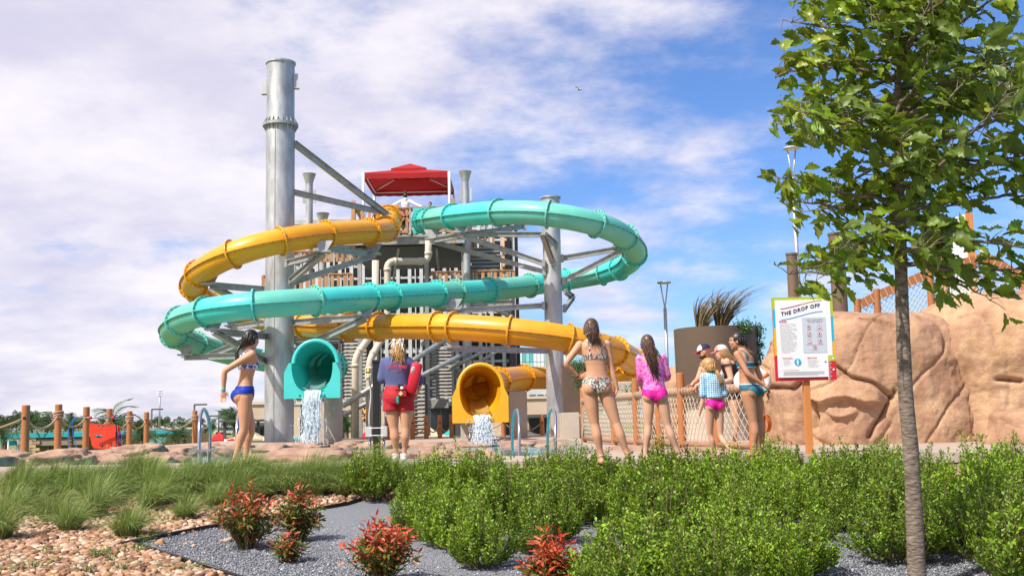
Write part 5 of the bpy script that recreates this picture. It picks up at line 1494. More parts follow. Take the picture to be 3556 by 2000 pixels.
text('Ok', 0, 0, 0.75, mat('teal script', (0.03, 0.45, 0.35), 0.5), parent=T1, pos=Vector((s0 + 0.1, 65.95, at(70, 1562, 66).z)))
for k in range(5):
    x = a + (b - a) * k / 4
    m = MB(); m.box((x, 66.3, (z0 + G0) / 2), (0.1, 0.1, z0 - G0)); m.build('pavilion_post', M_DARK, T1)
T2, xa, xb, z0, z1 = teal_building(425, 632, 1493, 1508, 84, 'farther pavilion with a teal roof and tan parapet left of the ladder')
m = MB(); m.box(((xa + xb) / 2 + 1, 88, (z0 + G0) / 2), (xb - xa - 1, 5, z0 - G0)); m.build('wall', M_STON, T2)
m = MB(); m.box(((xa + xb) / 2, 89, z1 + 0.08), (xb - xa, 4, 0.15)); m.build('parapet', M_BEIGE, T2)
a, b = bx(513, 570, 83)
m = MB(); m.box(((a + b) / 2, 83.5, at(540, 1528, 83).z), (b - a, 0.15, 0.4)); m.build('sign_band', mat('pale teal band', (0.12, 0.34, 0.30), 0.7), T2)

# tents and umbrellas on the plaza below
def tent(px_, yp, ye, hw, d, colr, label, side=None):
    p = at(px_, yp, d); ze = at(px_, ye, d).z; w = hw / FPX * d
    root = empty('shade_tent', (p.x, d, G0), label, 'tent', 'shade tents on the plaza')
    m = MB(); cs = [Vector((p.x + sx * w, d + sy * w, ze)) for sx, sy in ((-1, -1), (1, -1), (1, 1), (-1, 1))]
    for i in range(4):
        a, b = cs[i], cs[(i + 1) % 4]
        V = []
        for r_ in range(5):
            t = r_ / 4
            for s_ in range(5):
                q = (a + (b - a) * (s_ / 4)) * (1 - t) + p * t
                V.append(q - Vector((0, 0, 0.25 * (p.z - ze) * math.sin(math.pi * t))))
        m.add(V, [(r_ * 5 + s_, r_ * 5 + s_ + 1, r_ * 5 + 6 + s_, r_ * 5 + 5 + s_) for r_ in range(4) for s_ in range(4)], 0, True)
        m.add([a, b, b - Vector((0, 0, 0.25)), a - Vector((0, 0, 0.25))], [(0, 1, 2, 3)])
    m.build('tent_roof', colr, root)
    for c in cs:
        m = MB(); m.cyl((c.x, c.y, G0), (c.x, c.y, ze), 0.05, 8); m.build('tent_leg', M_WHITE, root)
    if side:
        m = MB(); m.box((p.x, d + w * 0.9, (ze + G0) / 2), (2 * w * 0.95, 0.05, ze - G0 - 0.1)); m.build('tent_back', side, root)
C_RED = mat('tent red', (0.55, 0.02, 0.02), 0.8, translucent=0.15); C_TAN = mat('tent tan', (0.68, 0.52, 0.33), 0.8, translucent=0.15)
C_TEA = mat('tent teal', (0.03, 0.42, 0.42), 0.8, translucent=0.15); C_ORA = mat('tent orange', (0.62, 0.20, 0.02), 0.8)
tent(762, 1498, 1526, 46, 95, C_RED, 'small red shade tent left of the legs of the blue bikini wearer', C_ORA)
tent(866, 1484, 1522, 66, 62, C_TAN, 'large tan shade tent just left of the tall column', C_ORA)
tent(806, 1521, 1527, 16, 60, C_RED, 'red box tent below the tan one', C_RED)
tent(1050, 1500, 1524, 34, 70, C_TEA, 'teal shade tent between the tall column and the falling water', C_TEA)
tent(1275, 1493, 1516, 42, 72, C_RED, 'red shade tent behind the signal post', C_ORA)
tent(1495, 1484, 1515, 66, 60, C_TAN, 'tan shade tent right of the lifeguard legs', C_ORA)
tent(1560, 1490, 1516, 50, 66, C_TEA, 'teal shade tent left of the yellow slide mouth', C_TEA)
tent(1815, 1482, 1510, 66, 58, C_TAN, 'tan shade tent behind the pair of hand rails')
tent(10, 1522, 1530, 34, 58, C_TEA, 'teal umbrella at the left edge of the picture')
# floodlight mast and street lamps
d = 260
a = at(555, 1352, d); b = at(553, 1490, d)
FL = empty('floodlight_mast', (a.x, d, -1), 'tall floodlight mast on the skyline left of the ladder', 'mast')
m = MB(); m.tube([(b.x, d, -1.2), (a.x, d, a.z - 0.3)], [0.26, 0.17], 10); m.build('mast_pole', M_GALV2, FL)
for r_ in range(3):
    m = MB(); m.box((a.x, d, a.z - 0.3 - r_ * 0.55), (1.3, 0.15, 0.12)); m.build('cross_bar', M_GALV2, FL)
    for q in range(3):
        m = MB(); m.ell((a.x + (q - 1) * 0.42, d - 0.2, a.z - 0.3 - r_ * 0.55), (0.2, 0.16, 0.2), 10, 6); m.build('floodlight', M_WHITE, FL)
for px_, yt, d, l_ in ((675, 1405, 150, 'just left of the ladder, the tallest'), (527, 1421, 170, 'left of the floodlight mast'), (604, 1457, 190, 'right of the floodlight mast, the shortest'), (728, 1444, 170, 'right of the ladder'), (432, 1441, 170, 'beside the fifth rope post'), (760, 1430, 200, 'in front of the big round tree')):
    a = at(px_, yt, d)
    root = empty('car_park_lamp', (a.x, d, -2), 'dark angled street lamp ' + l_, 'lamp')
    gz = ground_z(a.x, d)
    m = MB(); m.cyl((a.x, d, gz), (a.x, d, a.z), 0.13, 8); m.build('pole', M_DARK, root)
    m = MB(); m.box((a.x + 0.85, d, a.z), (1.7, 0.35, 0.22)); m.build('lamp_arm', M_DARK, root)
# parked cars on the rise
for k, (px_, cc, l_) in enumerate(((795, (0.5, 0.5, 0.52), 'silver'), (779, (0.7, 0.7, 0.7), 'white'), (812, (0.12, 0.14, 0.2), 'dark blue'))):
    d = 236 + k * 2; x = at(px_, 1490, d).x; gz = ground_z(x, d)
    root = empty('parked_car', (x, d, gz), l_ + ' car parked on the rise below the round tree', 'car', 'cars parked on the rise')
    pm_ = mat('car paint ' + l_, cc, 0.3, 0.3)
    m = MB()
    prof = [(-2.1, 0.35), (-2.1, 0.85), (-1.2, 0.95), (2.1, 0.9), (2.1, 0.35)]
    m.poly([(x + q, d - 0.85, gz + z) for q, z in prof], 1.7, (0, 1, 0)); m.build('body', pm_, root)
    m = MB(); m.poly([(x + q, d - 0.75, gz + z) for q, z in [(-1.3, 0.93), (-0.6, 1.45), (1.0, 1.45), (1.7, 0.9)]], 1.5, (0, 1, 0)); m.build('cabin', M_GLASS, root)
    for sx in (-1.3, 1.3):
        m = MB(); m.lathe([(0.33, -0.1), (0.33, 0.1)], (x + sx, d - 0.8, gz + 0.33), 14, axis=(0, 1, 0)); m.build('wheel', M_BLACK, root)
# bird
p = at(2011, 312, 60)
m = MB(); m.ell(p, (0.16, 0.07, 0.06)); m.add([p + Vector((-0.02, 0, 0.02)), p + Vector((0.06, 0, 0.02)), p + Vector((0.22, 0.35, 0.12)), p + Vector((0.1, 0.4, 0.14))], [(0, 1, 2, 3)])
m.add([p + Vector((-0.02, 0, 0.02)), p + Vector((0.06, 0, 0.02)), p + Vector((-0.18, -0.35, 0.08)), p + Vector((-0.26, -0.3, 0.08))], [(0, 1, 2, 3)])
tag(m.build('bird', mat('bird plumage', (0.5, 0.5, 0.42), 0.8)), 'small pale bird flying high in the open sky', 'bird')
# ------------------------------------------------------------------ vegetation
def mats_np(pos, d, nrm, L, W):
    """Arrays of leaf frames: columns along the leaf, across it and up."""
    d = d / (np.linalg.norm(d, axis=1, keepdims=True) + 1e-9)
    s = np.cross(d, nrm); s /= (np.linalg.norm(s, axis=1, keepdims=True) + 1e-9)
    u = np.cross(s, d)
    return d * L[:, None], s * W[:, None], u * L[:, None]
def bake(TV, TF, pos, D, S, U):
    """Places template verts (t along, w across, h up) for every frame."""
    V = pos[:, None, :] + TV[None, :, 0:1] * D[:, None, :] + TV[None, :, 1:2] * S[:, None, :] + TV[None, :, 2:3] * U[:, None, :]
    F = TF[None] + (np.arange(len(pos)) * len(TV))[:, None, None]
    return V.reshape(-1, 3), F.reshape(-1, TF.shape[1])
def rand_dir(n):
    v = rng.normal(size=(n, 3)); return v / np.linalg.norm(v, axis=1, keepdims=True)
LEAF4 = (np.array([(0, 0, 0), (0.45, 0.5, 0.10), (1, 0, -0.05), (0.45, -0.5, 0.10)]), np.array([(0, 2, 1), (0, 3, 2)]))
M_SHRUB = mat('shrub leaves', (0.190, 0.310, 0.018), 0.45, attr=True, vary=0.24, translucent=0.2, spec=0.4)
M_STEM = mat('shrub stems', (0.16, 0.12, 0.06), 0.8)
def shrub_mesh(seed, nl=5200, rad=0.42, h=0.52):
    global rng
    rng = np.random.default_rng(seed)
    ns = 64
    a = rng.uniform(0, 2 * math.pi, ns); rr = np.sqrt(rng.uniform(0, 1, ns)) * rad
    tip = np.stack([rr * np.cos(a), rr * np.sin(a), h * (1.08 - 0.55 * (rr / rad) ** 2) * rng.uniform(0.55, 1.30, ns)], 1)
    base = tip * [0.25, 0.25, 0] + rng.normal(0, 0.02, (ns, 3)) * [1, 1, 0]
    k = rng.integers(0, ns, nl); t = rng.uniform(0.12, 1, nl) ** 0.75
    bend = np.stack([tip[k, 0] * 0.25, tip[k, 1] * 0.25, np.zeros(nl)], 1) * (4 * t * (1 - t))[:, None]
    ax = base[k] * (1 - t)[:, None] + tip[k] * t[:, None] + bend
    out = rand_dir(nl); out[:, 2] = np.abs(out[:, 2]) * 0.6 + 0.15
    pos = ax + out * rng.uniform(0, 0.035, nl)[:, None] * [1, 1, 0.4]
    sz = rng.uniform(0.026, 0.048, nl) * (1.1 - 0.3 * t)
    D, S, U = mats_np(pos, out + [0.1, 0, 0.35], rand_dir(nl) * 0.7 + [0, 0, 1], sz, sz * 0.55)
    V, F = bake(LEAF4[0], LEAF4[1], pos, D, S, U)
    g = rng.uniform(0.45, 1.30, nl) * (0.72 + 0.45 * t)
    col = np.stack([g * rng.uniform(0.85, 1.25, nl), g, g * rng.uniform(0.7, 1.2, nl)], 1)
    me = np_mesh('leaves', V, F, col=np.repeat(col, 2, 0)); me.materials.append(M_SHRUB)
    m = MB()
    for i in range(ns): m.tube([base[i], base[i] * 0.5 + tip[i] * 0.5 + tip[i] * [0.12, 0.12, 0], tip[i]], [0.005, 0.004, 0.002], 4, caps=False)
    ms = m.mesh('stems'); ms.materials.append(M_STEM)
    return me, ms
SHR = [shrub_mesh(100 + k, rad=0.35 + 0.05 * (k % 3), h=0.50 + 0.06 * (k % 2)) for k in range(5)]
M_FLW = mat('red flowers', (0.70, 0.01, 0.02), 0.6)
fm = MB()
for k in range(5):
    a = k * 1.256
    fm.add([(0, 0, 0), (0.014 * math.cos(a - 0.4), 0.014 * math.sin(a - 0.4), 0.006), (0.024 * math.cos(a), 0.024 * math.sin(a), 0), (0.014 * math.cos(a + 0.4), 0.014 * math.sin(a + 0.4), 0.006)], [(0, 1, 2, 3)])
fme = fm.mesh('flower'); fme.materials.append(M_FLW)
def px_of(p):
    q = CAM_M.inverted() @ Vector(p); return 1778 + FPX * q.x / -q.z, 1000 - FPX * q.y / -q.z
def shrub_zone(x, y):
    px_, py_ = px_of((x, y, bed_z(y)))
    if px_ > 3270: z = 'in the shade right of the near tree trunk'
    elif y > 12.9: z = 'in the back row below ' + ('the yellow slide water' if px_ < 1760 else 'the hand rails' if px_ < 1990 else 'the floral bikini wearer' if px_ < 2220 else 'the pink shirt wearer' if px_ < 2420 else 'the child and teal swimsuit wearer' if px_ < 2700 else 'the rules sign' if px_ < 2960 else 'the rock left of the trunk')
    elif px_ < 1750: z = 'at the left end of the mass beside the grey gravel' if py_ < 1860 else 'in front, left of the orange red nandina'
    elif py_ > 1860: z = 'in front, ' + ('behind the orange red nandina' if px_ < 2100 else 'right of the orange red nandina' if px_ < 2560 else 'just left of the near tree trunk')
    else: z = 'in the middle of the mass, ' + ('left part' if px_ < 2150 else 'centre part' if px_ < 2650 else 'right part')
    return 'bright green small-leaved shrub ' + z, 'shrub', 'green shrubs ' + z
def put_shrub(x, y, s, rz, k, sz=1.0):
    o = empty('sage_shrub', (x, y, bed_z(y)), *shrub_zone(x, y))
    for nm_, me in (('leaves', SHR[k][0]), ('stems', SHR[k][1])):
        c = bpy.data.objects.new(nm_, me); c.parent = o; COL.objects.link(c)
        if nm_ == 'leaves': c['kind'] = 'stuff'
    o.rotation_euler = (0, 0, rz); o.scale = (s, s, s * sz)
    return o
def px_of(p):
    q = CAM_M.inverted() @ Vector(p); return 1778 + FPX * q.x / -q.z, 1000 - FPX * q.y / -q.z
# gaps of bare gravel between the shrubs (photograph pixels: x, y, half-width, half-height)
GAPS = [(1915, 2080, 150, 110), (1230, 1880, 230, 110), (1350, 2030, 220, 90), (1560, 1985, 120, 60), (2105, 1880, 80, 85), (1760, 1800, 60, 50), (2620, 1790, 60, 45), (3000, 1850, 70, 55), (1570, 1690, 60, 25), (2395, 1840, 30, 40), (2430, 1930, 75, 70), (2800, 1955, 120, 55), (2380, 1880, 40, 60), (3270, 1985, 120, 60), (3250, 1720, 35, 60), (1900, 1560, 60, 20)]
SHRUBS = []
rs = np.random.default_rng(5)
y = 13.9
while y > 7.0:
    x = -2.6 + rs.uniform(0, 0.3)
    while x < 6.8:
        xx, yy = x + rs.uniform(-0.14, 0.14), y + rs.uniform(-0.14, 0.14)
        px_, py_ = px_of((xx, yy, bed_z(yy)))
        lim = 1280 + max(0, py_ - 1730) * 1.15
        ok = px_ > lim and px_ < 3650
        for gx, gy, gw, gh in GAPS:
            if ((px_ - gx) / gw) ** 2 + ((py_ - gy) / gh) ** 2 < 1: ok = False
        if py_ > 2060: ok = ok and rs.random() < 0.75
        if abs(xx - 0.371 * yy) < (0.62 if yy < 7.9 else 0.45) and yy < 8.6: ok = False
        if py_ > 2230: ok = False
        if ok: SHRUBS.append((xx, yy))
        x += rs.uniform(0.56, 0.80) if y > 11.6 else rs.uniform(0.60, 0.92) if y > 9.2 else rs.uniform(0.56, 0.80)
    y -= 0.53 if y > 11.6 else 0.58
for i, (x, y) in enumerate(SHRUBS):
    q_ = rs.random()
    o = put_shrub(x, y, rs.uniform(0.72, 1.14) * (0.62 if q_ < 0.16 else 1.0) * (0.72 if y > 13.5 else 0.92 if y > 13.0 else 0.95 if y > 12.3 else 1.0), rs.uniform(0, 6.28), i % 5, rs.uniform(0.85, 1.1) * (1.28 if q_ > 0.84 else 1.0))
    if rs.random() < 0.22:
        f = bpy.data.objects.new('flower', fme); f.parent = o; f.location = (rs.uniform(-0.25, 0.25), -0.25, rs.uniform(0.3, 0.5)); f.rotation_euler = (R(60), 0, rs.uniform(0, 6)); COL.objects.link(f)
# taller sprigs along the back row
for px_, py_ in ((2020, 1580), (2290, 1570), (2440, 1580), (2830, 1560), (2900, 1555), (3110, 1570), (3190, 1580), (3400, 1560), (2550, 1600), (2650, 1600), (3480, 1590), (1680, 1600), (1760, 1610), (1510, 1615), (1560, 1620), (1620, 1610), (1850, 1610)):
    x = at(px_, 1560, 13.4).x
    put_shrub(x, 13.3 + rs.uniform(-0.3, 0.2), rs.uniform(0.7, 0.95), rs.uniform(0, 6), int(rs.integers(0, 5)), rs.uniform(1.05, 1.3) if px_ > 2700 else 1.1)

# grass clumps, blown to the right
M_GRASS = mat('grass blades', (0.25, 0.355, 0.088), 0.55, attr=True, vary=0.12, translucent=0.25)
def grass_mesh(seed, nb=560, L=0.50, spread=0.10):
    r_ = np.random.default_rng(seed); seg = 6
    a = r_.uniform(0, 2 * math.pi, nb); rr = np.sqrt(r_.uniform(0, 1, nb)) * spread
    b = np.stack([rr * np.cos(a), rr * np.sin(a), np.zeros(nb)], 1)
    a2 = a + r_.normal(0, 0.5, nb)
    out = np.stack([np.cos(a2), np.sin(a2)], 1)
    lean = r_.uniform(0.1, 1.15, nb); LL_ = L * r_.uniform(0.6, 1.2, nb)
    wind = 0.16
    w = r_.uniform(0.0028, 0.0055, nb)
    V = np.zeros((nb, seg + 1, 2, 3))
    side = np.stack([-out[:, 1], out[:, 0], np.zeros(nb)], 1)
    side += r_.normal(0, 0.4, (nb, 3)); side /= np.linalg.norm(side, axis=1, keepdims=True)
    for i in range(seg + 1):
        t = i / seg
        hor = LL_ * (lean * 0.75 * t ** 1.5)
        z = LL_ * (t * (1 - 0.35 * lean * t) - 0.30 * lean * t ** 3)
        c = b.copy(); c[:, :2] += out * hor[:, None]; c[:, 0] += wind * LL_ * t ** 2; c[:, 2] = np.maximum(z, 0.01)
        ww = w * (1 - 0.85 * t)
        V[:, i, 0] = c - side * ww[:, None]; V[:, i, 1] = c + side * ww[:, None]
    F = []
    k = np.arange(nb) * (seg + 1) * 2
    for i in range(seg): F.append(np.stack([k + 2 * i, k + 2 * i + 1, k + 2 * i + 3, k + 2 * i + 2], 1))
    F = np.stack(F, 1).reshape(-1, 4)
    g = r_.uniform(0.6, 1.35, nb); col = np.stack([g * r_.uniform(0.85, 1.35, nb), g, g * r_.uniform(0.7, 1.4, nb)], 1)
    me = np_mesh('blades', V.reshape(-1, 3), F, col=np.repeat(col, seg, 0)); me.materials.append(M_GRASS)
    return me
GRM = [grass_mesh(40 + k, 620 + 60 * k, 0.46 + 0.03 * (k % 3)) for k in range(5)]
CL = [(770, 1605), (812, 1605), (850, 1605), (890, 1605), (30, 1680), (150, 1650), (285, 1655), (420, 1660), (540, 1668), (660, 1660), (760, 1655), (880, 1650), (985, 1640), (1090, 1640), (1190, 1640), (1275, 1650),
      (90, 1745), (260, 1740), (430, 1720), (560, 1735), (650, 1720), (740, 1762), (860, 1700), (960, 1690), (1060, 1690), (1150, 1690), (30, 1800),
      (180, 1815), (330, 1765), (440, 1870), (-10, 1880), (640, 1805), (355, 1700), (1240, 1700), (500, 1640), (330, 1635), (215, 1630), (90, 1640), (620, 1640), (820, 1640), (930, 1625), (1130, 1622), (1220, 1625), (1040, 1625), (720, 1632), (410, 1628),
      (150, 1700), (700, 1690), (790, 1680), (1000, 1665), (1310, 1640), (1370, 1640), (1440, 1640), (470, 1690)] + [(20 + 62 * k + (k * 37) % 29, 1612 + (k * 53) % 34) for k in range(21)] + [(560, 1700), (620, 1755), (330, 1800), (110, 1790), (520, 1770), (900, 1735), (1010, 1715), (820, 1740), (240, 1850), (700, 1725), (1100, 1720)]
def clump_zone(px_, py_):
    c = 'at the left edge' if px_ < 110 else 'below the first rope posts' if px_ < 300 else 'below the red backboard' if px_ < 470 else 'left of the ladder' if px_ < 650 else 'below the ladder' if px_ < 790 else 'below the blue bikini wearer' if px_ < 930 else 'below the teal slide water' if px_ < 1130 else 'below the signal post' if px_ < 1330 else 'below the lifeguard'
    return c + (' in the back row' if py_ < 1670 else ' in the middle of the bed' if py_ < 1740 else ' standing free on the cobbles')
for i, (px_, py_) in enumerate(CL):
    p = bed_hit(px_, py_)
    if p.y > 13.75: p = Vector((at(px_, py_, 13.75).x, 14.15 - rs.uniform(0, 0.55), 0)); p.z = bed_z(p.y)
    zn = clump_zone(*px_of(p)); o = empty('grass_clump', p, 'clump of fine green grass ' + zn, 'grass clump', 'grass clumps ' + zn)
    c = bpy.data.objects.new('blades', GRM[i % 5]); c.parent = o; COL.objects.link(c); c['kind'] = 'stuff'
    s = rs.uniform(0.72, 0.95) * (1.14 if p.y > 13.4 else 1.0 if py_ < 1700 else 1.25)
    if (px_, py_) in ((740, 1762), (640, 1805), (620, 1755), (900, 1735)): s *= 0.75
    o.scale = (s, s, s * rs.uniform(0.72, 0.95)); o.rotation_euler = (0, 0, rs.uniform(-0.5, 0.5))

# nandina bushes: red new growth over green
M_NAN = mat('nandina leaves', (1, 1, 1), 0.45, attr=True, translucent=0.2)
NLF = (np.array([(0, 0, 0), (0.35, 0.5, 0.06), (0.75, 0.3, 0.02), (1, 0, -0.06), (0.75, -0.3, 0.02), (0.35, -0.5, 0.06)]), np.array([(0, 3, 2), (0, 2, 1), (0, 4, 3), (0, 5, 4)]))
def nandina(px0, px1, py_top, py_base, label, redness, seed, nl=1900):
    global rng
    rng = np.random.default_rng(seed)
    b = bed_hit((px0 + px1) / 2, py_base)
    sc_ = b.y / FPX
    rad = (px1 - px0) / 2 * sc_; h = (py_base - py_top) * sc_
    root = empty('nandina', b, label, 'shrub', 'red leaved bushes in the grey gravel')
    ns = 46
    a = rng.uniform(0, 6.28, ns); rr = np.sqrt(rng.uniform(0, 1, ns)) * rad
    tip = np.stack([rr * np.cos(a), rr * np.sin(a) * 0.8, h * (1.05 - 0.5 * (rr / rad) ** 2) * rng.uniform(0.6, 1.08, ns)], 1)
    k = rng.integers(0, ns, nl); t = rng.uniform(0.1, 1, nl) ** 0.6
    ax = tip[k] * t[:, None] * np.stack([0.25 + 0.75 * t, 0.25 + 0.75 * t, np.ones(nl)], 1)
    out = rand_dir(nl); out[:, 2] = out[:, 2] * 0.6 + 0.2
    pos = ax + out * rng.uniform(0, 0.05, nl)[:, None]
    pos[:, 2] = np.maximum(pos[:, 2], 0.015)
    sz = rng.uniform(0.045, 0.080, nl)
    D, S, U = mats_np(pos, out, rand_dir(nl) * 0.8 + [0, -0.2, 0.8], sz, sz * 0.32)
    V, F = bake(NLF[0], NLF[1], pos, D, S, U)
    hh = pos[:, 2] / h
    red = rng.uniform(0, 1, nl) < np.clip((hh - 0.35) * 1.8, 0.06, 0.95) * redness
    r1 = np.stack([rng.uniform(0.42, 0.78, nl), rng.uniform(0.05, 0.15, nl), rng.uniform(0.02, 0.06, nl)], 1)
    g1 = np.stack([rng.uniform(0.06, 0.24, nl), rng.uniform(0.11, 0.22, nl), rng.uniform(0.01, 0.035, nl)], 1)
    mixd = rng.uniform(0, 1, nl) < 0.2
    col = np.where(red[:, None], r1, g1); col[mixd] = (r1[mixd] + g1[mixd]) / 2
    me = np_mesh('leaves', V, F, col=np.repeat(col, 4, 0))
    o = link_mesh('leaves', me, M_NAN, root); o['kind'] = 'stuff'
    m = MB()
    for i in range(ns): m.tube([tip[i] * [0.15, 0.15, 0], tip[i] * [0.5, 0.5, 0.55], tip[i]], [0.006, 0.004, 0.002], 4, caps=False)
    m.build('stems', M_STEM, root, local=True)
nandina(730, 990, 1685, 1912, 'red topped nandina bush at the edge of the cobbles, the leftmost', 0.75, 1)
nandina(950, 1128, 1705, 1885, 'greenish nandina bush touching the right side of the leftmost one', 0.4, 2, 1500)
nandina(940, 1060, 1850, 1958, 'smallest nandina sprig standing low in the gravel with a dark shadow', 0.5, 3, 500)
nandina(1215, 1450, 1815, 2030, 'fiery red nandina bush in the middle of the gravel', 1.15, 4)
nandina(1815, 2010, 1875, 2085, 'orange red nandina bush cut by the bottom edge in front of the green shrubs', 1.25, 5)
# creeping weeds among the cobbles
M_WEED = mat('weed leaves', (0.13, 0.22, 0.035), 0.5, translucent=0.2, vary=0.15)
wv = MB()
r_ = random.Random(3)
for k in range(26):
    a = r_.uniform(0, 6.28); q = r_.uniform(0.0, 0.16); L_ = r_.uniform(0.03, 0.05)
    c = Vector((q * math.cos(a), q * math.sin(a), r_.uniform(0.03, 0.09))); d_ = Vector((math.cos(a + r_.uniform(-1, 1)), math.sin(a + r_.uniform(-1, 1)), r_.uniform(-0.1, 0.5))).normalized()
    s_ = d_.cross(Vector((0, 0, 1))).normalized() * L_ * 0.28
    wv.add([c, c + d_ * L_ * 0.45 + s_ + Vector((0, 0, 0.005)), c + d_ * L_, c + d_ * L_ * 0.45 - s_ + Vector((0, 0, 0.005))], [(0, 1, 2, 3)])
    wv.tube([Vector((c.x * 0.5, c.y * 0.5, 0)), c], 0.002, 4, caps=False)
wme = wv.mesh('weed_plant'); wme.materials.append(M_WEED)
for px_, py_ in ((30, 1950), (120, 1985), (330, 1945), (365, 1940), (390, 1960), (480, 1925), (300, 1995), (560, 1985), (640, 1990), (40, 1995), (200, 1960), (500, 1890), (540, 1870), (160, 1930), (430, 1990), (690, 1985)):
    p = bed_hit(px_, py_)
    o = bpy.data.objects.new('weed_plant', wme); o.location = p; o.rotation_euler = (0, 0, r_.uniform(0, 6)); s = r_.uniform(0.7, 1.1); o.scale = (s, s, s)
    COL.objects.link(o); tag(o, 'low broad-leaved weed creeping among the cobbles', 'weed', 'weeds in the lower left corner')

# river cobbles: the nearest ones as stones of their own, the rest joined
def stone_template(seed):
    V0, F0 = ICO[2]
    W = []
    for v in V0:
        p = Vector(v); q = Vector([math.copysign(abs(c) ** 0.62, c) for c in p])
        d_ = 1 + 0.42 * mnoise.noise(p * 1.3 + Vector((seed * 5.3, 0, 0)))
        W.append(q * d_)
    return np.array(W), F0
STN = [stone_template(k) for k in range(6)]
STCOL = [(0.42, 0.245, 0.14), (0.34, 0.175, 0.09), (0.55, 0.39, 0.265), (0.25, 0.12, 0.065), (0.47, 0.285, 0.175), (0.40, 0.215, 0.095), (0.60, 0.46, 0.34)]
STM = [mat('cobble %d' % k, c, 0.8, c2=tuple(q * 0.72 for q in c), scale=14, bump=0.25, bscale=30) for k, c in enumerate(STCOL)]
rs2 = np.random.default_rng(11)
cand = []
cell = 0.058
yy = 7.8
while yy < 13.6:
    xx = -0.50 * yy - 0.2
    while xx < 0.12 * yy + 0.2:
        x, y = xx + rs2.uniform(-0.5, 0.5) * cell * 0.8, yy + rs2.uniform(-0.5, 0.5) * cell * 0.8
        if not in_poly(x, y, GRAVEL_POLY):
            cand.append((x, y))
        xx += cell * (1.0 if yy < 11.5 else 1.25)
    yy += cell * (0.95 if yy < 11.5 else 1.25)
for k in range(26):                                      # a few strays on the gravel
    p = bed_hit(rs2.uniform(470, 900), rs2.uniform(1850, 1920)); 
    if rs2.random() < 0.4: cand.append((p.x, p.y))
cand = np.array(cand)
vis = np.array([px_of((x, y, bed_z(y))) for x, y in cand])
order = np.argsort(-vis[:, 1] + 1e4 * ((vis[:, 0] < 5) | (vis[:, 1] > 1995)) )
near = set(order[:300].tolist())
Vs, Fs, Cs, off = [], [], [], 0
smesh = []
for k in range(6):
    smesh.append([])
    for c in range(7):
        me = np_mesh('stone', STN[k][0], STN[k][1], smooth=True); me.materials.append(STM[c]); smesh[k].append(me)
for i, (x, y) in enumerate(cand):
    s = rs2.uniform(0.017, 0.036) * (1.35 if rs2.random() < 0.15 else 1.0); k = int(rs2.integers(0, 6)); c = int(rs2.integers(0, 7))
    e = Euler((rs2.uniform(-0.5, 0.5), rs2.uniform(-0.5, 0.5), rs2.uniform(0, 6.28)))
    sc_ = (s * rs2.uniform(0.9, 1.35), s * rs2.uniform(0.8, 1.1), s * rs2.uniform(0.55, 0.85))
    z = bed_z(y) + 0.010 + rs2.uniform(0, 0.016)
    M_ = Matrix.Translation((x, y, z)) @ e.to_matrix().to_4x4() @ Matrix.Diagonal((*sc_, 1))
    if i in near:
        o = bpy.data.objects.new('stone', smesh[k][c]); o.parent = bed_o; o.matrix_basis = M_; COL.objects.link(o)
    else:
        A = np.array(M_)
        Vs.append(STN[k][0] @ A[:3, :3].T + A[:3, 3]); Fs.append(STN[k][1] + off); off += len(Vs[-1])
        Cs.append(np.repeat([np.array(STCOL[c]) * rs2.uniform(0.8, 1.1)], len(STN[k][1]), 0))
me = np_mesh('cobbles', np.concatenate(Vs), np.concatenate(Fs), smooth=True, col=np.concatenate(Cs))
o = link_mesh('cobbles', me, mat('cobbles joined', (1, 1, 1), 0.8, attr=True, bump=0.25, bscale=30), bed_o); o['kind'] = 'stuff'
# grey gravel grains
n_g = 60000
gx, gy = [], []
while len(gx) < n_g:
    u, v = rs2.uniform(470, 3556), 1750 + 300 * rs2.uniform(0, 1) ** 0.8
    p = bed_hit(u, v)
    if p.y > 13.0 or not in_poly(p.x, p.y, GRAVEL_POLY): continue
    if 1560 < u and rs2.random() < 0.45: continue
    gx.append(p.x); gy.append(p.y)
gx, gy = np.array(gx), np.array(gy)
OV = np.array([(1, 0, 0), (-1, 0, 0), (0, 1, 0), (0, -1, 0), (0, 0, 1), (0, 0, -1)], float)
OF = np.array([(0, 2, 4), (2, 1, 4), (1, 3, 4), (3, 0, 4), (2, 0, 5), (1, 2, 5), (3, 1, 5), (0, 3, 5)])
jit = OV[None] * rs2.uniform(0.7, 1.3, (n_g, 6, 1)) + rs2.normal(0, 0.18, (n_g, 6, 3))
a = rs2.uniform(0, 6.28, n_g); ca, sa = np.cos(a), np.sin(a)
V = jit.copy(); V[..., 0] = jit[..., 0] * ca[:, None] - jit[..., 1] * sa[:, None]; V[..., 1] = jit[..., 0] * sa[:, None] + jit[..., 1] * ca[:, None]
V *= (rs2.uniform(0.0055, 0.0115, n_g))[:, None, None] * np.array([1.1, 1.1, 0.8])
V += np.stack([gx, gy, np.interp(gy, BED_PY, BED_PZ) + 0.012 + rs2.uniform(0.0, 0.008, n_g)], 1)[:, None]
g = rs2.choice([0.12, 0.19, 0.26, 0.36, 0.55], n_g, p=[0.2, 0.28, 0.27, 0.18, 0.07]) * rs2.uniform(0.85, 1.15, n_g)
col = np.stack([g * 0.84, g * 0.85, g * 0.92], 1)
me = np_mesh('gravel', V.reshape(-1, 3), (OF[None] + (np.arange(n_g) * 6)[:, None, None]).reshape(-1, 3), col=np.repeat(col, 8, 0))
o = link_mesh('gravel', me, mat('gravel grains', (1, 1, 1), 0.85, attr=True), grav_o); o['kind'] = 'stuff'
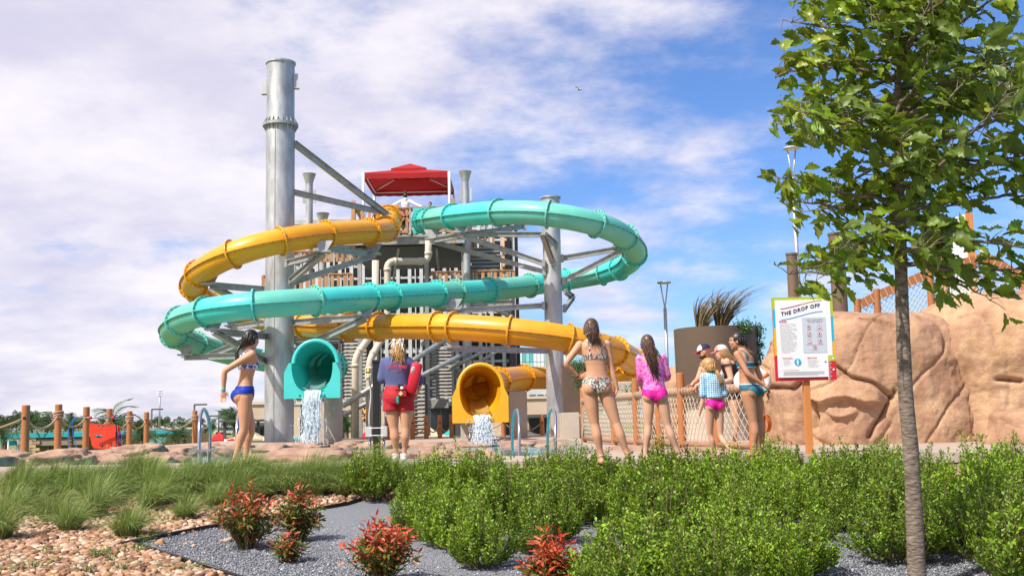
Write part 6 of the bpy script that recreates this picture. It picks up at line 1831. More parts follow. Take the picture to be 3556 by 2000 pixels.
# loose fallen leaf on the gravel
p = bed_hit(1190, 1915)
m = MB(); m.add([p + Vector(v) for v in ((-0.03, 0, 0.02), (0, -0.02, 0.05), (0.035, 0.0, 0.035), (0.01, 0.01, 0.09), (-0.025, 0.01, 0.08))], [(0, 1, 3, 4), (1, 2, 3)])
tag(m.build('fallen_leaf', mat('fallen leaf', (0.55, 0.10, 0.03), 0.6)), 'single curled red leaf lying on the grey gravel', 'leaf')

# ------------------------------------------------------------------ the near tree
dT = 7.8; KT = dT / 9.4
tp = [(3190, 2085), (3181, 1930), (3173, 1731), (3161, 1524), (3147, 1410), (3136, 1160), (3128, 900), (3124, 690), (3122, 450), (3116, 200), (3119, 0), (3116, -260)]
rad_ = [0.068, 0.063, 0.056, 0.053, 0.053, 0.048, 0.045, 0.036, 0.029, 0.022, 0.018, 0.009]
TPp = [at(x, y, dT) for x, y in tp]
TPp[0].z = bed_z(dT) - 0.1
TREE = empty('near_tree', (TPp[0].x, dT, bed_z(dT)), 'young broad-leaved tree with wind-blown leaves in the right foreground', 'tree')
M_BARK = mat('grey bark', (0.10, 0.070, 0.048), 0.9, c2=(0.26, 0.205, 0.155), scale=16, detail=9, bump=0.9, bscale=22, stretch=(1, 1, 2.6))
tpath = smooth_path(catmull(TPp, 0.06), 6)
ln = np.cumsum([0] + [(b - a).length for a, b in zip(tpath, tpath[1:])]); ctl = np.cumsum([0] + [(b - a).length for a, b in zip(TPp, TPp[1:])])
trad = [float(np.interp(l_, ctl, rad_)) * (1 + 0.07 * mnoise.noise((l_ * 5, 0, 3)) + 0.10 * max(0, mnoise.noise((l_ * 9, 4, 0)) - 0.25)) for l_ in ln]
m = MB(); m.tube(tpath, trad, 18); m.build('trunk', M_BARK, TREE)
rt_ = random.Random(21); rng = np.random.default_rng(21)
def trunk_at(z):
    return min(tpath, key=lambda p: abs(p.z - z)).copy()
def crown_r(z, side):
    z = 0.52 + (z - 0.52) / KT
    return float(np.interp(z, [1.5, 1.75, 2.1, 2.5, 3.0, 3.5, 4.0, 4.6, 5.0], [0.80, 1.05, 1.22, 1.34, 1.28, 1.18, 1.10, 0.85, 0.3])) * (1.0 if side < 0 else 1.35) * KT
branch_pts = []
for k in range(60):
    z0 = 0.52 + (1.28 + 2.85 * (k / 60) + rt_.uniform(-0.05, 0.05)) * KT
    a = k * 2.399 + rt_.uniform(-0.4, 0.4)
    b0 = trunk_at(z0)
    side = math.cos(a)
    rise = rt_.uniform(-0.10, 0.28) if k > 8 else rt_.uniform(-0.22, 0.12)
    L_ = crown_r(min(4.2, z0 + rise * 0.7), side) * rt_.uniform(0.82, 1.0)
    tip = b0 + Vector((math.cos(a) * L_, math.sin(a) * L_ * 0.85, rise * L_ * 1.3))
    while px_of(tip)[0] < 2680: tip = b0 + (tip - b0) * 0.95
    mid = b0 * 0.5 + tip * 0.5 + Vector((0, 0, -0.06 + 0.12 * rt_.random()))
    P = catmull([b0, b0 * 0.75 + mid * 0.25 + Vector((0, 0, 0.03)), mid, tip], 0.06)
    for i in range(2, len(P)): P[i] += Vector((mnoise.noise((i * 0.5, k, 0)), mnoise.noise((i * 0.5, k, 5)), mnoise.noise((i * 0.5, k, 9)))) * 0.025
    r0 = 0.018 * (1.1 - 0.12 * (z0 - 1.8))
    m = MB(); m.tube(P, [max(0.003, r0 * (1 - i / len(P)) ** 0.8) for i in range(len(P))], 7); m.build('branch', M_BARK, TREE)
    branch_pts += [(P[i], (P[min(i + 1, len(P) - 1)] - P[i - 1]).normalized(), k) for i in range(3, len(P))]
pos, dirs, big = [], [], []
tw = MB()
for p, d_, k in branch_pts:
    fr_ = (p - TPp[5]).length
    for q in range(1 if rt_.random() < 0.30 else 2):
        if rt_.random() < 0.16: continue
        v = Vector((rt_.gauss(0.15, 0.7), rt_.gauss(0, 0.7), rt_.gauss(0.1, 0.6))).normalized()
        tip = p + v * rt_.uniform(0.07, 0.2)
        tw.tube([p, p * 0.5 + tip * 0.5 + Vector((0, 0, 0.01)), tip], [0.0045, 0.003, 0.002], 4, caps=False)
        for w_ in range(rt_.randint(2, 3)):
            c = tip + Vector((rt_.gauss(0, 0.03), rt_.gauss(0, 0.03), rt_.gauss(0, 0.03)))
            dd = Vector((0.85, -0.05, -0.22)) + Vector((rt_.gauss(0, 0.55), rt_.gauss(0, 0.5), rt_.gauss(0, 0.45))) + v * 0.3
            pos.append(c[:]); dirs.append(dd.normalized()[:])
o = tw.build('twigs', M_BARK, TREE); o['kind'] = 'stuff'
pos, dirs = np.array(pos), np.array(dirs)
nL = len(pos)
half = [(0.0, 0.02), (0.12, 0.12), (0.22, 0.25), (0.28, 0.21), (0.38, 0.36), (0.45, 0.27), (0.57, 0.36), (0.64, 0.22), (0.77, 0.24), (0.83, 0.11), (1.0, 0.0)]
LV = [(t, 0, -0.22 * t * t) for t, w in half] + [(t, w, 0.03 + 0.35 * w - 0.28 * t * t + 0.04 * math.sin(t * 14)) for t, w in half] + [(t, -w, 0.03 + 0.35 * w - 0.28 * t * t + 0.04 * math.sin(t * 14 + 1)) for t, w in half]
nh = len(half)
LF = [(i, i + 1, nh + i + 1, nh + i) for i in range(nh - 1)] + [(i + 1, i, 2 * nh + i, 2 * nh + i + 1) for i in range(nh - 1)]
LV, LF = np.array(LV), np.array(LF)
M_LEAF = mat('tree leaves', (0.170, 0.255, 0.015), 0.36, attr=True, vary=0.22, translucent=0.35, spec=0.5, bump=0.15, bscale=25)
M_LEAF1 = mat('tree leaf single', (0.15, 0.225, 0.016), 0.38, vary=0.35, translucent=0.35, spec=0.5, bump=0.15, bscale=25, c2=(0.14, 0.20, 0.03), scale=7)
lsz = rng.uniform(0.105, 0.185, nL)
nrm = rand_dir(nL) * 0.75 + [0, -0.35, 0.55]
D, S, U = mats_np(pos, dirs, nrm, lsz, lsz * 0.70)
vis = np.array([px_of(p) for p in pos])
score = pos[:, 1] + 100 * ((vis[:, 0] > 3540) | (vis[:, 1] < 10)) - lsz * 3
near = np.zeros(nL, bool); near[np.argsort(score)[:300]] = True
lme = np_mesh('leaf', LV, LF, smooth=False); lme.materials.append(M_LEAF1)
for i in np.where(near)[0]:
    M_ = Matrix((( D[i, 0], S[i, 0], U[i, 0], pos[i, 0]), (D[i, 1], S[i, 1], U[i, 1], pos[i, 1]), (D[i, 2], S[i, 2], U[i, 2], pos[i, 2]), (0, 0, 0, 1)))
    inst(lme, 'leaf', M_, TREE)
f = ~near
V, F = bake(LV, LF, pos[f], D[f], S[f], U[f])
g = rng.uniform(0.55, 1.5, f.sum()); col = np.stack([g * rng.uniform(0.85, 1.3, f.sum()), g, g * rng.uniform(0.8, 1.6, f.sum())], 1)
me = np_mesh('crown', V - np.array(org(TREE)), F, col=np.repeat(col, len(LF), 0))
o = link_mesh('crown', me, M_LEAF, TREE); o['kind'] = 'stuff'

# ------------------------------------------------------------------ planter plants, palms, far trees
M_DRY = mat('purple grass blades', (0.20, 0.17, 0.05), 0.6, c2=(0.13, 0.07, 0.06), scale=8)
def tall_grass(c, n_, L, label, seed, wind=0.42):
    r_ = random.Random(seed); m = MB()
    for k in range(n_):
        a = r_.uniform(0, 6.28); b = c + Vector((0.08 * math.cos(a), 0.08 * math.sin(a), 0)); l_ = L * r_.uniform(0.55, 1.1); ln_ = r_.uniform(0.1, 0.5)
        side = Vector((r_.uniform(-1, 1), r_.uniform(-1, 1), 0)).normalized()
        V = []
        for i in range(7):
            t = i / 6
            p = b + Vector((math.cos(a) * ln_ * l_ * t ** 1.4 + wind * l_ * t ** 2.0, math.sin(a) * ln_ * l_ * t ** 1.4, l_ * (t - 0.28 * t ** 3 - 0.2 * ln_ * t * t)))
            w = 0.026 * (1 - t * 0.9)
            V += [p - side * w, p + side * w]
        m.add(V, [(2 * i, 2 * i + 1, 2 * i + 3, 2 * i + 2) for i in range(6)])
    o = m.build('fountain_grass', M_DRY); tag(o, label, 'grass')
tall_grass(PL_C + Vector((-0.33, -0.1, -0.12)), 80, 1.35, 'purple fountain grass on the round planter, the left tuft', 1)
tall_grass(PL_C + Vector((0.12, -0.1, -0.12)), 100, 1.5, 'purple fountain grass on the round planter, the right and larger tuft', 2)
tall_grass(PL2_C + Vector((0.55, 0, -0.05)), 70, 1.1, 'spiky grass behind the arm of the floral bikini wearer', 3, 0.1)
M_TRL = mat('trailing leaves', (0.06, 0.15, 0.03), 0.5, translucent=0.2)
def trailing(c, w, drop, n_, label, seed):
    global rng
    rng = np.random.default_rng(seed)
    x = rng.normal(0, w * 0.4, n_); z = -drop * rng.uniform(0, 1, n_) ** 1.3 * np.exp(-(x / w) ** 2) + 0.06 * rng.normal(size=n_) + 0.05
    pos = np.stack([x, rng.normal(0, 0.06, n_), z], 1)
    dd = rand_dir(n_) + [0.2, -0.3, -0.6]; sz = rng.uniform(0.06, 0.11, n_)
    D, S, U = mats_np(pos, dd, rand_dir(n_), sz, sz * 0.3)
    V, F = bake(LEAF4[0], LEAF4[1], pos, D, S, U)
    o = link_mesh('trailing_plant', np_mesh('trailing_plant', V, F), M_TRL, None, c); tag(o, label, 'plant'); o['kind'] = 'stuff'
trailing(PL_C + Vector((0.88, -0.25, 0)), 0.16, 1.1, 700, 'green plant trailing down the right side of the round planter', 1)
trailing(PL_C + Vector((0.45, -0.80, 0.02)), 0.25, 0.25, 300, 'low green plant on the front rim of the round planter', 2)
trailing(PL2_C + Vector((-0.12, -0.3, 0)), 0.28, 0.75, 500, 'green plant hanging over the flat brown planter panel', 3)
trailing(at(2215, 1350, 24), 0.35, 0.5, 350, 'dark green palm-like leaves seen between two bathers', 4)
# palms: a trunk and arching fronds
M_PALM = mat('palm fronds', (0.055, 0.115, 0.035), 0.5, translucent=0.15, vary=0.2)
M_PTR = mat('palm trunk', (0.16, 0.10, 0.06), 0.9, bump=0.5)
fm = MB(); NS = 16
for i in range(NS):
    t = i / (NS - 1); c = Vector((t, 0, 0.35 * math.sin(t * 2.4) - 0.45 * t * t)); l_ = 0.30 * math.sin(math.pi * (0.12 + 0.86 * t))
    for sg in (-1, 1):
        tip = c + Vector((0.14, sg * l_, -0.10)); w = Vector((0.022, 0, 0))
        fm.add([c - w, c + w, tip + w * 0.2, tip - w * 0.2], [(0, 1, 2, 3)])
fm.tube([Vector((t, 0, 0.35 * math.sin(t * 2.4) - 0.45 * t * t)) for t in np.linspace(0, 1, 9)], 0.012, 4, caps=False)
FRM = fm.mesh('frond'); FRM.materials.append(M_PALM)
def palm(px_, py_, d, s, label, nf=15, seed=0):
    c = at(px_, py_, d); root = empty('palm', (c.x, d, G0), label, 'palm', 'palms on the plaza')
    m = MB(); m.tube([(c.x, d, G0), (c.x + 0.05, d, c.z)], [0.16, 0.11], 10); m.build('trunk', M_PTR, root)
    r_ = random.Random(seed)
    for k in range(nf):
        M_ = Matrix.Translation(c) @ Matrix.Rotation(k * 2.399, 4, 'Z') @ Matrix.Rotation(r_.uniform(-1.1, 0.35), 4, 'Y') @ Matrix.Scale(s * r_.uniform(0.8, 1.1), 4)
        inst(FRM, 'frond', M_, root)
palm(90, 1496, 56, 1.3, 'palm crown behind the leftmost rope post', 15, 1)
palm(245, 1490, 54, 1.25, 'palm crown behind the loop of the blue hook', 15, 2)
palm(395, 1462, 60, 1.4, 'palm crown rising above the red backboard', 15, 3)
palm(490, 1530, 46, 1.0, 'broad dark palm right of the red backboard', 14, 4)
palm(634, 1512, 50, 0.95, 'small palm left of the ladder', 15, 5)
palm(608, 1530, 48, 0.7, 'lowest palm left of the ladder', 13, 6)
palm(10, 1530, 40, 0.9, 'palm fronds at the left edge of the picture', 13, 7)
palm(1200, 1500, 60, 1.3, 'palm behind the tan pedestal', 14, 8)
palm(812, 1478, 74, 1.6, 'palm behind the knees of the blue bikini wearer', 14, 9)
# far trees
M_FAR = mat('far foliage', (0.050, 0.095, 0.022), 0.8, attr=True, vary=0.25, translucent=0.15)
M_FTR = mat('far trunks', (0.10, 0.08, 0.06), 0.9)
def far_tree_mesh(seed, nl=2600):
    global rng
    rng = np.random.default_rng(seed)
    nb = 16
    bc = rand_dir(nb) * rng.uniform(0.25, 0.75, nb)[:, None] * [1, 1, 0.9] + [0, 0, 1.15]
    br = rng.uniform(0.28, 0.48, nb)
    k = rng.integers(0, nb, nl); v = rand_dir(nl); v[:, 2] = np.where(rng.uniform(size=nl) < 0.6, np.abs(v[:, 2]), v[:, 2])
    pos = bc[k] + v * br[k][:, None] * rng.uniform(0.75, 1.08, nl)[:, None]
    sz = rng.uniform(0.05, 0.11, nl)
    D, S, U = mats_np(pos, rand_dir(nl), v + 0.6 * rand_dir(nl), sz, sz * 0.8)
    V, F = bake(LEAF4[0], LEAF4[1], pos - D * 0.5, D, S, U)
    g = rng.uniform(0.6, 1.5, nl); col = np.stack([g * rng.uniform(0.9, 1.4, nl), g, g * 0.9], 1)
    me = np_mesh('crown', V, F, col=np.repeat(col, 2, 0)); me.materials.append(M_FAR)
    m = MB(); m.tube([(0, 0, -0.1), (0.02, 0, 0.5), (0, 0, 1.0)], [0.07, 0.05, 0.03], 7)
    for q in range(5): m.tube([(0, 0, 0.5), tuple(bc[q] * [0.5, 0.5, 0.8]), tuple(bc[q])], [0.03, 0.02, 0.01], 5)
    mt = m.mesh('trunk'); mt.materials.append(M_FTR)
    return me, mt
FT = [far_tree_mesh(300 + k) for k in range(5)]
def far_tree(px_, ytop, d, w, k, label):
    c = at(px_, ytop, d); gz = ground_z(c.x, d); h = c.z - gz
    o = empty('far_tree', (c.x, d, gz), label, 'tree', 'trees on the skyline')
    for nm_, me in (('crown', FT[k][0]), ('trunk', FT[k][1])):
        q = bpy.data.objects.new(nm_, me); q.parent = o; COL.objects.link(q)
        if nm_ == 'crown': q['kind'] = 'stuff'
    o.scale = (w / FPX * d / 1.9, w / FPX * d / 1.9, h / 2.05); o.rotation_euler = (0, 0, px_ * 0.7)
rf = random.Random(9)
lab = 'leafy green tree of the far row on the left skyline'
for i, px_ in enumerate(range(-30, 700, 24)):
    yt = 1452 + rf.uniform(-14, 16) - (24 if 30 < px_ < 180 else 0)
    far_tree(px_ + rf.uniform(-8, 8), yt, 330 + rf.uniform(-60, 90), rf.uniform(36, 62), i % 5, lab)
far_tree(785, 1412, 240, 72, 1, 'big round tree standing alone left of the tall column')
far_tree(735, 1452, 230, 44, 2, 'smaller pale tree left of the big round tree')
far_tree(712, 1465, 200, 26, 3, 'slim young tree right of the ladder')
far_tree(845, 1448, 300, 50, 4, 'dark tree behind the legs of the blue bikini wearer')
far_tree(930, 1452, 300, 60, 0, 'dark tree just left of the tall column')
far_tree(115, 1437, 260, 85, 0, 'dense dark tree behind the gap between the first two rope posts')
far_tree(158, 1448, 250, 60, 2, 'rounded mid green tree behind the second rope post')
far_tree(20, 1432, 240, 90, 3, 'dense dark tree at the left edge of the skyline')
c = at(-45, 1440, 70)
o = empty('edge_tree', (c.x, 70, G0), 'sparse tree reaching in at the left edge of the picture', 'tree')
for nm_, me in (('crown', FT[2][0]), ('trunk', FT[2][1])):
    q = bpy.data.objects.new(nm_, me); q.parent = o; COL.objects.link(q)
    if nm_ == 'crown': q['kind'] = 'stuff'
o.scale = (0.55, 0.55, 2.45)

# the same wood carrying on beyond the left edge of the picture, one mass
Vs, Fs, Cs, off = [], [], [], 0
rw = np.random.default_rng(77)
for px_ in range(-1500, -60, 40):
    me = FT[int(rw.integers(0, 5))][0]; nv_ = len(me.vertices); co = np.empty(nv_ * 3, np.float32); me.vertices.foreach_get('co', co); co = co.reshape(-1, 4, 3)[::3].reshape(-1, 3)
    d = 330 + rw.uniform(-40, 80); c = at(px_, 1455 + rw.uniform(-12, 14), d); gz = ground_z(c.x, d); h = c.z - gz; w = rw.uniform(60, 90) / FPX * d / 1.9
    Vs.append(co * [w, w, h / 2.05] + [c.x, d, gz]); nq = len(co) // 4
    Fs.append((LEAF4[1][None] + (np.arange(nq) * 4)[:, None, None]).reshape(-1, 3) + off); off += len(co)
    Cs.append(np.repeat(rw.uniform(0.6, 1.5, (nq, 1)) * [1.15, 1.0, 0.9], 2, 0))
o = link_mesh('far_wood', np_mesh('far_wood', np.concatenate(Vs), np.concatenate(Fs), col=np.concatenate(Cs)), M_FAR)
tag(o, 'dark wood on the skyline beyond the left edge', 'wood', kind='stuff')
# ------------------------------------------------------------------ people
M_SKIN = [mat('skin warm', (0.58, 0.29, 0.165), 0.5, c2=(0.62, 0.32, 0.19), scale=4, sss=0.08, spec=0.4),
          mat('skin fair', (0.66, 0.38, 0.25), 0.5, c2=(0.62, 0.34, 0.22), scale=4, sss=0.08, spec=0.4),
          mat('skin tan', (0.50, 0.235, 0.125), 0.48, c2=(0.55, 0.27, 0.15), scale=4, sss=0.08, spec=0.45)]
M_HAIR = {k: mat('hair ' + k, c, 0.42, c2=tuple(q * 1.4 for q in c), scale=30, detail=3, stretch=(6, 6, 0.5), spec=0.6) for k, c in
          dict(black=(0.012, 0.008, 0.006), brown=(0.07, 0.032, 0.017), dark=(0.035, 0.017, 0.010), blond=(0.36, 0.20, 0.065), sandy=(0.30, 0.17, 0.07)).items()}
M_EYEW = mat('eye white', (0.75, 0.73, 0.70), 0.2); M_EYEB = mat('iris', (0.03, 0.02, 0.015), 0.1); M_LIP = mat('lips', (0.42, 0.13, 0.11), 0.5)
TORSO = [(0.775, 0.080, 0.075), (0.81, 0.150, 0.100), (0.87, 0.174, 0.116), (0.93, 0.166, 0.110), (1.00, 0.137, 0.094), (1.06, 0.120, 0.086), (1.12, 0.122, 0.087), (1.19, 0.136, 0.095),
         (1.26, 0.149, 0.102), (1.33, 0.157, 0.097), (1.385, 0.150, 0.082), (1.42, 0.100, 0.066), (1.45, 0.060, 0.056), (1.50, 0.047, 0.050), (1.545, 0.046, 0.050)]
def loft(m, rings, n=24, p=0.9):
    """rings: (centre, rx, ry, yaw) closed with caps."""
    V = []
    for c, rx, ry, yaw in rings:
        ca, sa = math.cos(yaw), math.sin(yaw)
        for j in range(n):
            a = 2 * math.pi * j / n
            x = rx * math.copysign(abs(math.cos(a)) ** p, math.cos(a)); y = ry * math.copysign(abs(math.sin(a)) ** p, math.sin(a))
            V.append((c[0] + x * ca - y * sa, c[1] + x * sa + y * ca, c[2]))
    F = [(i * n + j, i * n + (j + 1) % n, (i + 1) * n + (j + 1) % n, (i + 1) * n + j) for i in range(len(rings) - 1) for j in range(n)]
    k = len(rings)
    F += [tuple(reversed(range(n))), tuple((k - 1) * n + j for j in range(n))]
    m.add(V, F, 0, True)
def limb(m, P, r, n=14):
    P = [Vector(p) for p in P]
    Q, Rr_ = [], []
    for i in range(len(P) - 1):
        for t in np.linspace(0, 1, 7)[:-1]:
            Q.append(P[i] * (1 - t) + P[i + 1] * t); Rr_.append(r[i] * (1 - t) + r[i + 1] * t)
    Q.append(P[-1]); Rr_.append(r[-1])
    Q2 = smooth_path(Q, 3)
    m.tube(Q2, Rr_, n)
    m.ell(P[0], (r[0],) * 3, 12, 8); m.ell(P[-1], (r[-1],) * 3, 12, 8)
def remeshed(m, vox, dec=0.45, smooth_it=3):
    me = m.mesh('tmp'); o = bpy.data.objects.new('tmp', me); COL.objects.link(o)
    rm = o.modifiers.new('r', 'REMESH'); rm.mode = 'VOXEL'; rm.voxel_size = vox; rm.use_smooth_shade = True
    if smooth_it:
        sm = o.modifiers.new('s', 'SMOOTH'); sm.factor = 0.5; sm.iterations = smooth_it
    if dec < 1:
        dc = o.modifiers.new('d', 'DECIMATE'); dc.ratio = dec
    bpy.context.view_layer.update()
    out = bpy.data.meshes.new_from_object(o.evaluated_get(bpy.context.evaluated_depsgraph_get()))
    bpy.data.objects.remove(o); bpy.data.meshes.remove(me)
    for p in out.polygons: p.use_smooth = True
    return out
class Person:
    def __init__(s, label, loc, H, spine, head, yaw, head_yaw, arms, legs, skin, build=1.0, hips=1.0, head_k=1.0, head_pitch=0.0, chest_yaw=None, vox=0.0075, feet=True, group=None, bust=1.0):
        s.s = k = H / 1.68; s.yaw, s.cyaw = yaw, yaw if chest_yaw is None else chest_yaw
        s.loc = Vector(loc); s.spine = spine
        s.root = empty('person', loc, label, 'person', group)
        zs = sorted(spine); s.zs = zs
        s.skin = skin
        m = MB()
        rings = []
        for z0, rx, ry in TORSO:
            c = s.ctr(z0); f = hips if z0 < 1.0 else build
            if z0 > 1.40: f = 0.5 + build * 0.5
            rings.append((c, rx * k * f, ry * k * f, s.yaw_at(z0)))
        loft(m, rings)
        Lf = lambda lx, ly, z0: s.loc_pt(lx, ly, z0)
        s.Lf = Lf
        for sx in (-1, 1):
            m.ell(Lf(sx * 0.078, -0.052, 0.862), (0.088 * k * hips, 0.080 * k * hips, 0.092 * k * hips))
            if bust: m.ell(Lf(sx * 0.066, 0.068, 1.245), (0.056 * k * bust, 0.050 * k * bust, 0.052 * k * bust))
            m.ell(Lf(sx * 0.075, -0.045, 1.34), (0.06 * k, 0.045 * k, 0.07 * k))
        s.arm_pts = []
        for sx, key in ((-1, 'L'), (1, 'R')):
            if key not in arms: continue
            sh = Lf(sx * 0.158 * (0.5 + 0.5 * build), 0.0, 1.372); el, wr = Vector(arms[key][0]), Vector(arms[key][1])
            f = build
            m_up = sh * 0.55 + el * 0.45; m_fo = el * 0.65 + wr * 0.35
            limb(m, [sh, m_up, el, m_fo, wr], [0.052 * k * f, 0.043 * k * f, 0.036 * k * f, 0.036 * k * f, 0.024 * k])
            s.arm_pts += [(sh * 0.6 + el * 0.4, el), (el, wr)]
            hd = Vector(arms[key][2]).normalized() if len(arms[key]) > 2 else (wr - el).normalized()
            side = Vector(arms[key][3]) if len(arms[key]) > 3 else Vector((0, -1, 0.0))
            s.hand(m, wr, hd, side, k)
            s.arm_pts.append((wr, wr + hd * 0.18 * k))
        for sx, key in ((-1, 'L'), (1, 'R')):
            if key not in legs: continue
            kn, an, toe = (Vector(q) for q in legs[key])
            hp = Lf(sx * 0.088 * hips, 0.0, 0.845)
            th = hp * 0.5 + kn * 0.5; fw = (toe - an); fw.z = 0; fw = fw.normalized() if fw.length > 1e-4 else Vector((0, 1, 0))
            cf = kn * 0.66 + an * 0.34 - fw * 0.022 * k
            limb(m, [hp, th, kn, cf, kn * 0.25 + an * 0.75, an], [0.090 * k * hips, 0.077 * k * hips, 0.053 * k * hips, 0.054 * k * hips, 0.036 * k, 0.033 * k])
            if feet:
                heel = an - fw * 0.035 * k + Vector((0, 0, -0.045 * k))
                limb(m, [heel, an * 0.5 + toe * 0.5 + Vector((0, 0, 0.0)), toe], [0.034 * k, 0.036 * k, 0.028 * k])
                tv = (toe - an).normalized(); tv.z = min(tv.z, 0) * 0.3; tv.normalize(); ts = tv.cross(Vector((0, 0, 1))).normalized()
                for q in range(5):
                    b = toe + ts * ((q - 2) * 0.016 * k); m.ell(b + tv * (0.028 - 0.003 * abs(q - 1.5)) * k, (0.011 * k,) * 3, 8, 6)
        # head
        hk = k * head_k; s.hk = hk
        s.hc = Vector(head); s.hyaw = head_yaw
        HM = Matrix.Rotation(head_yaw, 3, 'Z') @ Matrix.Rotation(head_pitch, 3, 'X'); s.HM = HM
        hp = lambda x, y, z: s.hc + HM @ Vector((x, y, z)) * hk
        s.hp = hp
        E = lambda c, r: m.ell(hp(*c), tuple(q * hk for q in r), 16, 12, 0, HM)
        E((0, -0.010, 0.028), (0.074, 0.093, 0.090)); E((0, 0.028, -0.035), (0.058, 0.062, 0.076)); E((0, 0.058, -0.088), (0.026, 0.024, 0.024))
        E((0, 0.086, 0.032), (0.045, 0.012, 0.024)); E((0, 0.097, -0.014), (0.0115, 0.018, 0.014)); E((0, 0.092, 0.008), (0.008, 0.010, 0.022)); E((0, 0.086, -0.052), (0.021, 0.012, 0.012))
        for sx in (-1, 1):
            E((sx * 0.074, -0.004, -0.008), (0.008, 0.020, 0.030)); E((sx * 0.036, 0.062, -0.022), (0.022, 0.026, 0.024))
        limb(m, [s.ctr(1.44), hp(0, -0.018, -0.05)], [0.050 * k * (0.7 + 0.3 * build), 0.047 * hk])
        me = remeshed(m, vox * (0.6 + 0.4 * k), 1.0)
        s.body = link_mesh('body', me, skin, s.root)
        n = len(me.vertices); co = np.empty(n * 3, np.float32); me.vertices.foreach_get('co', co); s.co = co.reshape(-1, 3)
        no = np.empty(n * 3, np.float32); me.vertices.foreach_get('normal', no); s.no = no.reshape(-1, 3)
        s.faces = [tuple(p.vertices) for p in me.polygons]
        for sx in (-1, 1):
            e = MB(); e.ell(hp(sx * 0.031, 0.079, 0.010), (0.0135 * hk, 0.009 * hk, 0.0075 * hk), 10, 8, 0, HM); e.ell(hp(sx * 0.031, 0.0855, 0.010), (0.0058 * hk, 0.005 * hk, 0.0058 * hk), 8, 6, 1, HM)
            e.build('eye', [M_EYEW, M_EYEB], s.root, local=True)
            e = MB(); e.tube([hp(sx * 0.014, 0.093, 0.030), hp(sx * 0.032, 0.090, 0.036), hp(sx * 0.050, 0.074, 0.030)], 0.0035 * hk, 6); e.build('eyebrow', M_HAIR['dark'], s.root, local=True)
        e = MB(); e.ell(hp(0, 0.095, -0.052), (0.021 * hk, 0.006 * hk, 0.0065 * hk), 10, 6, 0, HM); e.build('mouth', M_LIP, s.root, local=True)
    def yaw_at(s, z0):
        t = min(1, max(0, (z0 - 0.95) / 0.3)); return s.yaw * (1 - t) + s.cyaw * t
    def ctr(s, z0):
        zs = s.zs; P = [s.spine[z] for z in zs]
        P = [Vector((p[0], p[1], p[2] if len(p) > 2 else z * s.s)) for p, z in zip(P, zs)]
        if z0 <= zs[0]: return P[0] + Vector((0, 0, (z0 - zs[0]) * s.s))
        for i in range(len(zs) - 1):
            if z0 <= zs[i + 1]:
                t = (z0 - zs[i]) / (zs[i + 1] - zs[i]); return P[i] * (1 - t) + P[i + 1] * t
        return P[-1] + Vector((0, 0, (z0 - zs[-1]) * s.s))
    def loc_pt(s, lx, ly, z0):
        c = s.ctr(z0); a = s.yaw_at(z0)
        return c + Vector((lx * math.cos(a) - ly * math.sin(a), lx * math.sin(a) + ly * math.cos(a), 0)) * s.s
    def hand(s, m, wr, hd, side, k):
        side = Vector(side); side = (side - hd * side.dot(hd)); side = side.normalized() if side.length > 1e-3 else Vector((1, 0, 0))
        nrm = hd.cross(side)
        pc = wr + hd * 0.045 * k
        Mx = Matrix((side, hd, nrm)).transposed()
        m.ell(pc, (0.037 * k, 0.052 * k, 0.017 * k), 12, 8, 0, Mx)
        for q in range(4):
            o = (q - 1.5) * 0.0195 * k
            b = wr + hd * 0.085 * k - side * o
            L_ = (0.066, 0.076, 0.072, 0.058)[q] * k
            m.tube([b - hd * 0.02 * k, b + hd * L_ * 0.45, b + hd * L_ * 0.8 + nrm * 0.018 * k, b + hd * L_ * 0.95 + nrm * 0.035 * k], [0.0095 * k, 0.009 * k, 0.0085 * k, 0.007 * k], 7)
        b = wr + hd * 0.025 * k + side * 0.03 * k
        m.tube([b, b + hd * 0.03 * k + side * 0.025 * k, b + hd * 0.065 * k + side * 0.028 * k], [0.012 * k, 0.0105 * k, 0.008 * k], 7)
    def local(s):
        """Torso-frame coordinates of every body vertex (lx, ly, z0) and the distance to the arms."""
        co = s.co; zc = np.array([s.ctr(z)[2] for z in np.linspace(0.5, 1.6, 45)]); z0 = np.interp(co[:, 2], zc, np.linspace(0.5, 1.6, 45))
        cx = np.array([s.ctr(z)[0] for z in np.linspace(0.5, 1.6, 45)]); cy = np.array([s.ctr(z)[1] for z in np.linspace(0.5, 1.6, 45)])
        dx, dy = (co[:, 0] - np.interp(z0, np.linspace(0.5, 1.6, 45), cx)) / s.s, (co[:, 1] - np.interp(z0, np.linspace(0.5, 1.6, 45), cy)) / s.s
        a = np.where(z0 > 1.1, s.cyaw, s.yaw)
        lx, ly = dx * np.cos(a) + dy * np.sin(a), -dx * np.sin(a) + dy * np.cos(a)
        da = np.full(len(co), 9.0)
        for p, q in s.arm_pts:
            p, q = np.array(p), np.array(q); d = q - p; t = np.clip(((co - p) @ d) / (d @ d + 1e-9), 0, 1)
            da = np.minimum(da, np.linalg.norm(co - p - t[:, None] * d, axis=1) / s.s)
        return lx, ly, z0, da
    def shell(s, name, mask, mt, off=0.006, parent=None):
        F = [f for f in s.faces if all(mask[i] for i in f)]
        if not F: return None
        used = sorted({i for f in F for i in f}); mp_ = {i: k for k, i in enumerate(used)}
        V = s.co[used] + s.no[used] * off * s.s
        me = bpy.data.meshes.new(name); me.from_pydata(V.tolist(), [], [tuple(mp_[i] for i in f) for f in F]); me.update()
        for p in me.polygons: p.use_smooth = True
        return link_mesh(name, me, mt, parent or s.root)
    def solid(s, name, m, mt, vox=0.011, it=4):
        me = remeshed(m, vox, 0.6, it); return link_mesh(name, me, mt, s.root)
